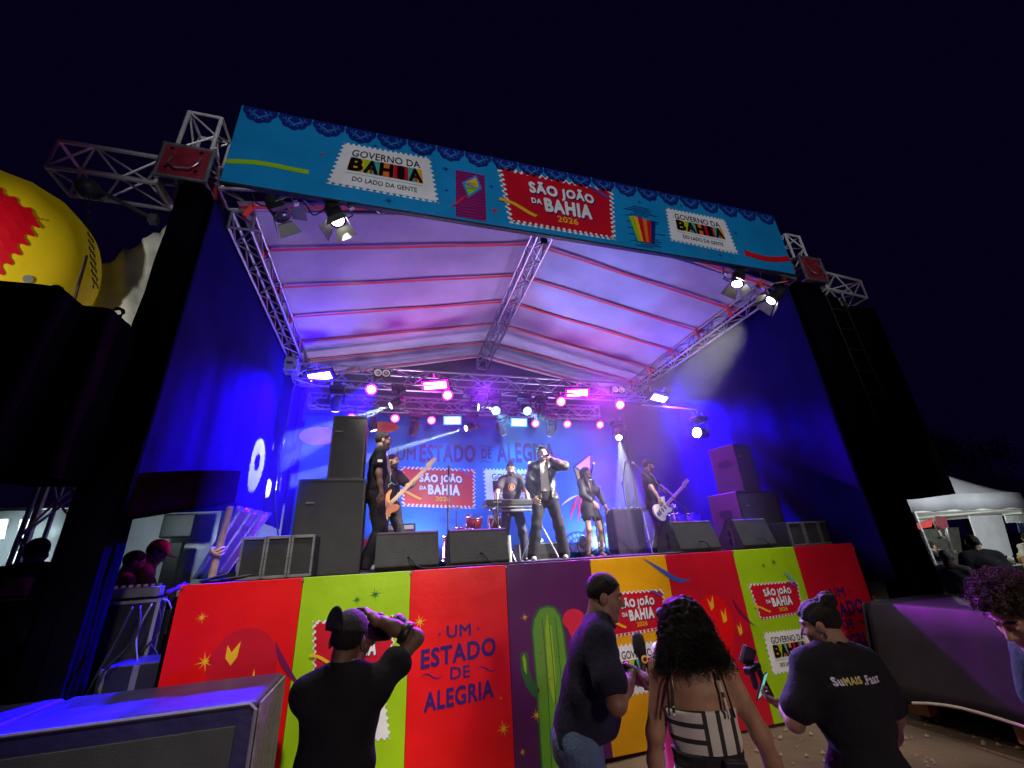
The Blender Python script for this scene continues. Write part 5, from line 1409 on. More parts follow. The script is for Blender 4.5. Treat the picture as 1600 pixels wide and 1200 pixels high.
# ------------------------------------------------------------------ figures: smooth bodies grown from distance fields
def _n(v):
    v = np.asarray(v, float); return v / (np.linalg.norm(v) + 1e-12)
class SDF:
    """list of primitives joined smoothly; box-local evaluation on a grid"""
    def __init__(s, k=.03): s.p = []; s.k = k; s.cut = []; s.dis = None
    def cap(s, a, b, ra, rb=None, side=None, f=1.0, k=None):
        s.p.append(('c', np.array(a, float), np.array(b, float), ra, ra if rb is None else rb, None if side is None else _n(side), f, k)); return s
    def ell(s, c, r, M=None, k=None, neg=False):
        s.p.append(('n' if neg else 'e', np.array(c, float), np.array(r, float), np.eye(3) if M is None else np.array(M, float), None, None, 0, k)); return s
    def bounds(s, pad):
        lo, hi = [], []
        for p in s.p:
            if p[0] == 'c':
                r = max(p[3], p[4]) * max(1, p[6]); lo.append(np.minimum(p[1], p[2]) - r); hi.append(np.maximum(p[1], p[2]) + r)
            elif p[0] == 'e': lo.append(p[1] - p[2].max()); hi.append(p[1] + p[2].max())
        return np.min(lo, 0) - pad, np.max(hi, 0) + pad
    def mesh(s, h):
        lo, hi = s.bounds(h * 3 + .01)
        n = np.ceil((hi - lo) / h).astype(int) + 1
        F = np.full(n, 1e3)
        ax = [lo[i] + h * np.arange(n[i]) for i in range(3)]
        for p in s.p:
            k = p[7] or s.k
            if p[0] == 'c':
                r = max(p[3], p[4]) * max(1, p[6]); a = np.minimum(p[1], p[2]) - r - k * 1.5 - h * 2; b = np.maximum(p[1], p[2]) + r + k * 1.5 + h * 2
            else: a = p[1] - p[2].max() - k * 1.5 - h * 2; b = p[1] + p[2].max() + k * 1.5 + h * 2
            i0 = np.clip(np.floor((a - lo) / h).astype(int), 0, n - 1); i1 = np.clip(np.ceil((b - lo) / h).astype(int) + 1, 1, n)
            sl = tuple(slice(i0[i], i1[i]) for i in range(3))
            X, Y, Z = np.meshgrid(*[ax[i][sl[i]] for i in range(3)], indexing='ij')
            Q = np.stack((X, Y, Z), -1)
            if p[0] == 'c':
                pa = Q - p[1]; ba = p[2] - p[1]
                if p[5] is not None:
                    cmp_ = pa @ p[5]; pa = pa - p[5] * (cmp_ * (1 - 1 / p[6]))[..., None]
                    ba = ba - p[5] * (ba @ p[5]) * (1 - 1 / p[6])
                t = np.clip((pa @ ba) / (ba @ ba + 1e-12), 0, 1)
                d = np.linalg.norm(pa - t[..., None] * ba, axis=-1) - (p[3] + (p[4] - p[3]) * t)
            else:
                q = (Q - p[1]) @ p[3] / p[2]
                d = (np.linalg.norm(q, axis=-1) - 1) * p[2].min()
            G = F[sl]
            if p[0] == 'n':
                hh = np.clip(.5 - .5 * (G + d) / k, 0, 1); F[sl] = G * (1 - hh) - d * hh + k * hh * (1 - hh)
            else:
                hh = np.clip(.5 + .5 * (G - d) / k, 0, 1); F[sl] = G * (1 - hh) + d * hh - k * hh * (1 - hh)
        if s.cut or s.dis:
            X, Y, Z = np.meshgrid(*ax, indexing='ij')
            if s.dis: F = F + s.dis(X, Y, Z)
            for c in s.cut: F = np.maximum(F, c(X, Y, Z))
        F[0] = F[-1] = 1; F[:, 0] = F[:, -1] = 1; F[:, :, 0] = F[:, :, -1] = 1
        return nets(F, lo, h)
def nets(F, lo, h):
    ins = F < 0
    nx, ny, nz = F.shape
    acc = np.zeros((nx - 1, ny - 1, nz - 1, 3)); cnt = np.zeros((nx - 1, ny - 1, nz - 1))
    quads = []
    for ax in range(3):
        sl0 = [slice(None)] * 3; sl1 = [slice(None)] * 3
        sl0[ax] = slice(0, -1); sl1[ax] = slice(1, None)
        a, b = F[tuple(sl0)], F[tuple(sl1)]
        cr = (a < 0) != (b < 0)
        I = np.argwhere(cr)
        if not len(I): continue
        av, bv = a[cr], b[cr]
        t = av / (av - bv)
        pos = I.astype(float); pos[:, ax] += t
        o1, o2 = [k for k in range(3) if k != ax]
        for d1 in (0, -1):
            for d2 in (0, -1):
                J = I.copy(); J[:, o1] += d1; J[:, o2] += d2
                ok = (J >= 0).all(1) & (J[:, 0] < nx - 1) & (J[:, 1] < ny - 1) & (J[:, 2] < nz - 1)
                np.add.at(acc, tuple(J[ok].T), pos[ok]); np.add.at(cnt, tuple(J[ok].T), 1)
        quads.append((ax, o1, o2, I, av < 0))
    act = cnt > 0
    idx = np.full(cnt.shape, -1); idx[act] = np.arange(act.sum())
    V = acc[act] / cnt[act][:, None] * h + lo
    out = []
    for ax, o1, o2, I, neg in quads:
        def g(d1, d2):
            J = I.copy(); J[:, o1] += d1; J[:, o2] += d2
            return idx[tuple(J.T)]
        ok = (I[:, o1] > 0) & (I[:, o2] > 0)
        q = np.stack((g(-1, -1), g(0, -1), g(0, 0), g(-1, 0)), 1)
        flip = neg if ax != 1 else ~neg
        q[~flip] = q[~flip][:, ::-1]
        out.append(q[ok])
    Q = np.concatenate(out)
    Q = Q[(Q >= 0).all(1)]
    return V, Q
def smooth_v(V, Q, it=2, w=.5):
    for _ in range(it):
        A = np.zeros_like(V); C = np.zeros(len(V))
        for i in range(4):
            j = (i + 1) % 4
            np.add.at(A, Q[:, i], V[Q[:, j]]); np.add.at(C, Q[:, i], 1)
            np.add.at(A, Q[:, j], V[Q[:, i]]); np.add.at(C, Q[:, j], 1)
        V = V * (1 - w) + w * A / np.maximum(C, 1)[:, None]
    return V
class Mesh:
    def __init__(s): s.V = []; s.Q = []; s.M = []; s.n = 0
    def add(s, V, Q, m=0):
        s.V.append(V); s.Q.append(Q + s.n); s.M.append(np.full(len(Q), m) if np.isscalar(m) else m); s.n += len(V)
    def build(s, name, mats, parent):
        V = np.concatenate(s.V); Q = np.concatenate(s.Q); M = np.concatenate(s.M)
        me = bpy.data.meshes.new(name)
        me.vertices.add(len(V)); me.vertices.foreach_set('co', V.ravel())
        me.loops.add(len(Q) * 4); me.loops.foreach_set('vertex_index', Q.ravel().astype(np.int32))
        me.polygons.add(len(Q)); me.polygons.foreach_set('loop_start', np.arange(0, len(Q) * 4, 4, dtype=np.int32))
        try: me.polygons.foreach_set('loop_total', np.full(len(Q), 4, dtype=np.int32))
        except Exception: pass
        for m in (mats if isinstance(mats, (list, tuple)) else [mats]): me.materials.append(m)
        me.polygons.foreach_set('material_index', M.astype(np.int32))
        me.polygons.foreach_set('use_smooth', np.ones(len(Q), bool))
        me.update(calc_edges=True); me.validate()
        o = bpy.data.objects.new(name, me); COL.objects.link(o); o.parent = parent
        return o

def ik(a, t, l1, l2, hint):
    a, t = np.array(a, float), np.array(t, float)
    d = t - a; D = np.linalg.norm(d)
    if D > (l1 + l2) * .995: t = a + d / D * (l1 + l2) * .995; d = t - a; D = np.linalg.norm(d)
    x = (l1 * l1 - l2 * l2 + D * D) / (2 * D); y = math.sqrt(max(l1 * l1 - x * x, 1e-6))
    u = d / D; hn = np.array(hint, float); hn = _n(hn - u * (hn @ u))
    return a + u * x + hn * y, t
def wrinkle(amp, seed, fx=9, fz=16):
    r = random.Random(seed); p = [r.uniform(0, 6) for _ in range(6)]
    return lambda X, Y, Z: amp * (np.sin(X * fx + 3 * np.sin(Z * 5 + p[0]) + p[1]) * np.sin(Z * fz + 2.5 * np.sin(X * 7 + Y * 6 + p[2])) + .6 * np.sin(Y * fx * 1.6 + Z * fz * 1.4 + 2 * np.sin(X * 11 + p[3])) + .4 * np.sin((X + Y) * 31 + Z * 23 + p[4]))
def rotm(yaw=0, pitch=0, roll=0):
    """columns: right, forward, up of a head turned left by yaw, nodded down by pitch"""
    return np.array((Matrix.Rotation(yaw, 3, 'Z') @ Matrix.Rotation(-pitch, 3, 'X') @ Matrix.Rotation(roll, 3, 'Y')))

def skinmat(name, col):
    if name in MATS: return MATS[name]
    m = mat(name, col, .52, 0, .28, 16, .22, 170)
    b = m.node_tree.nodes['Principled BSDF']
    b.inputs['Subsurface Weight'].default_value = .08; b.inputs['Subsurface Radius'].default_value = (.02, .008, .004)
    return m
SK = dict(light=skinmat('skin_light', (.50, .30, .21)), tan=skinmat('skin_tan', (.34, .19, .12)), brown=skinmat('skin_brown', (.20, .105, .065)), dark=skinmat('skin_dark', (.12, .062, .04)))
HAIRM = mat('dark_hair', (.009, .007, .006), .62, 0, .3, 40, .6, 160, spec=.22)
EYEW = mat('eye_white', (.6, .58, .55), .2, 0, 0); EYED = mat('eye_dark', (.01, .008, .006), .08, 0, 0); LIPM = mat('lips', (.30, .09, .08), .4, 0, 0); BROW = mat('eyebrow_hair', (.015, .01, .008), .7, 0, 0)
BEARD = mat('beard_hair', (.025, .017, .013), .75, 0, .5, 80, .6, 300)

def hand_mesh(wrist, d, nrm, s, curl=.5, thumb=1, spread=.16, h=.005):
    """d = along the hand, nrm = out of the back of the hand; thumb +-1 side"""
    d = _n(d); nrm = np.array(nrm, float); nrm = _n(nrm - d * (nrm @ d)); sd = np.cross(d, nrm) * thumb
    w = np.array(wrist, float)
    S = SDF(.010 * s)
    pc = w + d * .05 * s
    S.cap(w - d * .03 * s, w + d * .01 * s, .026 * s, .027 * s, sd, 1.15)
    S.cap(w + d * .02 * s, w + d * .075 * s, .0155 * s, .0145 * s, sd, 2.5)
    S.cap(w + d * .025 * s + sd * .022 * s, w + d * .045 * s + sd * .03 * s, .018 * s, .014 * s)
    lens = [(.040, .026, .020), (.045, .029, .022), (.041, .027, .021), (.032, .020, .018)]
    for i, L in enumerate(lens):
        off = (1.5 - i) * .0205
        p = w + d * (.083 - .004 * abs(i - 1)) * s + sd * off * s
        ang = 0; dd = _n(d + sd * (1.5 - i) * spread)
        for j, l in enumerate(L):
            ang = curl * (.55 + .45 * j) * (1 + .1 * i)
            cd = _n(dd * math.cos(ang) - nrm * math.sin(ang)) if j == 0 else _n(cd * math.cos(ang * .9) + _n(np.cross(sd, cd) * thumb * (-1)) * 0 + (-(nrm * math.cos(acc) + dd * math.sin(acc))) * math.sin(ang * .9))
            acc = ang if j == 0 else acc + ang * .9
            q = p + cd * l * s
            S.cap(p, q, (.0092 - .0008 * j - .0006 * (i == 3)) * s, (.0086 - .0009 * j) * s, k=.004 * s)
            p = q
    tp = w + d * .030 * s + sd * .030 * s
    t1 = tp + _n(d * .75 + sd * .65 - nrm * .35 * (0.4 + curl)) * .038 * s
    t2 = t1 + _n(d * .9 + sd * (.25 - .5 * curl) - nrm * .5 * curl) * .030 * s
    S.cap(tp, t1, .0135 * s, .011 * s, k=.008 * s).cap(t1, t2, .0105 * s, .0085 * s, k=.004 * s)
    return S.mesh(h)

def head_mesh(c, Rm, s, kw, h=.006):
    """returns V, Q, material indices (0 skin 1 white 2 dark 3 lips 4 brow/beard)"""
    S = SDF(.022)
    f = lambda p: tuple(p)
    fat = kw.get('fat', 0)
    S.ell((0, -.012, .038), (.076, .097, .090)).ell((0, .022, -.025), (.063 + fat * .01, .072, .085))
    S.cap((-.042 - fat * .01, .0, -.068), (0, .058, -.095), .024 + fat * .008, .024).cap((.042 + fat * .01, .0, -.068), (0, .058, -.095), .024 + fat * .008, .024)
    S.ell((0, .068, -.098), (.026, .022, .020), k=.015)
    for sx in (-1, 1):
        S.ell((sx * .040, .055, -.022), (.026, .026, .024), k=.02)
        S.ell((sx * .082, -.008, -.004), (.010, .022, .033), k=.008)
        S.ell((sx * .031, .093, .015), (.019, .014, .012), k=.012, neg=True)
        S.ell((sx * .031, .076, .014), (.0135, .0135, .0125), k=.004)
        S.cap((sx * .012, .088, .036), (sx * .050, .074, .034), .0085, .007, k=.010)
    S.cap((0, .084, .018), (0, .108, -.022), .0085, .0125, k=.010)
    for sx in (-1, 1): S.ell((sx * .013, .096, -.026), (.010, .010, .008), k=.006)
    S.cap((-.021, .082, -.054), (.021, .082, -.054), .0085, .0085, k=.006).cap((-.018, .082, -.067), (.018, .082, -.067), .0095, .0095, k=.006)
    if kw.get('mouth_open'): S.ell((0, .096, -.061), (.016, .014, .006), k=.004, neg=True)
    S.cap((0, -.028, -.06), (0, -.035, -.12), .051 + fat * .012, .053 + fat * .012, k=.03)
    V, Q = S.mesh(h / s)
    V = smooth_v(V, Q, 1, .5)
    C = V[Q].mean(1); m = np.zeros(len(Q), int)
    x, y, z = C.T; ax = np.abs(x)
    m[(((ax - .031) / .0125) ** 2 + ((z - .0145) / .0062) ** 2 < 1) & (y > .07)] = 1
    m[(((ax - .031) / .0058) ** 2 + ((z - .0145) / .0062) ** 2 < 1) & (y > .07)] = 2
    m[((x / .026) ** 2 + ((z + .0605) / .0125) ** 2 < 1) & (y > .075)] = 3
    m[(np.abs(z - .040 + .004 * ((ax - .03) / .02) ** 2) < .0048) & (ax > .013) & (ax < .052) & (y > .05)] = 4
    if kw.get('beard'):
        bz = -.040 - .0
        m[((z < -.045) & (z > -.125) & (y > -.0) & ((x / .024) ** 2 + ((z + .0605) / .0125) ** 2 > 1)) | ((np.abs(z + .041) < .006) & (ax < .028) & (y > .07)) | ((ax > .055) & (y > 0) & (y < .03) & (z < .005) & (z > -.1))] = 4
    if kw.get('goatee'): m[(z < -.075) & (z > -.125) & (y > .045) & (ax < .03)] = 4
    V = (V * s) @ Rm.T + c
    return V, Q, m

def hair_mesh(kind, c, Rm, s, h, seed):
    S = SDF(.02)
    rr_ = random.Random(seed); ph = rr_.uniform(0, 6)
    if kind == 'short':
        S.ell((0, -.014, .042), (.081, .102, .094))
        S.cut.append(lambda X, Y, Z: (Y * .80 + .012 + .012 * np.sin(X * 60)) - Z)
        S.dis = lambda X, Y, Z: .0022 * np.sin(X * 170 + ph) * np.sin(Y * 150) * np.sin(Z * 160)
    elif kind == 'tuft':
        S.ell((0, -.016, .046), (.086, .105, .098)).ell((.01, .055, .105), (.055, .045, .028), k=.03)
        S.cut.append(lambda X, Y, Z: (Y * .78 + .018) - Z)
        S.dis = lambda X, Y, Z: .005 * np.sin(X * 95 + 30 * Z + ph) * np.sin(Y * 70 + X * 40) + .003 * np.sin(Z * 140 + X * 60)
    elif kind == 'bun':
        S.ell((0, -.018, .040), (.084, .108, .098)).ell((0, -.100, .115), (.052, .050, .046), k=.012)
        S.cut.append(lambda X, Y, Z: (Y * .95 - .012) - Z)
        S.dis = lambda X, Y, Z: .003 * np.sin(X * 140 + 60 * Z + 40 * Y) + .0015 * np.sin(Z * 150 + Y * 60)
    elif kind == 'long':
        S.ell((0, -.016, .042), (.084, .104, .096))
        S.cap((0, -.07, .03), (0, -.10, -.25), .075, .055, (1, 0, 0), 1.3)
        for sx in (-1, 1): S.cap((sx * .07, -.01, .04), (sx * .085, .02, -.20), .035, .028).cap((sx * .085, .02, -.20), (sx * .09, .05, -.30), .028, .014)
        S.cut.append(lambda X, Y, Z: np.where(Z > -.02, (Y * 1.0 - .0) - np.maximum(Z, 0) - .035 + 0 * X, Y - .085))
        S.dis = lambda X, Y, Z: .004 * np.sin(X * 110 + Y * 80 + 2 * np.sin(Z * 12))
    elif kind == 'curly':
        S.ell((0, -.035, .045), (.112, .122, .100)).ell((0, -.06, -.03), (.142, .115, .115)).ell((0, -.060, -.10), (.160, .10, .10))
        S.cut.append(lambda X, Y, Z: Y - .045)
        S.dis = lambda X, Y, Z: .008 * np.sin(X * 75 + 4 * np.sin(Z * 30)) * np.sin(Z * 70 + 3 * np.sin(X * 40 + Y * 30)) + .004 * np.sin(Y * 90 + Z * 110)
    elif kind == 'afro':
        S.ell((0, -.02, .06), (.105, .118, .095)).ell((.0, .06, .105), (.06, .045, .04)).ell((0, -.07, .0), (.09, .07, .08))
        S.cut.append(lambda X, Y, Z: (Y * .8 + .01) - Z)
        S.dis = lambda X, Y, Z: .010 * np.sin(X * 80 + 3 * np.sin(Z * 40)) * np.sin(Z * 75 + 3 * np.sin(X * 40 + Y * 30)) * np.sin(Y * 70 + ph)
    else: return None
    V, Q = S.mesh(h / s)
    return (V * s) @ Rm.T + c, Q
def curls(c, Rm, s, seed, n=800, shape='curly', parent=None, m=None):
    r = random.Random(seed); mb = MB()
    for k in range(n):
        if shape == 'curly':
            a = r.uniform(math.pi * .98, 2.02 * math.pi) if r.random() < .93 else r.uniform(0, 6.28); z = r.uniform(-.13, .13)
            R0 = (.105 + .055 * math.exp(-((z + .12) / .11) ** 2)) * (1 if z < .06 else max(.2, 1 - ((z - .06) / .095) ** 2))
            p = Vector((R0 * 1.02 * math.cos(a) - (.03 if z < -.2 else 0), -.055 + R0 * .86 * math.sin(a), z)); L = r.uniform(.04, .09)
            if p.y > .045: p.y = .03
            if z < -.05: L += r.uniform(0, .035)
        else:
            a = r.uniform(0, 6.28); b = r.uniform(-.1, 1.5)
            p = Vector((.10 * math.cos(a) * math.cos(b), -.01 + .112 * math.sin(a) * math.cos(b), .06 + .095 * math.sin(b))); L = r.uniform(.02, .05)
            if p.z < .8 * p.y + .03: continue
        hd = Vector((p.x, p.y + .03, 0)).normalized() * .25 + Vector((r.gauss(0, .25), r.gauss(0, .2), -1 if shape == 'curly' else r.uniform(-.6, 1)))
        hd.normalize(); d, u, w = frame(hd); cr = r.uniform(.005, .012); tn = r.uniform(2.2, 4); ph = r.uniform(0, 6)
        pts = []
        for i in range(9):
            t = i / 8; q = p + d * L * t + (u * math.cos(ph + tn * t * 6.28) + w * math.sin(ph + tn * t * 6.28)) * cr
            v = Rm @ (np.array(q) * s) + c
            pts.append(tuple(v))
        mb.tube(pts, .0013 * s, 3)
    o = mb.build('curl_strands', m or HAIRM, parent, True); o['kind'] = 'stuff'
    return o

def person(label, loc, yaw, Ht=1.75, b=1.0, skin='tan', lean=0, side=0, turn=0, head=(0, 0, 0), arms=None, feet=None, hair='short', top=None, bottom=None, shoes=None,
           group=None, hs=.013, hh=.007, knee=None, face=None, pelvis=None, female=False, hairmat=None, extra=None, handh=.006, belly=0, headshift=(0, 0, 0), nohands=False):
    face = face or {}
    t = thing('person', label, 'person', loc, yaw, group)
    Mw = Matrix.Translation(Vector(loc)) @ Matrix.Rotation(yaw, 4, 'Z'); Mi = Mw.inverted()
    L = lambda p: np.array(Mi @ Vector(p[1:])) if p[0] == 'w' else np.array(p, float)
    s = Ht / 1.75
    X = np.array((1., 0, 0)); 
    pel = np.array((0, 0, .94 * s)) if pelvis is None else L(pelvis)
    up = np.array((math.sin(side) * math.cos(lean), math.sin(lean), math.cos(lean) * math.cos(side))); up = _n(up)
    rt = _n(np.array((math.cos(turn), -math.sin(turn) * -1, 0)) - 0); rt = _n(rt - up * (rt @ up)); fw = np.cross(up, rt)
    ch = pel + up * .36 * s; nk = pel + up * .555 * s
    sw = (.150 if female else .168) * s * (.6 + .4 * b)
    sh = {1: nk - up * .065 * s + rt * sw, -1: nk - up * .065 * s - rt * sw}
    hipw = .095 * s * (.7 + .3 * b)
    hip = {1: pel + X * hipw - np.array((0, 0, .02)), -1: pel - X * hipw - np.array((0, 0, .02))}
    ft = {1: np.array((.12 * s, 0, 0)), -1: np.array((-.12 * s, 0, 0))}
    if feet: ft = {1: L(feet[0]), -1: L(feet[1])}
    knees, ank = {}, {}
    for e in (1, -1):
        a = ft[e] + np.array((0, -.04, .085 * s))
        knees[e], ank[e] = ik(hip[e], a, .435 * s, .43 * s, (knee or {}).get(e, (e * .15, 1, 0)))
    arms = arms or {}
    el, wr, hd_, hn_, cu = {}, {}, {}, {}, {}
    for e in (1, -1):
        A = arms.get(e, {})
        tgt = L(A['to']) if 'to' in A else sh[e] + np.array((e * .10, .05, -.53)) * s
        el[e], wr[e] = ik(sh[e], tgt, .29 * s, .255 * s, A.get('hint', (e * .5, -1, 0)))
        fd = _n(wr[e] - el[e])
        hd_[e] = _n(L(A['dir']) - (Mi.translation if False else 0)) if 'dir' in A else fd
        hn_[e] = np.array(A.get('nrm', (e * .9, -.2, .1)), float); cu[e] = A.get('curl', .35)
    # body
    S = SDF(.035)
    rb = .098 * s * (.5 + .5 * b)
    def torso(S, o=0, bel=1):
        S.cap(pel - up * .02 * s, pel + up * .03 * s, (.108 if not female else .112) * s * (.55 + .45 * b) + o, rb * 1.0 + o, rt, 1.45 if not female else 1.5)
        S.cap(pel + up * .05 * s, pel + up * .22 * s, rb * (1.0 + .12 * (b - 1)) * (.92 if female else 1) + o, rb * (.86 if female else 1) + o, rt, 1.38)
        S.cap(pel + up * .24 * s, ch + up * .04 * s, rb * .98 + o, rb * 1.04 + o, rt, 1.5)
        S.cap(sh[1] - rt * .045 * s, sh[-1] + rt * .045 * s, .058 * s * (.7 + .3 * b) + o, None)
        S.cap(nk - up * .06 * s, nk - up * .01 * s, .075 * s + o, .055 * s + o * .6, rt, 1.35)
        for e in (-1, 1): S.cap(nk + up * .005 * s + rt * e * .03 * s, sh[e] + up * .012 * s, .044 * s + o * .8, .050 * s + o, k=.04)
        if belly: S.ell(pel + up * .13 * s + fw * .06 * s, np.array((.15, .11 + belly * .5, .14)) * s + o)
        if female:
            for e in (-1, 1): S.ell(ch + fw * .075 * s + rt * e * .075 * s - up * .03 * s, np.array((.062, .055, .06)) * s + o)
    torso(S)
    hc = nk + up * .02 * s + np.array((0, .022, .112)) * s + fw * .02 * s + np.array(headshift)
    S.cap(nk - up * .03 * s, hc + np.array((0, -.02, -.09)) * s, .056 * s, .050 * s)
    for e in (1, -1):
        S.cap(sh[e], el[e], .050 * s * (.6 + .4 * b), .040 * s * (.7 + .3 * b)).cap(el[e], (el[e] + wr[e]) / 2, .040 * s * (.7 + .3 * b), .036 * s * (.7 + .3 * b)).cap((el[e] + wr[e]) / 2, wr[e], .036 * s * (.7 + .3 * b), .026 * s)
        S.cap(hip[e], knees[e], .083 * s * (.6 + .4 * b), .055 * s * (.8 + .2 * b)).cap(knees[e], knees[e] * .6 + ank[e] * .4 + np.array((0, -.012, 0)), .053 * s, .050 * s).cap(knees[e] * .6 + ank[e] * .4, ank[e], .048 * s, .036 * s)
        S.cap(ank[e] + np.array((0, -.01, -.03)), ank[e] + np.array((0, .13, -.055)) * s, .034 * s, .026 * s)
    V, Q = S.mesh(hs); V = smooth_v(V, Q, 1)
    M_ = Mesh(); M_.add(V, Q, 0)
    Rm = rotm(*head)
    hv, hq, hm = head_mesh(hc, Rm, s, face, hh); M_.add(hv, hq, hm)
    if not nohands:
        for e in (1, -1):
            v, q = hand_mesh(wr[e], hd_[e], hn_[e], s * 1.02, cu[e], arms.get(e, {}).get('thumb', e if True else 1) * 1, h=handh)
            M_.add(v, q, 0)
    body = M_.build('body', [SK[skin], EYEW, EYED, LIPM, BEARD if (face.get('beard') or face.get('goatee')) else BROW], t)
    J = dict(pel=pel, ch=ch, nk=nk, sh=sh, el=el, wr=wr, hip=hip, kn=knees, an=ank, hc=hc, Rm=Rm, s=s, up=up, rt=rt, fw=fw, t=t, Mw=Mw, torso=torso, ft=ft)
    # hair
    if hair:
        hr = hair_mesh(hair, hc, Rm, s, .006 if hh < .0065 else .008, hash(label) % 97 if False else len(label))
        if hr: m2 = Mesh(); m2.add(*hr); J['hair'] = m2.build('hair', hairmat or HAIRM, t)
    # clothes
    if top:
        S = SDF(.03); o = top.get('o', .014)
        torso(S, o)
        fr = top.get('sleeve', .62)
        for e in (1, -1):
            if fr <= 0: continue
            f1 = min(fr, 1); q = sh[e] + (el[e] - sh[e]) * f1
            S.cap(sh[e], q, .052 * s * (.6 + .4 * b) + o, .047 * s * (.6 + .4 * b) + o * top.get('flare', 1.5))
            if fr > 1: S.cap(el[e], el[e] + (wr[e] - el[e]) * (fr - 1), .043 * s + o * 1.2, .033 * s + o * 1.3)
        hem = top.get('hem', .86) * s
        lo = pel + up * (hem - .94 * s)
        if top.get('skirt'): S.cap(pel, lo, rb * 1.1 + o, rb * 1.15 + o * 2 + top['skirt'], rt, 1.4)
        elif hem < .9 * s: S.cap(pel, lo, rb * 1.12 + o, rb * 1.15 + o * 1.2, rt, 1.42)
        S.cut.append(lambda X, Y, Z: lo[2] + .006 * np.sin(X * 25) + (Y - lo[1]) * (-.0) - Z)
        nc = nk + up * .01 * s; nr = top.get('neck', .056) * s
        S.cut.append(lambda X, Y, Z: nr - np.sqrt((X - nc[0]) ** 2 + (Y - nc[1] - .01) ** 2 + (np.maximum(0, (nk[2] - .02 * s) - Z) * 2) ** 2))
        if top.get('strapless'): zt_ = ch[2] + top['strapless']; S.cut.append(lambda X, Y, Z: Z - zt_)
        if top.get('open'):
            wo = top['open']; S.cut.append(lambda X, Y, Z: np.minimum(wo - np.abs(X - pel[0]), (Y - pel[1] - .02) * 1.0) * 1.0)
        S.dis = wrinkle(top.get('w', .0055), len(label), 10, 18)
        v, q = S.mesh(top.get('h', hs)); m2 = Mesh(); m2.add(v, q); J['top'] = m2.build(top.get('name', 'shirt'), top['m'], t)
    if top and not top.get('strapless'):
        rn = top.get('neck', .056) * s + .004; cc = nk + np.array((0, .01, .012 * s))
        MB().tube([(cc[0] + rn * math.cos(a), cc[1] + rn * math.sin(a) , cc[2] - .022 * s * (1 + math.sin(a)) * .8) for a in [i * .3142 for i in range(21)]], .0075, 6).build('neck_rib', top['m'], t, True)
    if bottom:
        S = SDF(.03); o = bottom.get('o', .014)
        S.cap(pel - up * .03, pel + up * .05 * s, .112 * s * (.55 + .45 * b) + o, rb + o, rt, 1.45)
        ln = bottom.get('len', 1.0)
        for e in (1, -1):
            if ln <= .5:
                q = hip[e] + (knees[e] - hip[e]) * ln * 2; S.cap(hip[e], q, .085 * s * (.6 + .4 * b) + o, .078 * s + o * 1.2)
            else:
                f1 = (ln - .5) * 2; S.cap(hip[e], knees[e], .085 * s * (.6 + .4 * b) + o, .056 * s + o * 1.3).cap(knees[e], knees[e] + (ank[e] - knees[e]) * f1 + np.array((0, .0, -.02)), .056 * s + o * 1.3, .040 * s + o * bottom.get('flare', 1.6))
        if bottom.get('skirt'): S.cap(pel - up * .0, pel - np.array((0, 0, bottom['skirt'])), .115 * s + o, .125 * s + o * 1.5, X, 1.5)
        wz = pel[2] + .085 * s
        S.cut.append(lambda X, Y, Z: Z - wz)
        za = min(ank[1][2], ank[-1][2]) - .055 * s
        S.cut.append(lambda X, Y, Z: za - Z)
        S.dis = wrinkle(bottom.get('w', .005), len(label) + 5, 8, 22)
        v, q = S.mesh(hs); m2 = Mesh(); m2.add(v, q); J['bottom'] = m2.build(bottom.get('name', 'trousers'), bottom['m'], t)
    if shoes:
        for e in (1, -1):
            S = SDF(.02); a = ank[e]; z0 = ft[e][2]
            S.cap((a[0], a[1] - .03, z0 + .05 * s), (a[0], a[1] + .12 * s, z0 + .04 * s), .042 * s, .036 * s, (1, 0, 0), 1.05).cap((a[0], a[1] + .0, z0 + .07), (a[0], a[1] + .02, z0 + .10), .042 * s, .04 * s)
            S.cut.append(lambda X, Y, Z: z0 + .002 - Z)
            v, q = S.mesh(.009); m2 = Mesh(); m2.add(v, q); so = m2.build('shoe', shoes, t)
    return t, J
def pw(p): return ('w', *p)
def decal(J, ob, body, uv, size, m, name, view_from, rollv=0, bold=.03, fn=None):
    """print on cloth: flat lettering projected on the garment from one side"""
    me = ob.data
    bv = BVHTree.FromPolygons([v.co for v in me.vertices], [tuple(p.vertices) for p in me.polygons])
    d = Vector(view_from).normalized(); fwv = -d
    sdv = Vector((0, 0, 1)).cross(d).normalized() if abs(d.z) < .9 else Vector((1, 0, 0)); upv = d.cross(sdv)
    cr_, sr_ = math.cos(rollv), math.sin(rollv)
    o = Vector(uv)
    def mp(u, v, l=1):
        x, y = u * size[0], v * size[1]
        p = o + sdv * (x * cr_ - y * sr_) + upv * (x * sr_ + y * cr_) + d * .5
        hit = bv.ray_cast(p, fwv, 1.2)
        return (hit[0] if hit[0] is not None else p - d * .5) + d * (.0035 + .001 * l)
    q = FL(mp)
    if fn: fn(q)
    else: q.text(body, -.5, -.5, .5, .5, 1, bold)
    return q.build(name, m, ob)
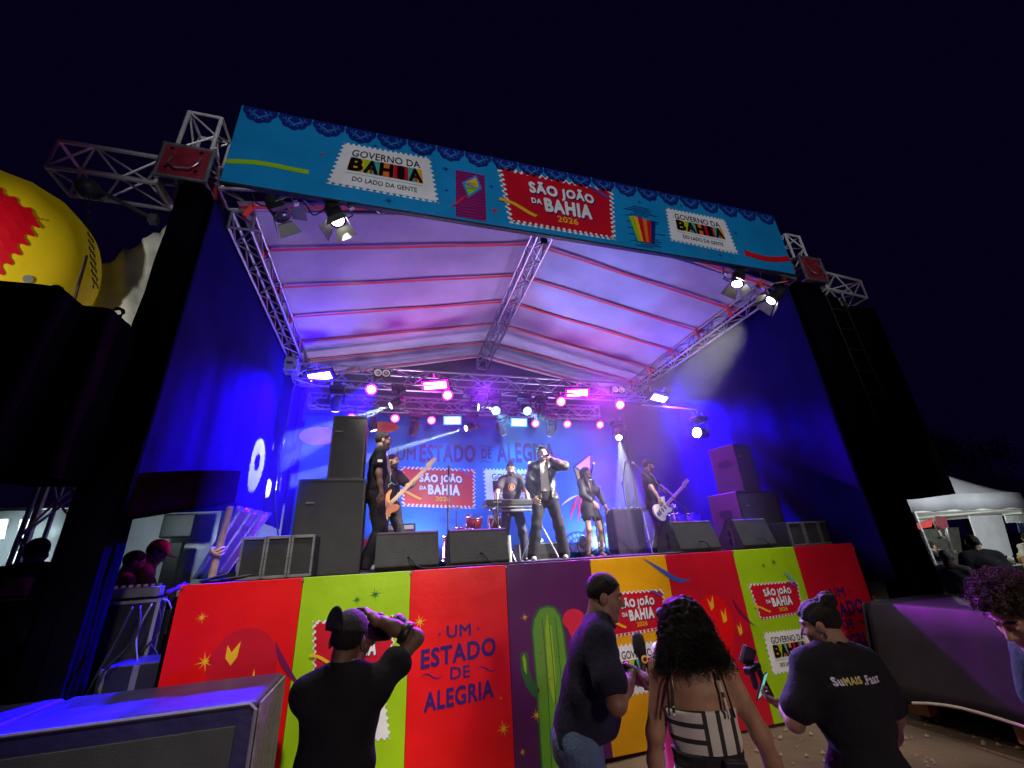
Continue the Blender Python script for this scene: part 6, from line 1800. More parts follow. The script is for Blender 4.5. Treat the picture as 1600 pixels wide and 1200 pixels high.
# ------------------------------------------------------------------ clothes materials
BLKTEE = mat('black_tee_cotton', (.010, .010, .014), .85, 0, .25, 6, .4, 30, spec=.15)
NAVY = mat('navy_polo_cotton', (.014, .014, .03), .85, 0, .2, 6, .4, 40, spec=.15)
BLKTR = mat('black_trousers_cloth', (.022, .021, .026), .8, 0, .25, 6, .5, 26, spec=.15)
JEANS = mat('blue_denim', (.07, .12, .22), .8, 0, .35, 7, .6, 60)
LEATH = mat('black_leather', (.045, .045, .04), .30, 0, .3, 9, .7, 22, coat=.3)
WSHIRT = mat('off_white_shirt', (.62, .60, .50), .75, 0, .12, 6, .5, 20)
GREYT = mat('charcoal_tee', (.045, .04, .055), .85, 0, .2, 6, .4, 30)
SHOEB = mat('black_shoe', (.02, .02, .02), .4, 0, .2, 9)
SHOEG = mat('grey_trainer', (.35, .33, .38), .5, 0, .3, 14)
PI = math.pi
def gr(q, x0, y0, x1, y1, n=10):
    for i in range(n):
        for j in range(n): q.rect(x0 + (x1 - x0) * i / n, y0 + (y1 - y0) * j / n, x0 + (x1 - x0) * (i + 1) / n, y0 + (y1 - y0) * (j + 1) / n, 2)
FG = dict(hs=.011, hh=.0052, handh=.0045)
# ---- on stage
sx = P(860, 870, y=1.75)
t, J = person('singer in a black leather jacket and white shirt holding the microphone', (sx.x, 1.75, H), PI - .22, 1.76, 1.0, 'light', head=(.05, -.05, 0),
    feet=[(.27, .10, 0), (-.24, -.08, 0)], arms={1: dict(to=(.20, .14, .93), hint=(1, -.5, 0), dir=(-.35, .5, -.6), nrm=(.7, .6, .2), curl=.7),
    -1: dict(to=(-.10, .26, 1.50), hint=(-1, .1, -.5), dir=(.55, .1, .45), nrm=(-.3, .9, -.3), curl=1.0)},
    hair='tuft', top=dict(m=WSHIRT, o=.008, sleeve=0, hem=.90, name='shirt', w=.002), bottom=dict(m=BLKTR, o=.022, flare=2.4, w=.007), shoes=SHOEG, face=dict(mouth_open=1))
S = SDF(.03); J['torso'](S, .032)
for e in (1, -1):
    S.cap(J['sh'][e], J['el'][e], .085, .075).cap(J['el'][e], J['el'][e] + (J['wr'][e] - J['el'][e]) * .88, .073, .052)
S.cap(J['pel'] + (0, 0, .1), J['pel'] + (0, 0, -.04), .13, .145, (1, 0, 0), 1.4)
pz, px0 = J['pel'], J['pel'][0]
S.cut += [lambda X, Y, Z: (pz[2] - .05) - Z, lambda X, Y, Z: np.minimum(.055 + .05 * (1.42 - Z) - np.abs(X - px0), Y - .0), lambda X, Y, Z: .075 - np.sqrt((X - J['nk'][0]) ** 2 + (Y - J['nk'][1] - .01) ** 2 + (np.maximum(0, J['nk'][2] - .02 - Z) * 2) ** 2)]
S.dis = wrinkle(.008, 4, 12, 20)
v, q = S.mesh(.012); m2 = Mesh(); m2.add(v, q); m2.build('jacket', LEATH, t)
def handmic(p, d, label, m=BLACKP, foam=None, s=1):
    tt = thing('microphone', label, 'microphone', p)
    d = Vector(d).normalized()
    MB().cyl(-d * .13 * s, d * .05 * s, .013 * s, .019 * s, 12).build('handle', m, tt, True)
    if foam: MB().lathe([(.02, .03), (.038, .05), (.042, .10), (.036, .145), (.015, .165)], (0, 0, 0), d, 16).build('foam_windscreen', foam, tt, True)
    else: MB().lathe([(.019, .05), (.028, .07), (.029, .09), (.020, .115), (.004, .122)], (0, 0, 0), d, 14).build('mic_head', FRAME, tt, True)
    return tt
W_ = lambda J, p: J['Mw'] @ Vector(p)
mp_ = W_(J, J['wr'][-1] + np.array((.055, .035, .06)))
hm_ = W_(J, J['hc'] + np.array((0, .10, -.06)))
handmic(hm_ + (mp_ - hm_) * .75, hm_ - mp_, 'wireless microphone at the lips of the singer in the leather jacket')
# standing man at the left
lx = P(578, 890, y=1.2)
t, J = person('man in glasses and a black tee standing in profile beside the black cabinets', (lx.x, 1.2, H), -PI / 2 + .1, 1.80, .95, 'brown', head=(0, .05, 0), lean=.03,
    feet=[(.13, -.03, 0), (-.13, .06, 0)], arms={1: dict(to=(.26, .06, .86), hint=(.4, -1, 0), dir=(.0, .15, -1), nrm=(1, .2, 0), curl=.35), -1: dict(to=(-.25, .10, .88))},
    hair='short', top=dict(m=BLKTEE, o=.020, sleeve=.55, hem=.83), bottom=dict(m=BLKTR, o=.020, flare=2.0), shoes=SHOEG, face=dict(goatee=1))
def glasses(J, m=BLACKM):
    R3, c, s = J['Rm'], J['hc'], J['s']; f = lambda p: tuple(R3 @ (np.array(p) * s) + c)
    mb = MB()
    for e in (-1, 1): mb.tube([f((e * .031 + .022 * math.cos(a), .101, .012 + .017 * math.sin(a))) for a in [i * .5236 for i in range(13)]], .0016, 4).tube([f((e * .053, .098, .018)), f((e * .078, .05, .016)), f((e * .082, -.01, .008))], .0018, 4)
    mb.tube([f((-.009, .102, .016)), f((.009, .102, .016))], .0016, 4)
    mb.build('glasses', m, J['t'])
glasses(J)
def lanyard(J, m, w=.012):
    c, f, n = J['ch'], J['fw'], J['nk']
    pts = [n + J['rt'] * .07 + np.array((0, -.02, .0)), n + J['rt'] * .075 + f * .10 - J['up'] * .08, c + f * .17 - J['up'] * .10, n - J['rt'] * .075 + f * .10 - J['up'] * .08, n - J['rt'] * .07 + np.array((0, -.02, .0))]
    MB().tube([tuple(p) for p in pts], w, 4).build('lanyard', m, J['t'])
    MB().box(tuple(c + f * .175 - J['up'] * .16), (.07, .006, .10)).build('badge', WHITEPL, J['t'])
lanyard(J, mat('violet_towel', (.5, .35, .6), .7), .022)
decal(J, J['top'], 'x', J['sh'][1] * .55 + J['el'][1] * .45, (.06, .035), WHITEPL, 'sleeve_print', (1, 0, 0), fn=lambda q: gr(q, -.5, -.5, .5, .5, 4))

# guitars
def guitar(label, loc, yaw, tilt, bodym, neckm, pgm, bass=False, name='guitar'):
    t = thing(name, label, 'guitar', loc)
    M_ = Matrix.Translation(Vector(loc)) @ Matrix.Rotation(yaw, 4, 'Z') @ Matrix.Rotation(-tilt, 4, 'Y')
    t.matrix_world = M_
    ol = [(-.21, .0), (-.20, .08), (-.14, .145), (-.05, .15), (.01, .115), (.06, .12), (.13, .165), (.20, .15), (.17, .10), (.13, .05), (.13, -.03), (.16, -.07), (.17, -.12), (.10, -.135), (.03, -.105), (-.03, -.12), (-.11, -.155), (-.18, -.12)]
    if bass: ol = [(x * 1.08 + (.05 if (x > .12 and z > 0.1) else 0), z * .95) for x, z in ol]
    out = []
    n = len(ol)
    for i in range(n):
        p0, p1, p2, p3 = [ol[(i + k) % n] for k in (-1, 0, 1, 2)]
        for tt in (0, .33, .66):
            out.append(tuple(.5 * (2 * p1[a] + (p2[a] - p0[a]) * tt + (2 * p0[a] - 5 * p1[a] + 4 * p2[a] - p3[a]) * tt ** 2 + (3 * p1[a] - p0[a] - 3 * p2[a] + p3[a]) * tt ** 3) for a in (0, 1)))
    MB().prism(out, .045).build('guitar_body', bodym, t, bevel=.008)
    if pgm: MB().prism([(x * .55 + .03, z * .6 - .02) for x, z in out[::2]], .006, Matrix.Translation((0, -.027, 0))).build('pickguard', pgm, t)
    L_ = .62 if not bass else .78
    MB().box((.10 + L_ / 2, -.012, .01), (L_, .024, .055)).build('neck', neckm, t, bevel=.006)
    MB().box((.12 + L_ / 2, -.027, .01), (L_ - .02, .006, .050)).build('fretboard', neckm, t)
    MB().prism([(.10 + L_, -.03), (.10 + L_, .045), (.14 + L_, .06), (.28 + L_, .055), (.30 + L_, .0), (.16 + L_, -.02)], .018, Matrix.Translation((0, -.012, 0))).build('headstock', neckm, t)
    for k in range(4 if bass else 6): MB().cyl((.15 + L_ + k * .024, -.02, .058), (.15 + L_ + k * .024, -.02, .082), .007, n=6).build('tuning_peg', CHROME, t)
    for k in range(3 if not bass else 2): MB().box((-.10 + k * .075, -.032, .005), (.02, .012, .085), (0, .12 * (k == 0), 0)).build('pickup', BLACKP, t)
    MB().box((-.155, -.032, .005), (.03, .016, .08)).build('bridge', CHROME, t)
    for k in range(3): MB().cyl((-.10 + k * .045, -.025, -.085 - k * .012), (-.10 + k * .045, -.045, -.085 - k * .012), .010, n=8).build('knob', CHROME if bass else WHITEPL, t)
    mb = MB()
    for k in range(4 if bass else 6): mb.cyl((-.15, -.042, -.012 + k * (.015 if bass else .009)), (.22 + L_, -.034, -.008 + k * (.013 if bass else .008)), .0012, n=3, cap=False)
    o = mb.build('strings', CHROME, t); o['kind'] = 'stuff'
    return M_
# bassist
bx = P(612, 800, y=2.1)
gy = -PI / 2 - .75
pg = P(601, 797, y=1.78)
Mg = guitar('orange bass guitar held by the bearded bassist', pg, .12, .80, mat('orange_gloss', (.75, .17, .01), .25, 0, .1, 6, coat=.5), mat('violet_lit_maple', (.55, .38, .25), .4, 0, .1, 9), None, True, 'bass_guitar')  # neck in a plain maple colour
t, J = person('bearded bassist in a printed tee half behind the standing man', (bx.x - .05, 2.12, H), PI + .62, 1.70, 1.0, 'tan', head=(.55, .0, 0),
    feet=[(.16, 0, 0), (-.18, .08, 0)], arms={1: dict(to=pw(Mg @ Vector((-.02, -.07, .10))), hint=(1, -.6, 0), curl=.8, nrm=(.4, .8, .2)), -1: dict(to=pw(Mg @ Vector((.55, .02, -.04))), hint=(-.6, .1, -1), curl=1.1, nrm=(-.2, .9, -.3))},
    hair='short', top=dict(m=BLKTEE, o=.020, sleeve=.6, hem=.80), bottom=dict(m=BLKTR, o=.02), shoes=SHOEB, face=dict(beard=1, fat=1))
decal(J, J['top'], 'x', J['ch'] - J['up'] * .12, (.20, .22), mat('pale_tee_print', (.30, .38, .42), .7, 0, .8, 30), 'chest_print', (0, 1, 0), fn=lambda q: q.poly([(-.5, .3), (-.3, .5), (.0, .35), (.3, .5), (.5, .2), (.4, -.4), (.1, -.5), (-.4, -.4)], 1).rect(-.45, -.75, .45, -.6, 1))
MB().tube([tuple(J['nk'] + np.array(p)) for p in ((.1, .09, -.03), (.06, .13, -.1), (-.02, .17, -.25), (-.10, .15, -.38))], .012, 4).build('strap', BLACKP, t)
# keyboard player
kp = P(800, 800, y=2.85)
t, J = person('keyboard player in a charcoal tee with a round chest print', (kp.x, 2.80, H), PI - .28, 1.73, 1.02, 'light', head=(0, .42, 0), lean=.05,
    feet=[(.20, 0, 0), (-.18, .05, 0)], arms={1: dict(to=(.28, .34, 1.00), hint=(1, -.6, -.3), dir=(-.1, 1, -.1), nrm=(0, 0, 1), curl=.45), -1: dict(to=(-.28, .34, 1.00), hint=(-1, -.6, -.3), dir=(.1, 1, -.1), nrm=(0, 0, 1), curl=.45)},
    hair='short', top=dict(m=GREYT, o=.018, sleeve=.6, hem=.84), bottom=dict(m=mat('dark_blue_jeans', (.03, .035, .07), .8, 0, .3, 7), o=.018), shoes=SHOEB, face=dict(beard=1))
decal(J, J['top'], 'x', J['ch'] - J['up'] * .02, (.11, .11), mat('orange_tee_print', (.8, .35, .18), .7), 'chest_print', (0, 1, 0), fn=lambda q: [q.line([(.5 * math.cos(a), .5 * math.sin(a)) for a in [i * .4 for i in range(17)]], .12, 1), q.poly([(-.2, -.3), (.2, -.3), (.25, .1), (0, .35), (-.25, .1)], 1)])
# backing singer
wx = P(930, 868, y=2.75)
t, J = person('backing singer with long dark hair in a short black blazer dress', (wx.x, 2.75, H), PI + .08, 1.64, .88, 'light', female=True, head=(.35, -.12, 0),
    feet=[(.14, .06, .0), (-.17, .0, .0)], arms={1: dict(to=(.06, .26, .94), hint=(1, -.5, 0), curl=.5, nrm=(.5, .8, .3)), -1: dict(to=(-.24, .20, .84), hint=(-1, -.5, 0), curl=.4)},
    hair='long', top=dict(m=mat('black_blazer', (.03, .028, .035), .6, 0, .2, 6), o=.016, sleeve=1.75, hem=.74, name='blazer', skirt=.01, neck=.085), bottom=dict(m=BLKTR, o=.014, len=.22, name='shorts'), shoes=None, face=dict(mouth_open=1))
MB().add([tuple(J['ch'] + np.array(p)) for p in ((-.035, .125, .12), (.035, .125, .12), (.004, .150, -.09), (-.004, .150, -.09))], [(0, 1, 2, 3)]).build('neckline', SK['light'], t)
for e in (1, -1):
    a = J['an'][e]; MB().box((a[0], a[1] + .05, .02), (.07, .22, .03)).box((a[0], a[1] - .045, .04), (.03, .03, .08)).tube([(a[0] + .035 * math.cos(q), a[1] + .035 * math.sin(q), .10) for q in [i * .6 for i in range(11)]], .006, 4).build('sandal', mat('nude_sandal', (.4, .2, .16), .5), t, bevel=.004)
# guitarist
gx_ = P(1036, 800, y=2.6)
Mg = guitar('cream white electric guitar played by the man in the cap', P(1035, 796, y=2.28), .05, .62, mat('cream_gloss', (.78, .74, .66), .22, 0, .08, 6, coat=.5), mat('maple_neck', (.70, .45, .25), .4, 0, .1, 9), mat('white_pickguard', (.82, .8, .78), .3))
t, J = person('guitarist in a black cap and black tee playing the white guitar', (gx_.x - .18, 2.62, H), PI + .70, 1.76, 1.0, 'tan', head=(.55, .02, 0),
    feet=[(.16, 0, 0), (-.18, .08, 0)], arms={1: dict(to=pw(Mg @ Vector((.02, -.07, .08))), hint=(1, -.8, -.1), curl=.8, nrm=(.4, .8, .2)), -1: dict(to=pw(Mg @ Vector((.42, .02, -.04))), hint=(-.6, .1, -1), curl=1.1, nrm=(-.2, .9, -.3))},
    hair='short', top=dict(m=BLKTEE, o=.020, sleeve=.6, hem=.80), bottom=dict(m=BLKTR, o=.02), shoes=SHOEB, face=dict(beard=1))
def capm(J, m, brim=True, flip=0, tiltb=0):
    R3, c, s = J['Rm'], J['hc'], J['s']
    S = SDF(.01); S.ell((0, -.012, .052), (.088, .108, .098)); S.cut.append(lambda X, Y, Z: .045 - .12 * Y - Z)
    v, q = S.mesh(.008); m2 = Mesh(); m2.add((v * s) @ R3.T + c, q); cp = m2.build('cap', m, J['t'])
    if brim:
        Mb = np.array(Matrix.Rotation(flip, 3, 'Z')); Mt = np.array(Matrix.Rotation(tiltb, 3, 'X'))
        vv = []; n = 14
        for z in (0, .006):
            for i in range(n + 1):
                a = math.pi * i / n
                vv.append(Mb @ (Mt @ np.array((.078 * math.cos(a), .0 + .115 * math.sin(a), z - .018 * math.cos(a) ** 2)) + np.array((0, .075, .050))))
        f = [(0, i, i + 1) for i in range(1, n)] + [(n + 1, n + 2 + i, n + 1 + i) for i in range(1, n)] + [(i, i + 1, n + 2 + i, n + 1 + i) for i in range(n)]
        vv = [tuple(R3 @ (p * s) + c) for p in vv]
        MB().add(vv, f).build('brim', m, cp)
    return cp
capm(J, mat('black_cap_cloth', (.016, .016, .02), .8, 0, .2, 8, .3, 60))
MB().tube([tuple(J['nk'] + np.array(p)) for p in ((.1, .08, -.02), (.06, .13, -.1), (-.04, .16, -.25), (-.14, .13, -.38))], .014, 4).build('strap', mat('pale_strap', (.3, .28, .32), .6), t)

# ---- crowd in front
# man with the camera
ax_ = P(545, 960, y=-3.02)
camp = P(590, 985, y=-2.06)
t, J = person('photographer in a black tee with his arm raised, camera at his face', (1.58, -2.38, 0), -.12, 1.645, .86, 'dark', head=(-.15, .05, .12), lean=.02,
    arms={1: dict(to=pw(P(584, 966, y=-2.22)), hint=(1, .0, -.35), dir=(-.5, .6, .4), nrm=(.7, -.1, .8), curl=.8), -1: dict(to=pw(camp + Vector((-.05, -.02, -.05))), hint=(-.25, .3, -1), curl=.9, dir=(.2, .8, .5))},
    hair='short', top=dict(m=BLKTEE, o=.020, sleeve=.45, hem=.80), bottom=dict(m=BLKTR, o=.02), shoes=SHOEB, **FG)
capm(J, mat('black_cap_cloth', (.016, .016, .02)), True, PI * .80, RAD(74))
e_, w__ = J['el'][1], J['wr'][1]
MB().cyl(tuple(e_ + (w__ - e_) * .16), tuple(e_ + (w__ - e_) * .34), .058, .054, 18).build('elbow_band', BLACKP, t, True)
tc_ = thing('camera', 'black camera with a round lens raised by the photographer', 'camera', camp, -.12)
MB().box((0, 0, 0), (.15, .08, .10)).build('body', BLACKP, tc_, bevel=.015)
MB().box((0, -.01, .065), (.06, .07, .04), taper=.7).build('viewfinder', BLACKP, tc_, bevel=.006)
MB().lathe([(.038, 0), (.042, .05), (.044, .11), (.040, .12)], (0, .03, 0), (0, 1, 0), 20).build('lens', BLACKP, tc_, True)
MB().box((0, -.043, -.005), (.08, .006, .055)).build('screen', mat('dark_glass_screen', (.01, .01, .015), .1), tc_)
MB().lathe([(.046, -.012), (.046, .0), (.03, .012), (.006, .014)], (.115, .01, .03), (.6, -.6, .3), 18).build('flash_head', BLACKP, tc_, True)
# man in navy polo
t, J = person('heavy man in a navy polo and jeans reaching toward the interview microphone', (2.80, -2.12, 0), -1.98, 1.77, 1.22, 'brown', head=(-.05, .22, 0), lean=.34, belly=.01,
    feet=[(.16, .05, 0), (-.16, -.1, 0)], arms={1: dict(to=pw(P(988, 1048, y=-2.36)), hint=(1, -.5, -.5), dir=(-.1, .85, -.45), nrm=(.35, .2, .9), curl=.35), -1: dict(to=pw(P(1000, 1064, y=-2.0)), hint=(-.6, -.6, -.8), curl=.8, nrm=(-.5, .2, .9))},
    hair='short', top=dict(m=NAVY, o=.026, sleeve=.66, hem=.93, neck=.07), bottom=dict(m=JEANS, o=.016), shoes=SHOEB, face=dict(fat=1), **FG)
MB().tube([tuple(J['nk'] + J['rt'] * .072 * math.cos(a) + J['fw'] * (.015 + .07 * math.sin(a)) + J['up'] * (.022 - .02 * math.sin(a))) for a in [i * .45 for i in range(15)]], .013, 6).build('collar', NAVY, t, True)
lanyard(J, mat('pale_lanyard', (.45, .5, .5), .6, 0, .5, 40), .009)
S = SDF(.01); wa = J['wr'][1]
# woman being interviewed
t, J = person('woman in a flowered blouse and pink skirt mostly hidden behind the curly hair', (P(1040, 955, y=-1.55).x, -1.55, 0), PI + .25, P(1040, 958, y=-1.55).z - .0, 1.0, 'brown', female=True, head=(.1, .1, .1), arms={1: dict(to=(.16, .30, 1.05), curl=.5), -1: dict(to=(-.16, .28, 1.0), curl=.5)},
    hair='bun', top=dict(m=mat('flowered_blouse', (.55, .42, .28), .7, 0, .8, 26), o=.022, sleeve=.8, hem=.88, name='blouse'), bottom=dict(m=mat('hot_pink_cloth', (.70, .03, .25), .6, 0, .2, 6), o=.03, skirt=.55, len=.6, name='skirt'), shoes=SHOEB)
mtx = P(1003, 1035, y=-1.98)
tm_ = handmic(mtx, (.03, .10, .95), 'black foam interview microphone with a round yellow badge', BLACKP, mat('black_foam', (.012, .012, .012), .95, 0, .2, 40, .5, 220), 1.1)
MB().lathe([(.020, .0), (.022, .008), (.012, .010)], (-.005, -.042, .025), (-.1, -1, .05), 18).build('badge', INK['yellow'], tm_); MB().lathe([(.012, .010), (.011, .012)], (-.005, -.0425, .0255), (-.1, -1, .05), 14).build('badge', INK['black'], tm_)
# curly-haired woman
MAZE = bpy.data.materials.new('maze_print_cotton'); MAZE.use_nodes = True
nt = MAZE.node_tree; bs = nt.nodes['Principled BSDF']; bs.inputs['Roughness'].default_value = .8
tc = nt.nodes.new('ShaderNodeTexCoord'); br_ = nt.nodes.new('ShaderNodeTexBrick'); br_.inputs['Scale'].default_value = 1
mp1 = nt.nodes.new('ShaderNodeMapping'); mp1.inputs['Scale'].default_value = (20, 20, 20); mp1.inputs['Rotation'].default_value = (0, 0, 0)
nt.links.new(tc.outputs['Object'], mp1.inputs[0])
sp_ = nt.nodes.new('ShaderNodeSeparateXYZ'); nt.links.new(mp1.outputs[0], sp_.inputs[0])
def N(op, a, b=None):
    n = nt.nodes.new('ShaderNodeMath'); n.operation = op
    for i, x in enumerate((a, b)):
        if x is None: continue
        if isinstance(x, (int, float)): n.inputs[i].default_value = x
        else: nt.links.new(x, n.inputs[i])
    return n.outputs[0]
cellx = N('FLOOR', N('DIVIDE', sp_.outputs[0], 3)); cellz = N('FLOOR', N('DIVIDE', sp_.outputs[2], 3))
cmb = nt.nodes.new('ShaderNodeCombineXYZ'); nt.links.new(cellx, cmb.inputs[0]); nt.links.new(cellz, cmb.inputs[1])
wn = nt.nodes.new('ShaderNodeTexWhiteNoise'); nt.links.new(cmb.outputs[0], wn.inputs['Vector'])
sel = N('GREATER_THAN', wn.outputs['Value'], .5)
fx = N('FRACT', N('MULTIPLY', sp_.outputs[0], .85)); fz = N('FRACT', N('MULTIPLY', sp_.outputs[2], .85))
st1 = N('LESS_THAN', fx, .32); st2 = N('LESS_THAN', fz, .32)
pat = N('ADD', N('MULTIPLY', st1, sel), N('MULTIPLY', st2, N('SUBTRACT', 1, sel)))
mx = nt.nodes.new('ShaderNodeMix'); mx.data_type = 'RGBA'; mx.inputs[6].default_value = (.55, .54, .50, 1); mx.inputs[7].default_value = (.02, .02, .02, 1)
nt.links.new(pat, mx.inputs[0]); nt.links.new(mx.outputs[2], bs.inputs['Base Color'])
dxp = P(1085, 960, y=-3.0)
t, J = person('woman with big curly dark hair in a black and white maze-print strappy dress', (3.17, -2.72, 0), -.58, 1.61, 1.12, 'tan', female=True, head=(.1, .05, 0),
    arms={1: dict(to=(.30, .10, .82), hint=(.7, -.8, 0)), -1: dict(to=(-.26, .08, .80), hint=(-.6, -1, 0), curl=.3)}, hair='curly',
    top=dict(m=MAZE, o=.012, sleeve=0, hem=.60, strapless=-.015, name='dress', skirt=.02), shoes=SHOEB, **FG)
curls(J['hc'], J['Rm'], J['s'], 3, 2600, 'curly', t)
for e in (-1, 1):
    a = J['ch'] + J['rt'] * e * .115 - J['fw'] * .115; b_ = J['sh'][e] - J['rt'] * e * .055 + J['up'] * .055; c_ = (a + b_) / 2 - J['fw'] * .035
    MB().tube([tuple(a + (0, 0, -.03)), tuple(c_ - J['fw'] * .0), tuple(b_ - J['fw'] * .03), tuple(b_ + J['fw'] * .03)], .0065, 5).build('strap', MAZE, t)
    a2 = a + J['rt'] * e * .02; MB().tube([tuple(a2 + (0, 0, -.03)), tuple(c_ + J['rt'] * e * .02), tuple(b_ + J['rt'] * e * .02 - J['fw'] * .03)], .004, 5).build('bra_strap', BLKTEE, t)
pz = J['pel'] + J['up'] * .13
S = SDF(.03); J['torso'](S, .021); S.cut += [lambda X, Y, Z: Z - pz[2] - .026, lambda X, Y, Z: pz[2] - .026 - Z]
v, q = S.mesh(.008); m2 = Mesh(); m2.add(v, q); m2.build('belt', BLKTR, t)
MB().box(tuple(pz + J['rt'] * .10 - J['fw'] * .115), (.09, .03, .05)).build('belt_buckle', BLACKP, t, bevel=.008)
# woman with bun, black tee
phone_p = P(1190, 1072, y=-2.36)
t, J = person('woman with a bun in a black tee with printed name, holding up a phone', (3.93, -2.84, 0), -.30, 1.55, 1.12, 'brown', female=True, head=(.95, .22, 0), lean=.04,
    arms={-1: dict(to=pw(P(1222, 1102, y=-2.54)), hint=(-.7, -.3, -1), dir=(-.5, .7, .2), curl=.9, nrm=(-.6, -.2, -.6)), 1: dict(to=(.25, .20, .85), hint=(.8, -.8, -.2))},
    hair='bun', top=dict(m=BLKTEE, o=.024, sleeve=.72, hem=.80), bottom=dict(m=mat('pale_grey_trousers', (.40, .38, .36), .8, 0, .2, 6), o=.018), shoes=SHOEB, face=dict(fat=1), **FG)
dd_ = dict(rollv=.12)
ctr = J['ch'] + J['up'] * .075 - J['fw'] * .10 + J['rt'] * .02
vf = tuple(-J['fw'])
decal(J, J['top'], 'Su', ctr - J['rt'] * .105 , (.045, .034), mat('pale_violet_print', (.45, .43, .6), .6), 'back_lettering', vf, .04, .05)
decal(J, J['top'], 'MAIS', ctr - J['rt'] * .035, (.085, .030), mat('olive_yellow_print', (.45, .42, .12), .6), 'back_lettering', vf, .04, .06)
decal(J, J['top'], '.Faaz', ctr + J['rt'] * .06, (.09, .036), mat('pale_violet_print', (.45, .43, .6), .6), 'back_lettering', vf, .04, .04)
f_ = lambda p: tuple(J['Rm'] @ (np.array(p) * J['s']) + J['hc'])
for e in (-1, 1): MB().tube([f_((e * .085, -.005 + .012 * math.cos(a), -.045 + .012 * math.sin(a))) for a in [i * .7 for i in range(10)]], .003, 5).build('earring', CHROME, t)
MB().tube([tuple(J['nk'] + J['rt'] * .068 * math.cos(a) - J['fw'] * (.005 + .055 * math.sin(a)) + J['up'] * .012) for a in [.2 + i * .28 for i in range(11)]], .007, 5).build('lanyard', mat('pale_lanyard', (.45, .5, .5)), t)
ph = thing('phone', 'lit phone in a grip held by the woman with the bun', 'phone', phone_p, .55)
MB().box((0, 0, 0), (.075, .009, .15), (.5, 0, .0)).build('case', BLACKP, ph, bevel=.004)
MB().box((0, -.0075, .003), (.066, .002, .135), (.5, 0, .0)).build('screen', mat('phone_screen', (.02, .05, .06), .1, 0, 0, emit=(.25, .8, .75), estr=.55), ph)
MB().box((0, .03, .085), (.19, .04, .035)).build('grip_bar', BLACKP, ph, bevel=.006); MB().cyl((.09, .03, .08), (.13, .0, -.08), .017).build('handle', BLACKP, ph)
tm2 = thing('gimbal', 'dark handheld gimbal with another phone above the lit one', 'gimbal', P(1172, 1040, y=-2.3), .3)
MB().box((0, 0, .05), (.10, .03, .10), (.3, .4, 0)).build('phone_body', BLACKP, tm2, bevel=.006); MB().cyl((0, 0, 0), (.04, .02, -.12), .018).build('handle', BLACKP, tm2); MB().box((.03, 0, -.01), (.09, .05, .03)).build('motor', BLACKM, tm2, bevel=.006)
# man leaning in at the right edge
t, J = person('person with short curly hair and earring leaning in at the right edge', (4.42, -3.60, 0), 1.0, 1.70, 1.1, 'tan', head=(.25, .55, -.1), lean=.30, headshift=(0, .03, -.03),
    arms={1: dict(to=(.25, .30, .80)), -1: dict(to=(-.25, .35, .9))}, hair='afro', top=dict(m=BLKTEE, o=.02, sleeve=.6, hem=.82), bottom=dict(m=BLKTR, o=.02), shoes=SHOEB, hairmat=mat('brown_hair', (.055, .024, .016), .7, 0, .4, 40, .6, 120), **FG)
curls(J['hc'], J['Rm'], J['s'], 5, 1800, 'afro', t, mat('brown_hair', (.035, .015, .015)))
f_ = lambda p: tuple(J['Rm'] @ (np.array(p) * J['s']) + J['hc'])
MB().tube([f_((-.087, -.005 + .013 * math.cos(a), -.05 + .013 * math.sin(a))) for a in [i * .7 for i in range(10)]], .004, 5).build('earring', CHROME, t)
# ---- far people
ml = P(62, 842, y=.7)
rs_ = thing('riser', 'black box the silhouetted man stands on', 'riser', (ml.x, .7, 0)); MB().box((0, 0, .24), (.9, .8, .46)).build('body', BLACKP, rs_, bevel=.02); MB().box((0, -.40, .44), (.9, .02, .03)).build('edge_strip', STEEL, rs_)
t, J = person('man seen from behind as a dark shape with a dull red print on his back', (ml.x, .7, .475), .2, ml.z - .475, 1.15, 'dark', head=(-.2, .1, 0), hair='short', top=dict(m=BLKTEE, o=.022, sleeve=.7, hem=.8), bottom=dict(m=BLKTR, o=.02), shoes=SHOEB)
decal(J, J['top'], 'x', J['ch'] + J['up'] * .03 - J['fw'] * .1, (.20, .18), mat('dull_red_print', (.22, .03, .09), .8, 0, .6, 20), 'back_print', tuple(-J['fw']), fn=lambda q: [gr(q, -.5, -.35, .5, .5), gr(q, -.5, -.55, .5, -.45)])
rp_ = P(228, 846, y=1.5)
rs_ = thing('side_platform', 'low dark platform under the technicians left of the stage', 'platform', (-1.0, 1.5, 0)); MB().box((0, 0, .17), (1.5, 1.0, .34)).build('deck', BLACKP, rs_, bevel=.01); MB().box((0, -.505, .30), (1.5, .012, .05)).build('edge_strip', STEEL, rs_)
t, J = person('technician in a red cap bending over the mixer left of the stage', (rp_.x, 1.5, .345), -1.2, rp_.z - .345, 1.0, 'tan', head=(0, .5, 0), lean=.12, hair='short', top=dict(m=mat('dark_red_tee', (.15, .02, .03), .8), o=.02, sleeve=.6), bottom=dict(m=BLKTR, o=.02), shoes=SHOEB, arms={1: dict(to=(.15, .4, 1.4)), -1: dict(to=(-.15, .4, 1.4))})
capm(J, mat('red_cap_cloth', (.55, .02, .05), .7), True)
rp_ = P(206, 862, y=1.3)
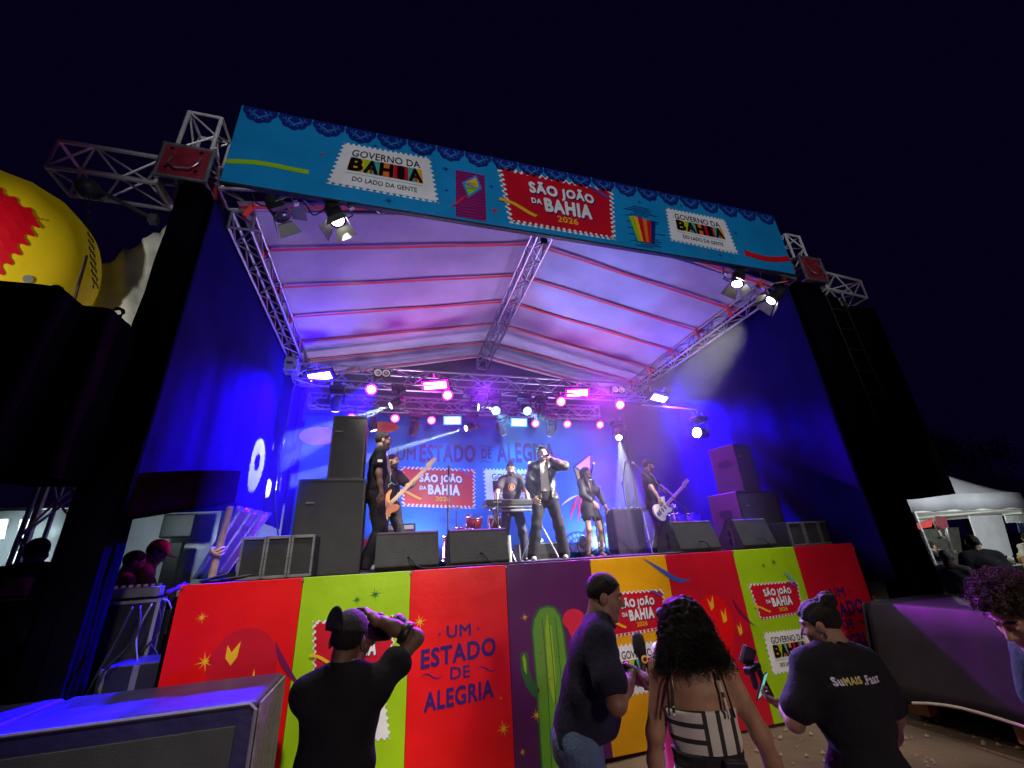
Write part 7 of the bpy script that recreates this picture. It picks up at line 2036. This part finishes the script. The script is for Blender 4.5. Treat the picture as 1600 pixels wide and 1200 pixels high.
t, J = person('second technician half hidden behind the black column', (rp_.x, 1.3, .345), -1.0, rp_.z - .345, 1.0, 'tan', head=(0, .3, 0), hair='short', top=dict(m=mat('dark_red_tee', (.15, .02, .03)), o=.02, sleeve=.6), bottom=dict(m=BLKTR, o=.02), shoes=SHOEB)
gp = P(1476, 866, y=0)
t, J = person('grey-haired person in a pale tank top with a green cloth at the waist', (gp.x, .0, 0), -1.1, 1.62, 1.15, 'tan', head=(0, .15, 0), hair='short', hairmat=mat('grey_hair', (.45, .45, .47), .6, 0, .2, 30, .5, 90),
    top=dict(m=mat('pale_tank', (.45, .45, .46), .8), o=.016, sleeve=0, hem=.84, neck=.085, name='tank_top'), bottom=dict(m=mat('dark_shorts', (.05, .05, .06), .8), o=.02, len=.5), shoes=SHOEB, arms={1: dict(to=(.12, .40, 1.12), hint=(.6, -.6, -1), curl=.6), -1: dict(to=(-.1, .38, 1.14), curl=.6)})
MB().box(tuple(J['pel'] + np.array((.1, .12, .10))), (.30, .22, .22), (0, .3, .2)).build('green_cloth', mat('bright_green_cloth', (.04, .45, .08), .7, 0, .3, 12), t, bevel=.05)
dp = P(1520, 842, y=.1)
t, J = person('big man in dark clothes standing with his back turned beside the tent', (dp.x, .1, 0), -.6, 1.80, 1.35, 'brown', head=(-.3, .05, 0), hair='short', top=dict(m=BLKTEE, o=.024, sleeve=.7, hem=.8), bottom=dict(m=BLKTR, o=.02), shoes=SHOEB)
for k, (u, v_, y, hh_, lb, c) in enumerate(((1450, 852, 2.2, 1.72, 'person in dark clothes lifting a hand behind the grey-haired one', (.04, .035, .03)), (1592, 815, 2.4, 1.75, 'person in a pale shirt at the far right under the second tent', (.5, .48, .42)), (1560, 870, 3.4, 1.7, 'person in a red top in the depth of the tent', (.3, .03, .03)))):
    q_ = P(u, v_, y=y)
    t, J = person(lb, (q_.x, y, 0), -1.8 + k, hh_, 1.0, 'tan', hair='short', hs=.02, hh=.009, handh=.008, top=dict(m=mat('far_top_%d' % k, c, .8), o=.02, sleeve=.6), bottom=dict(m=BLKTR, o=.02), shoes=None, arms={1: dict(to=(-.1, .35, 1.45), hint=(.6, -.3, -1))} if k == 0 else None)
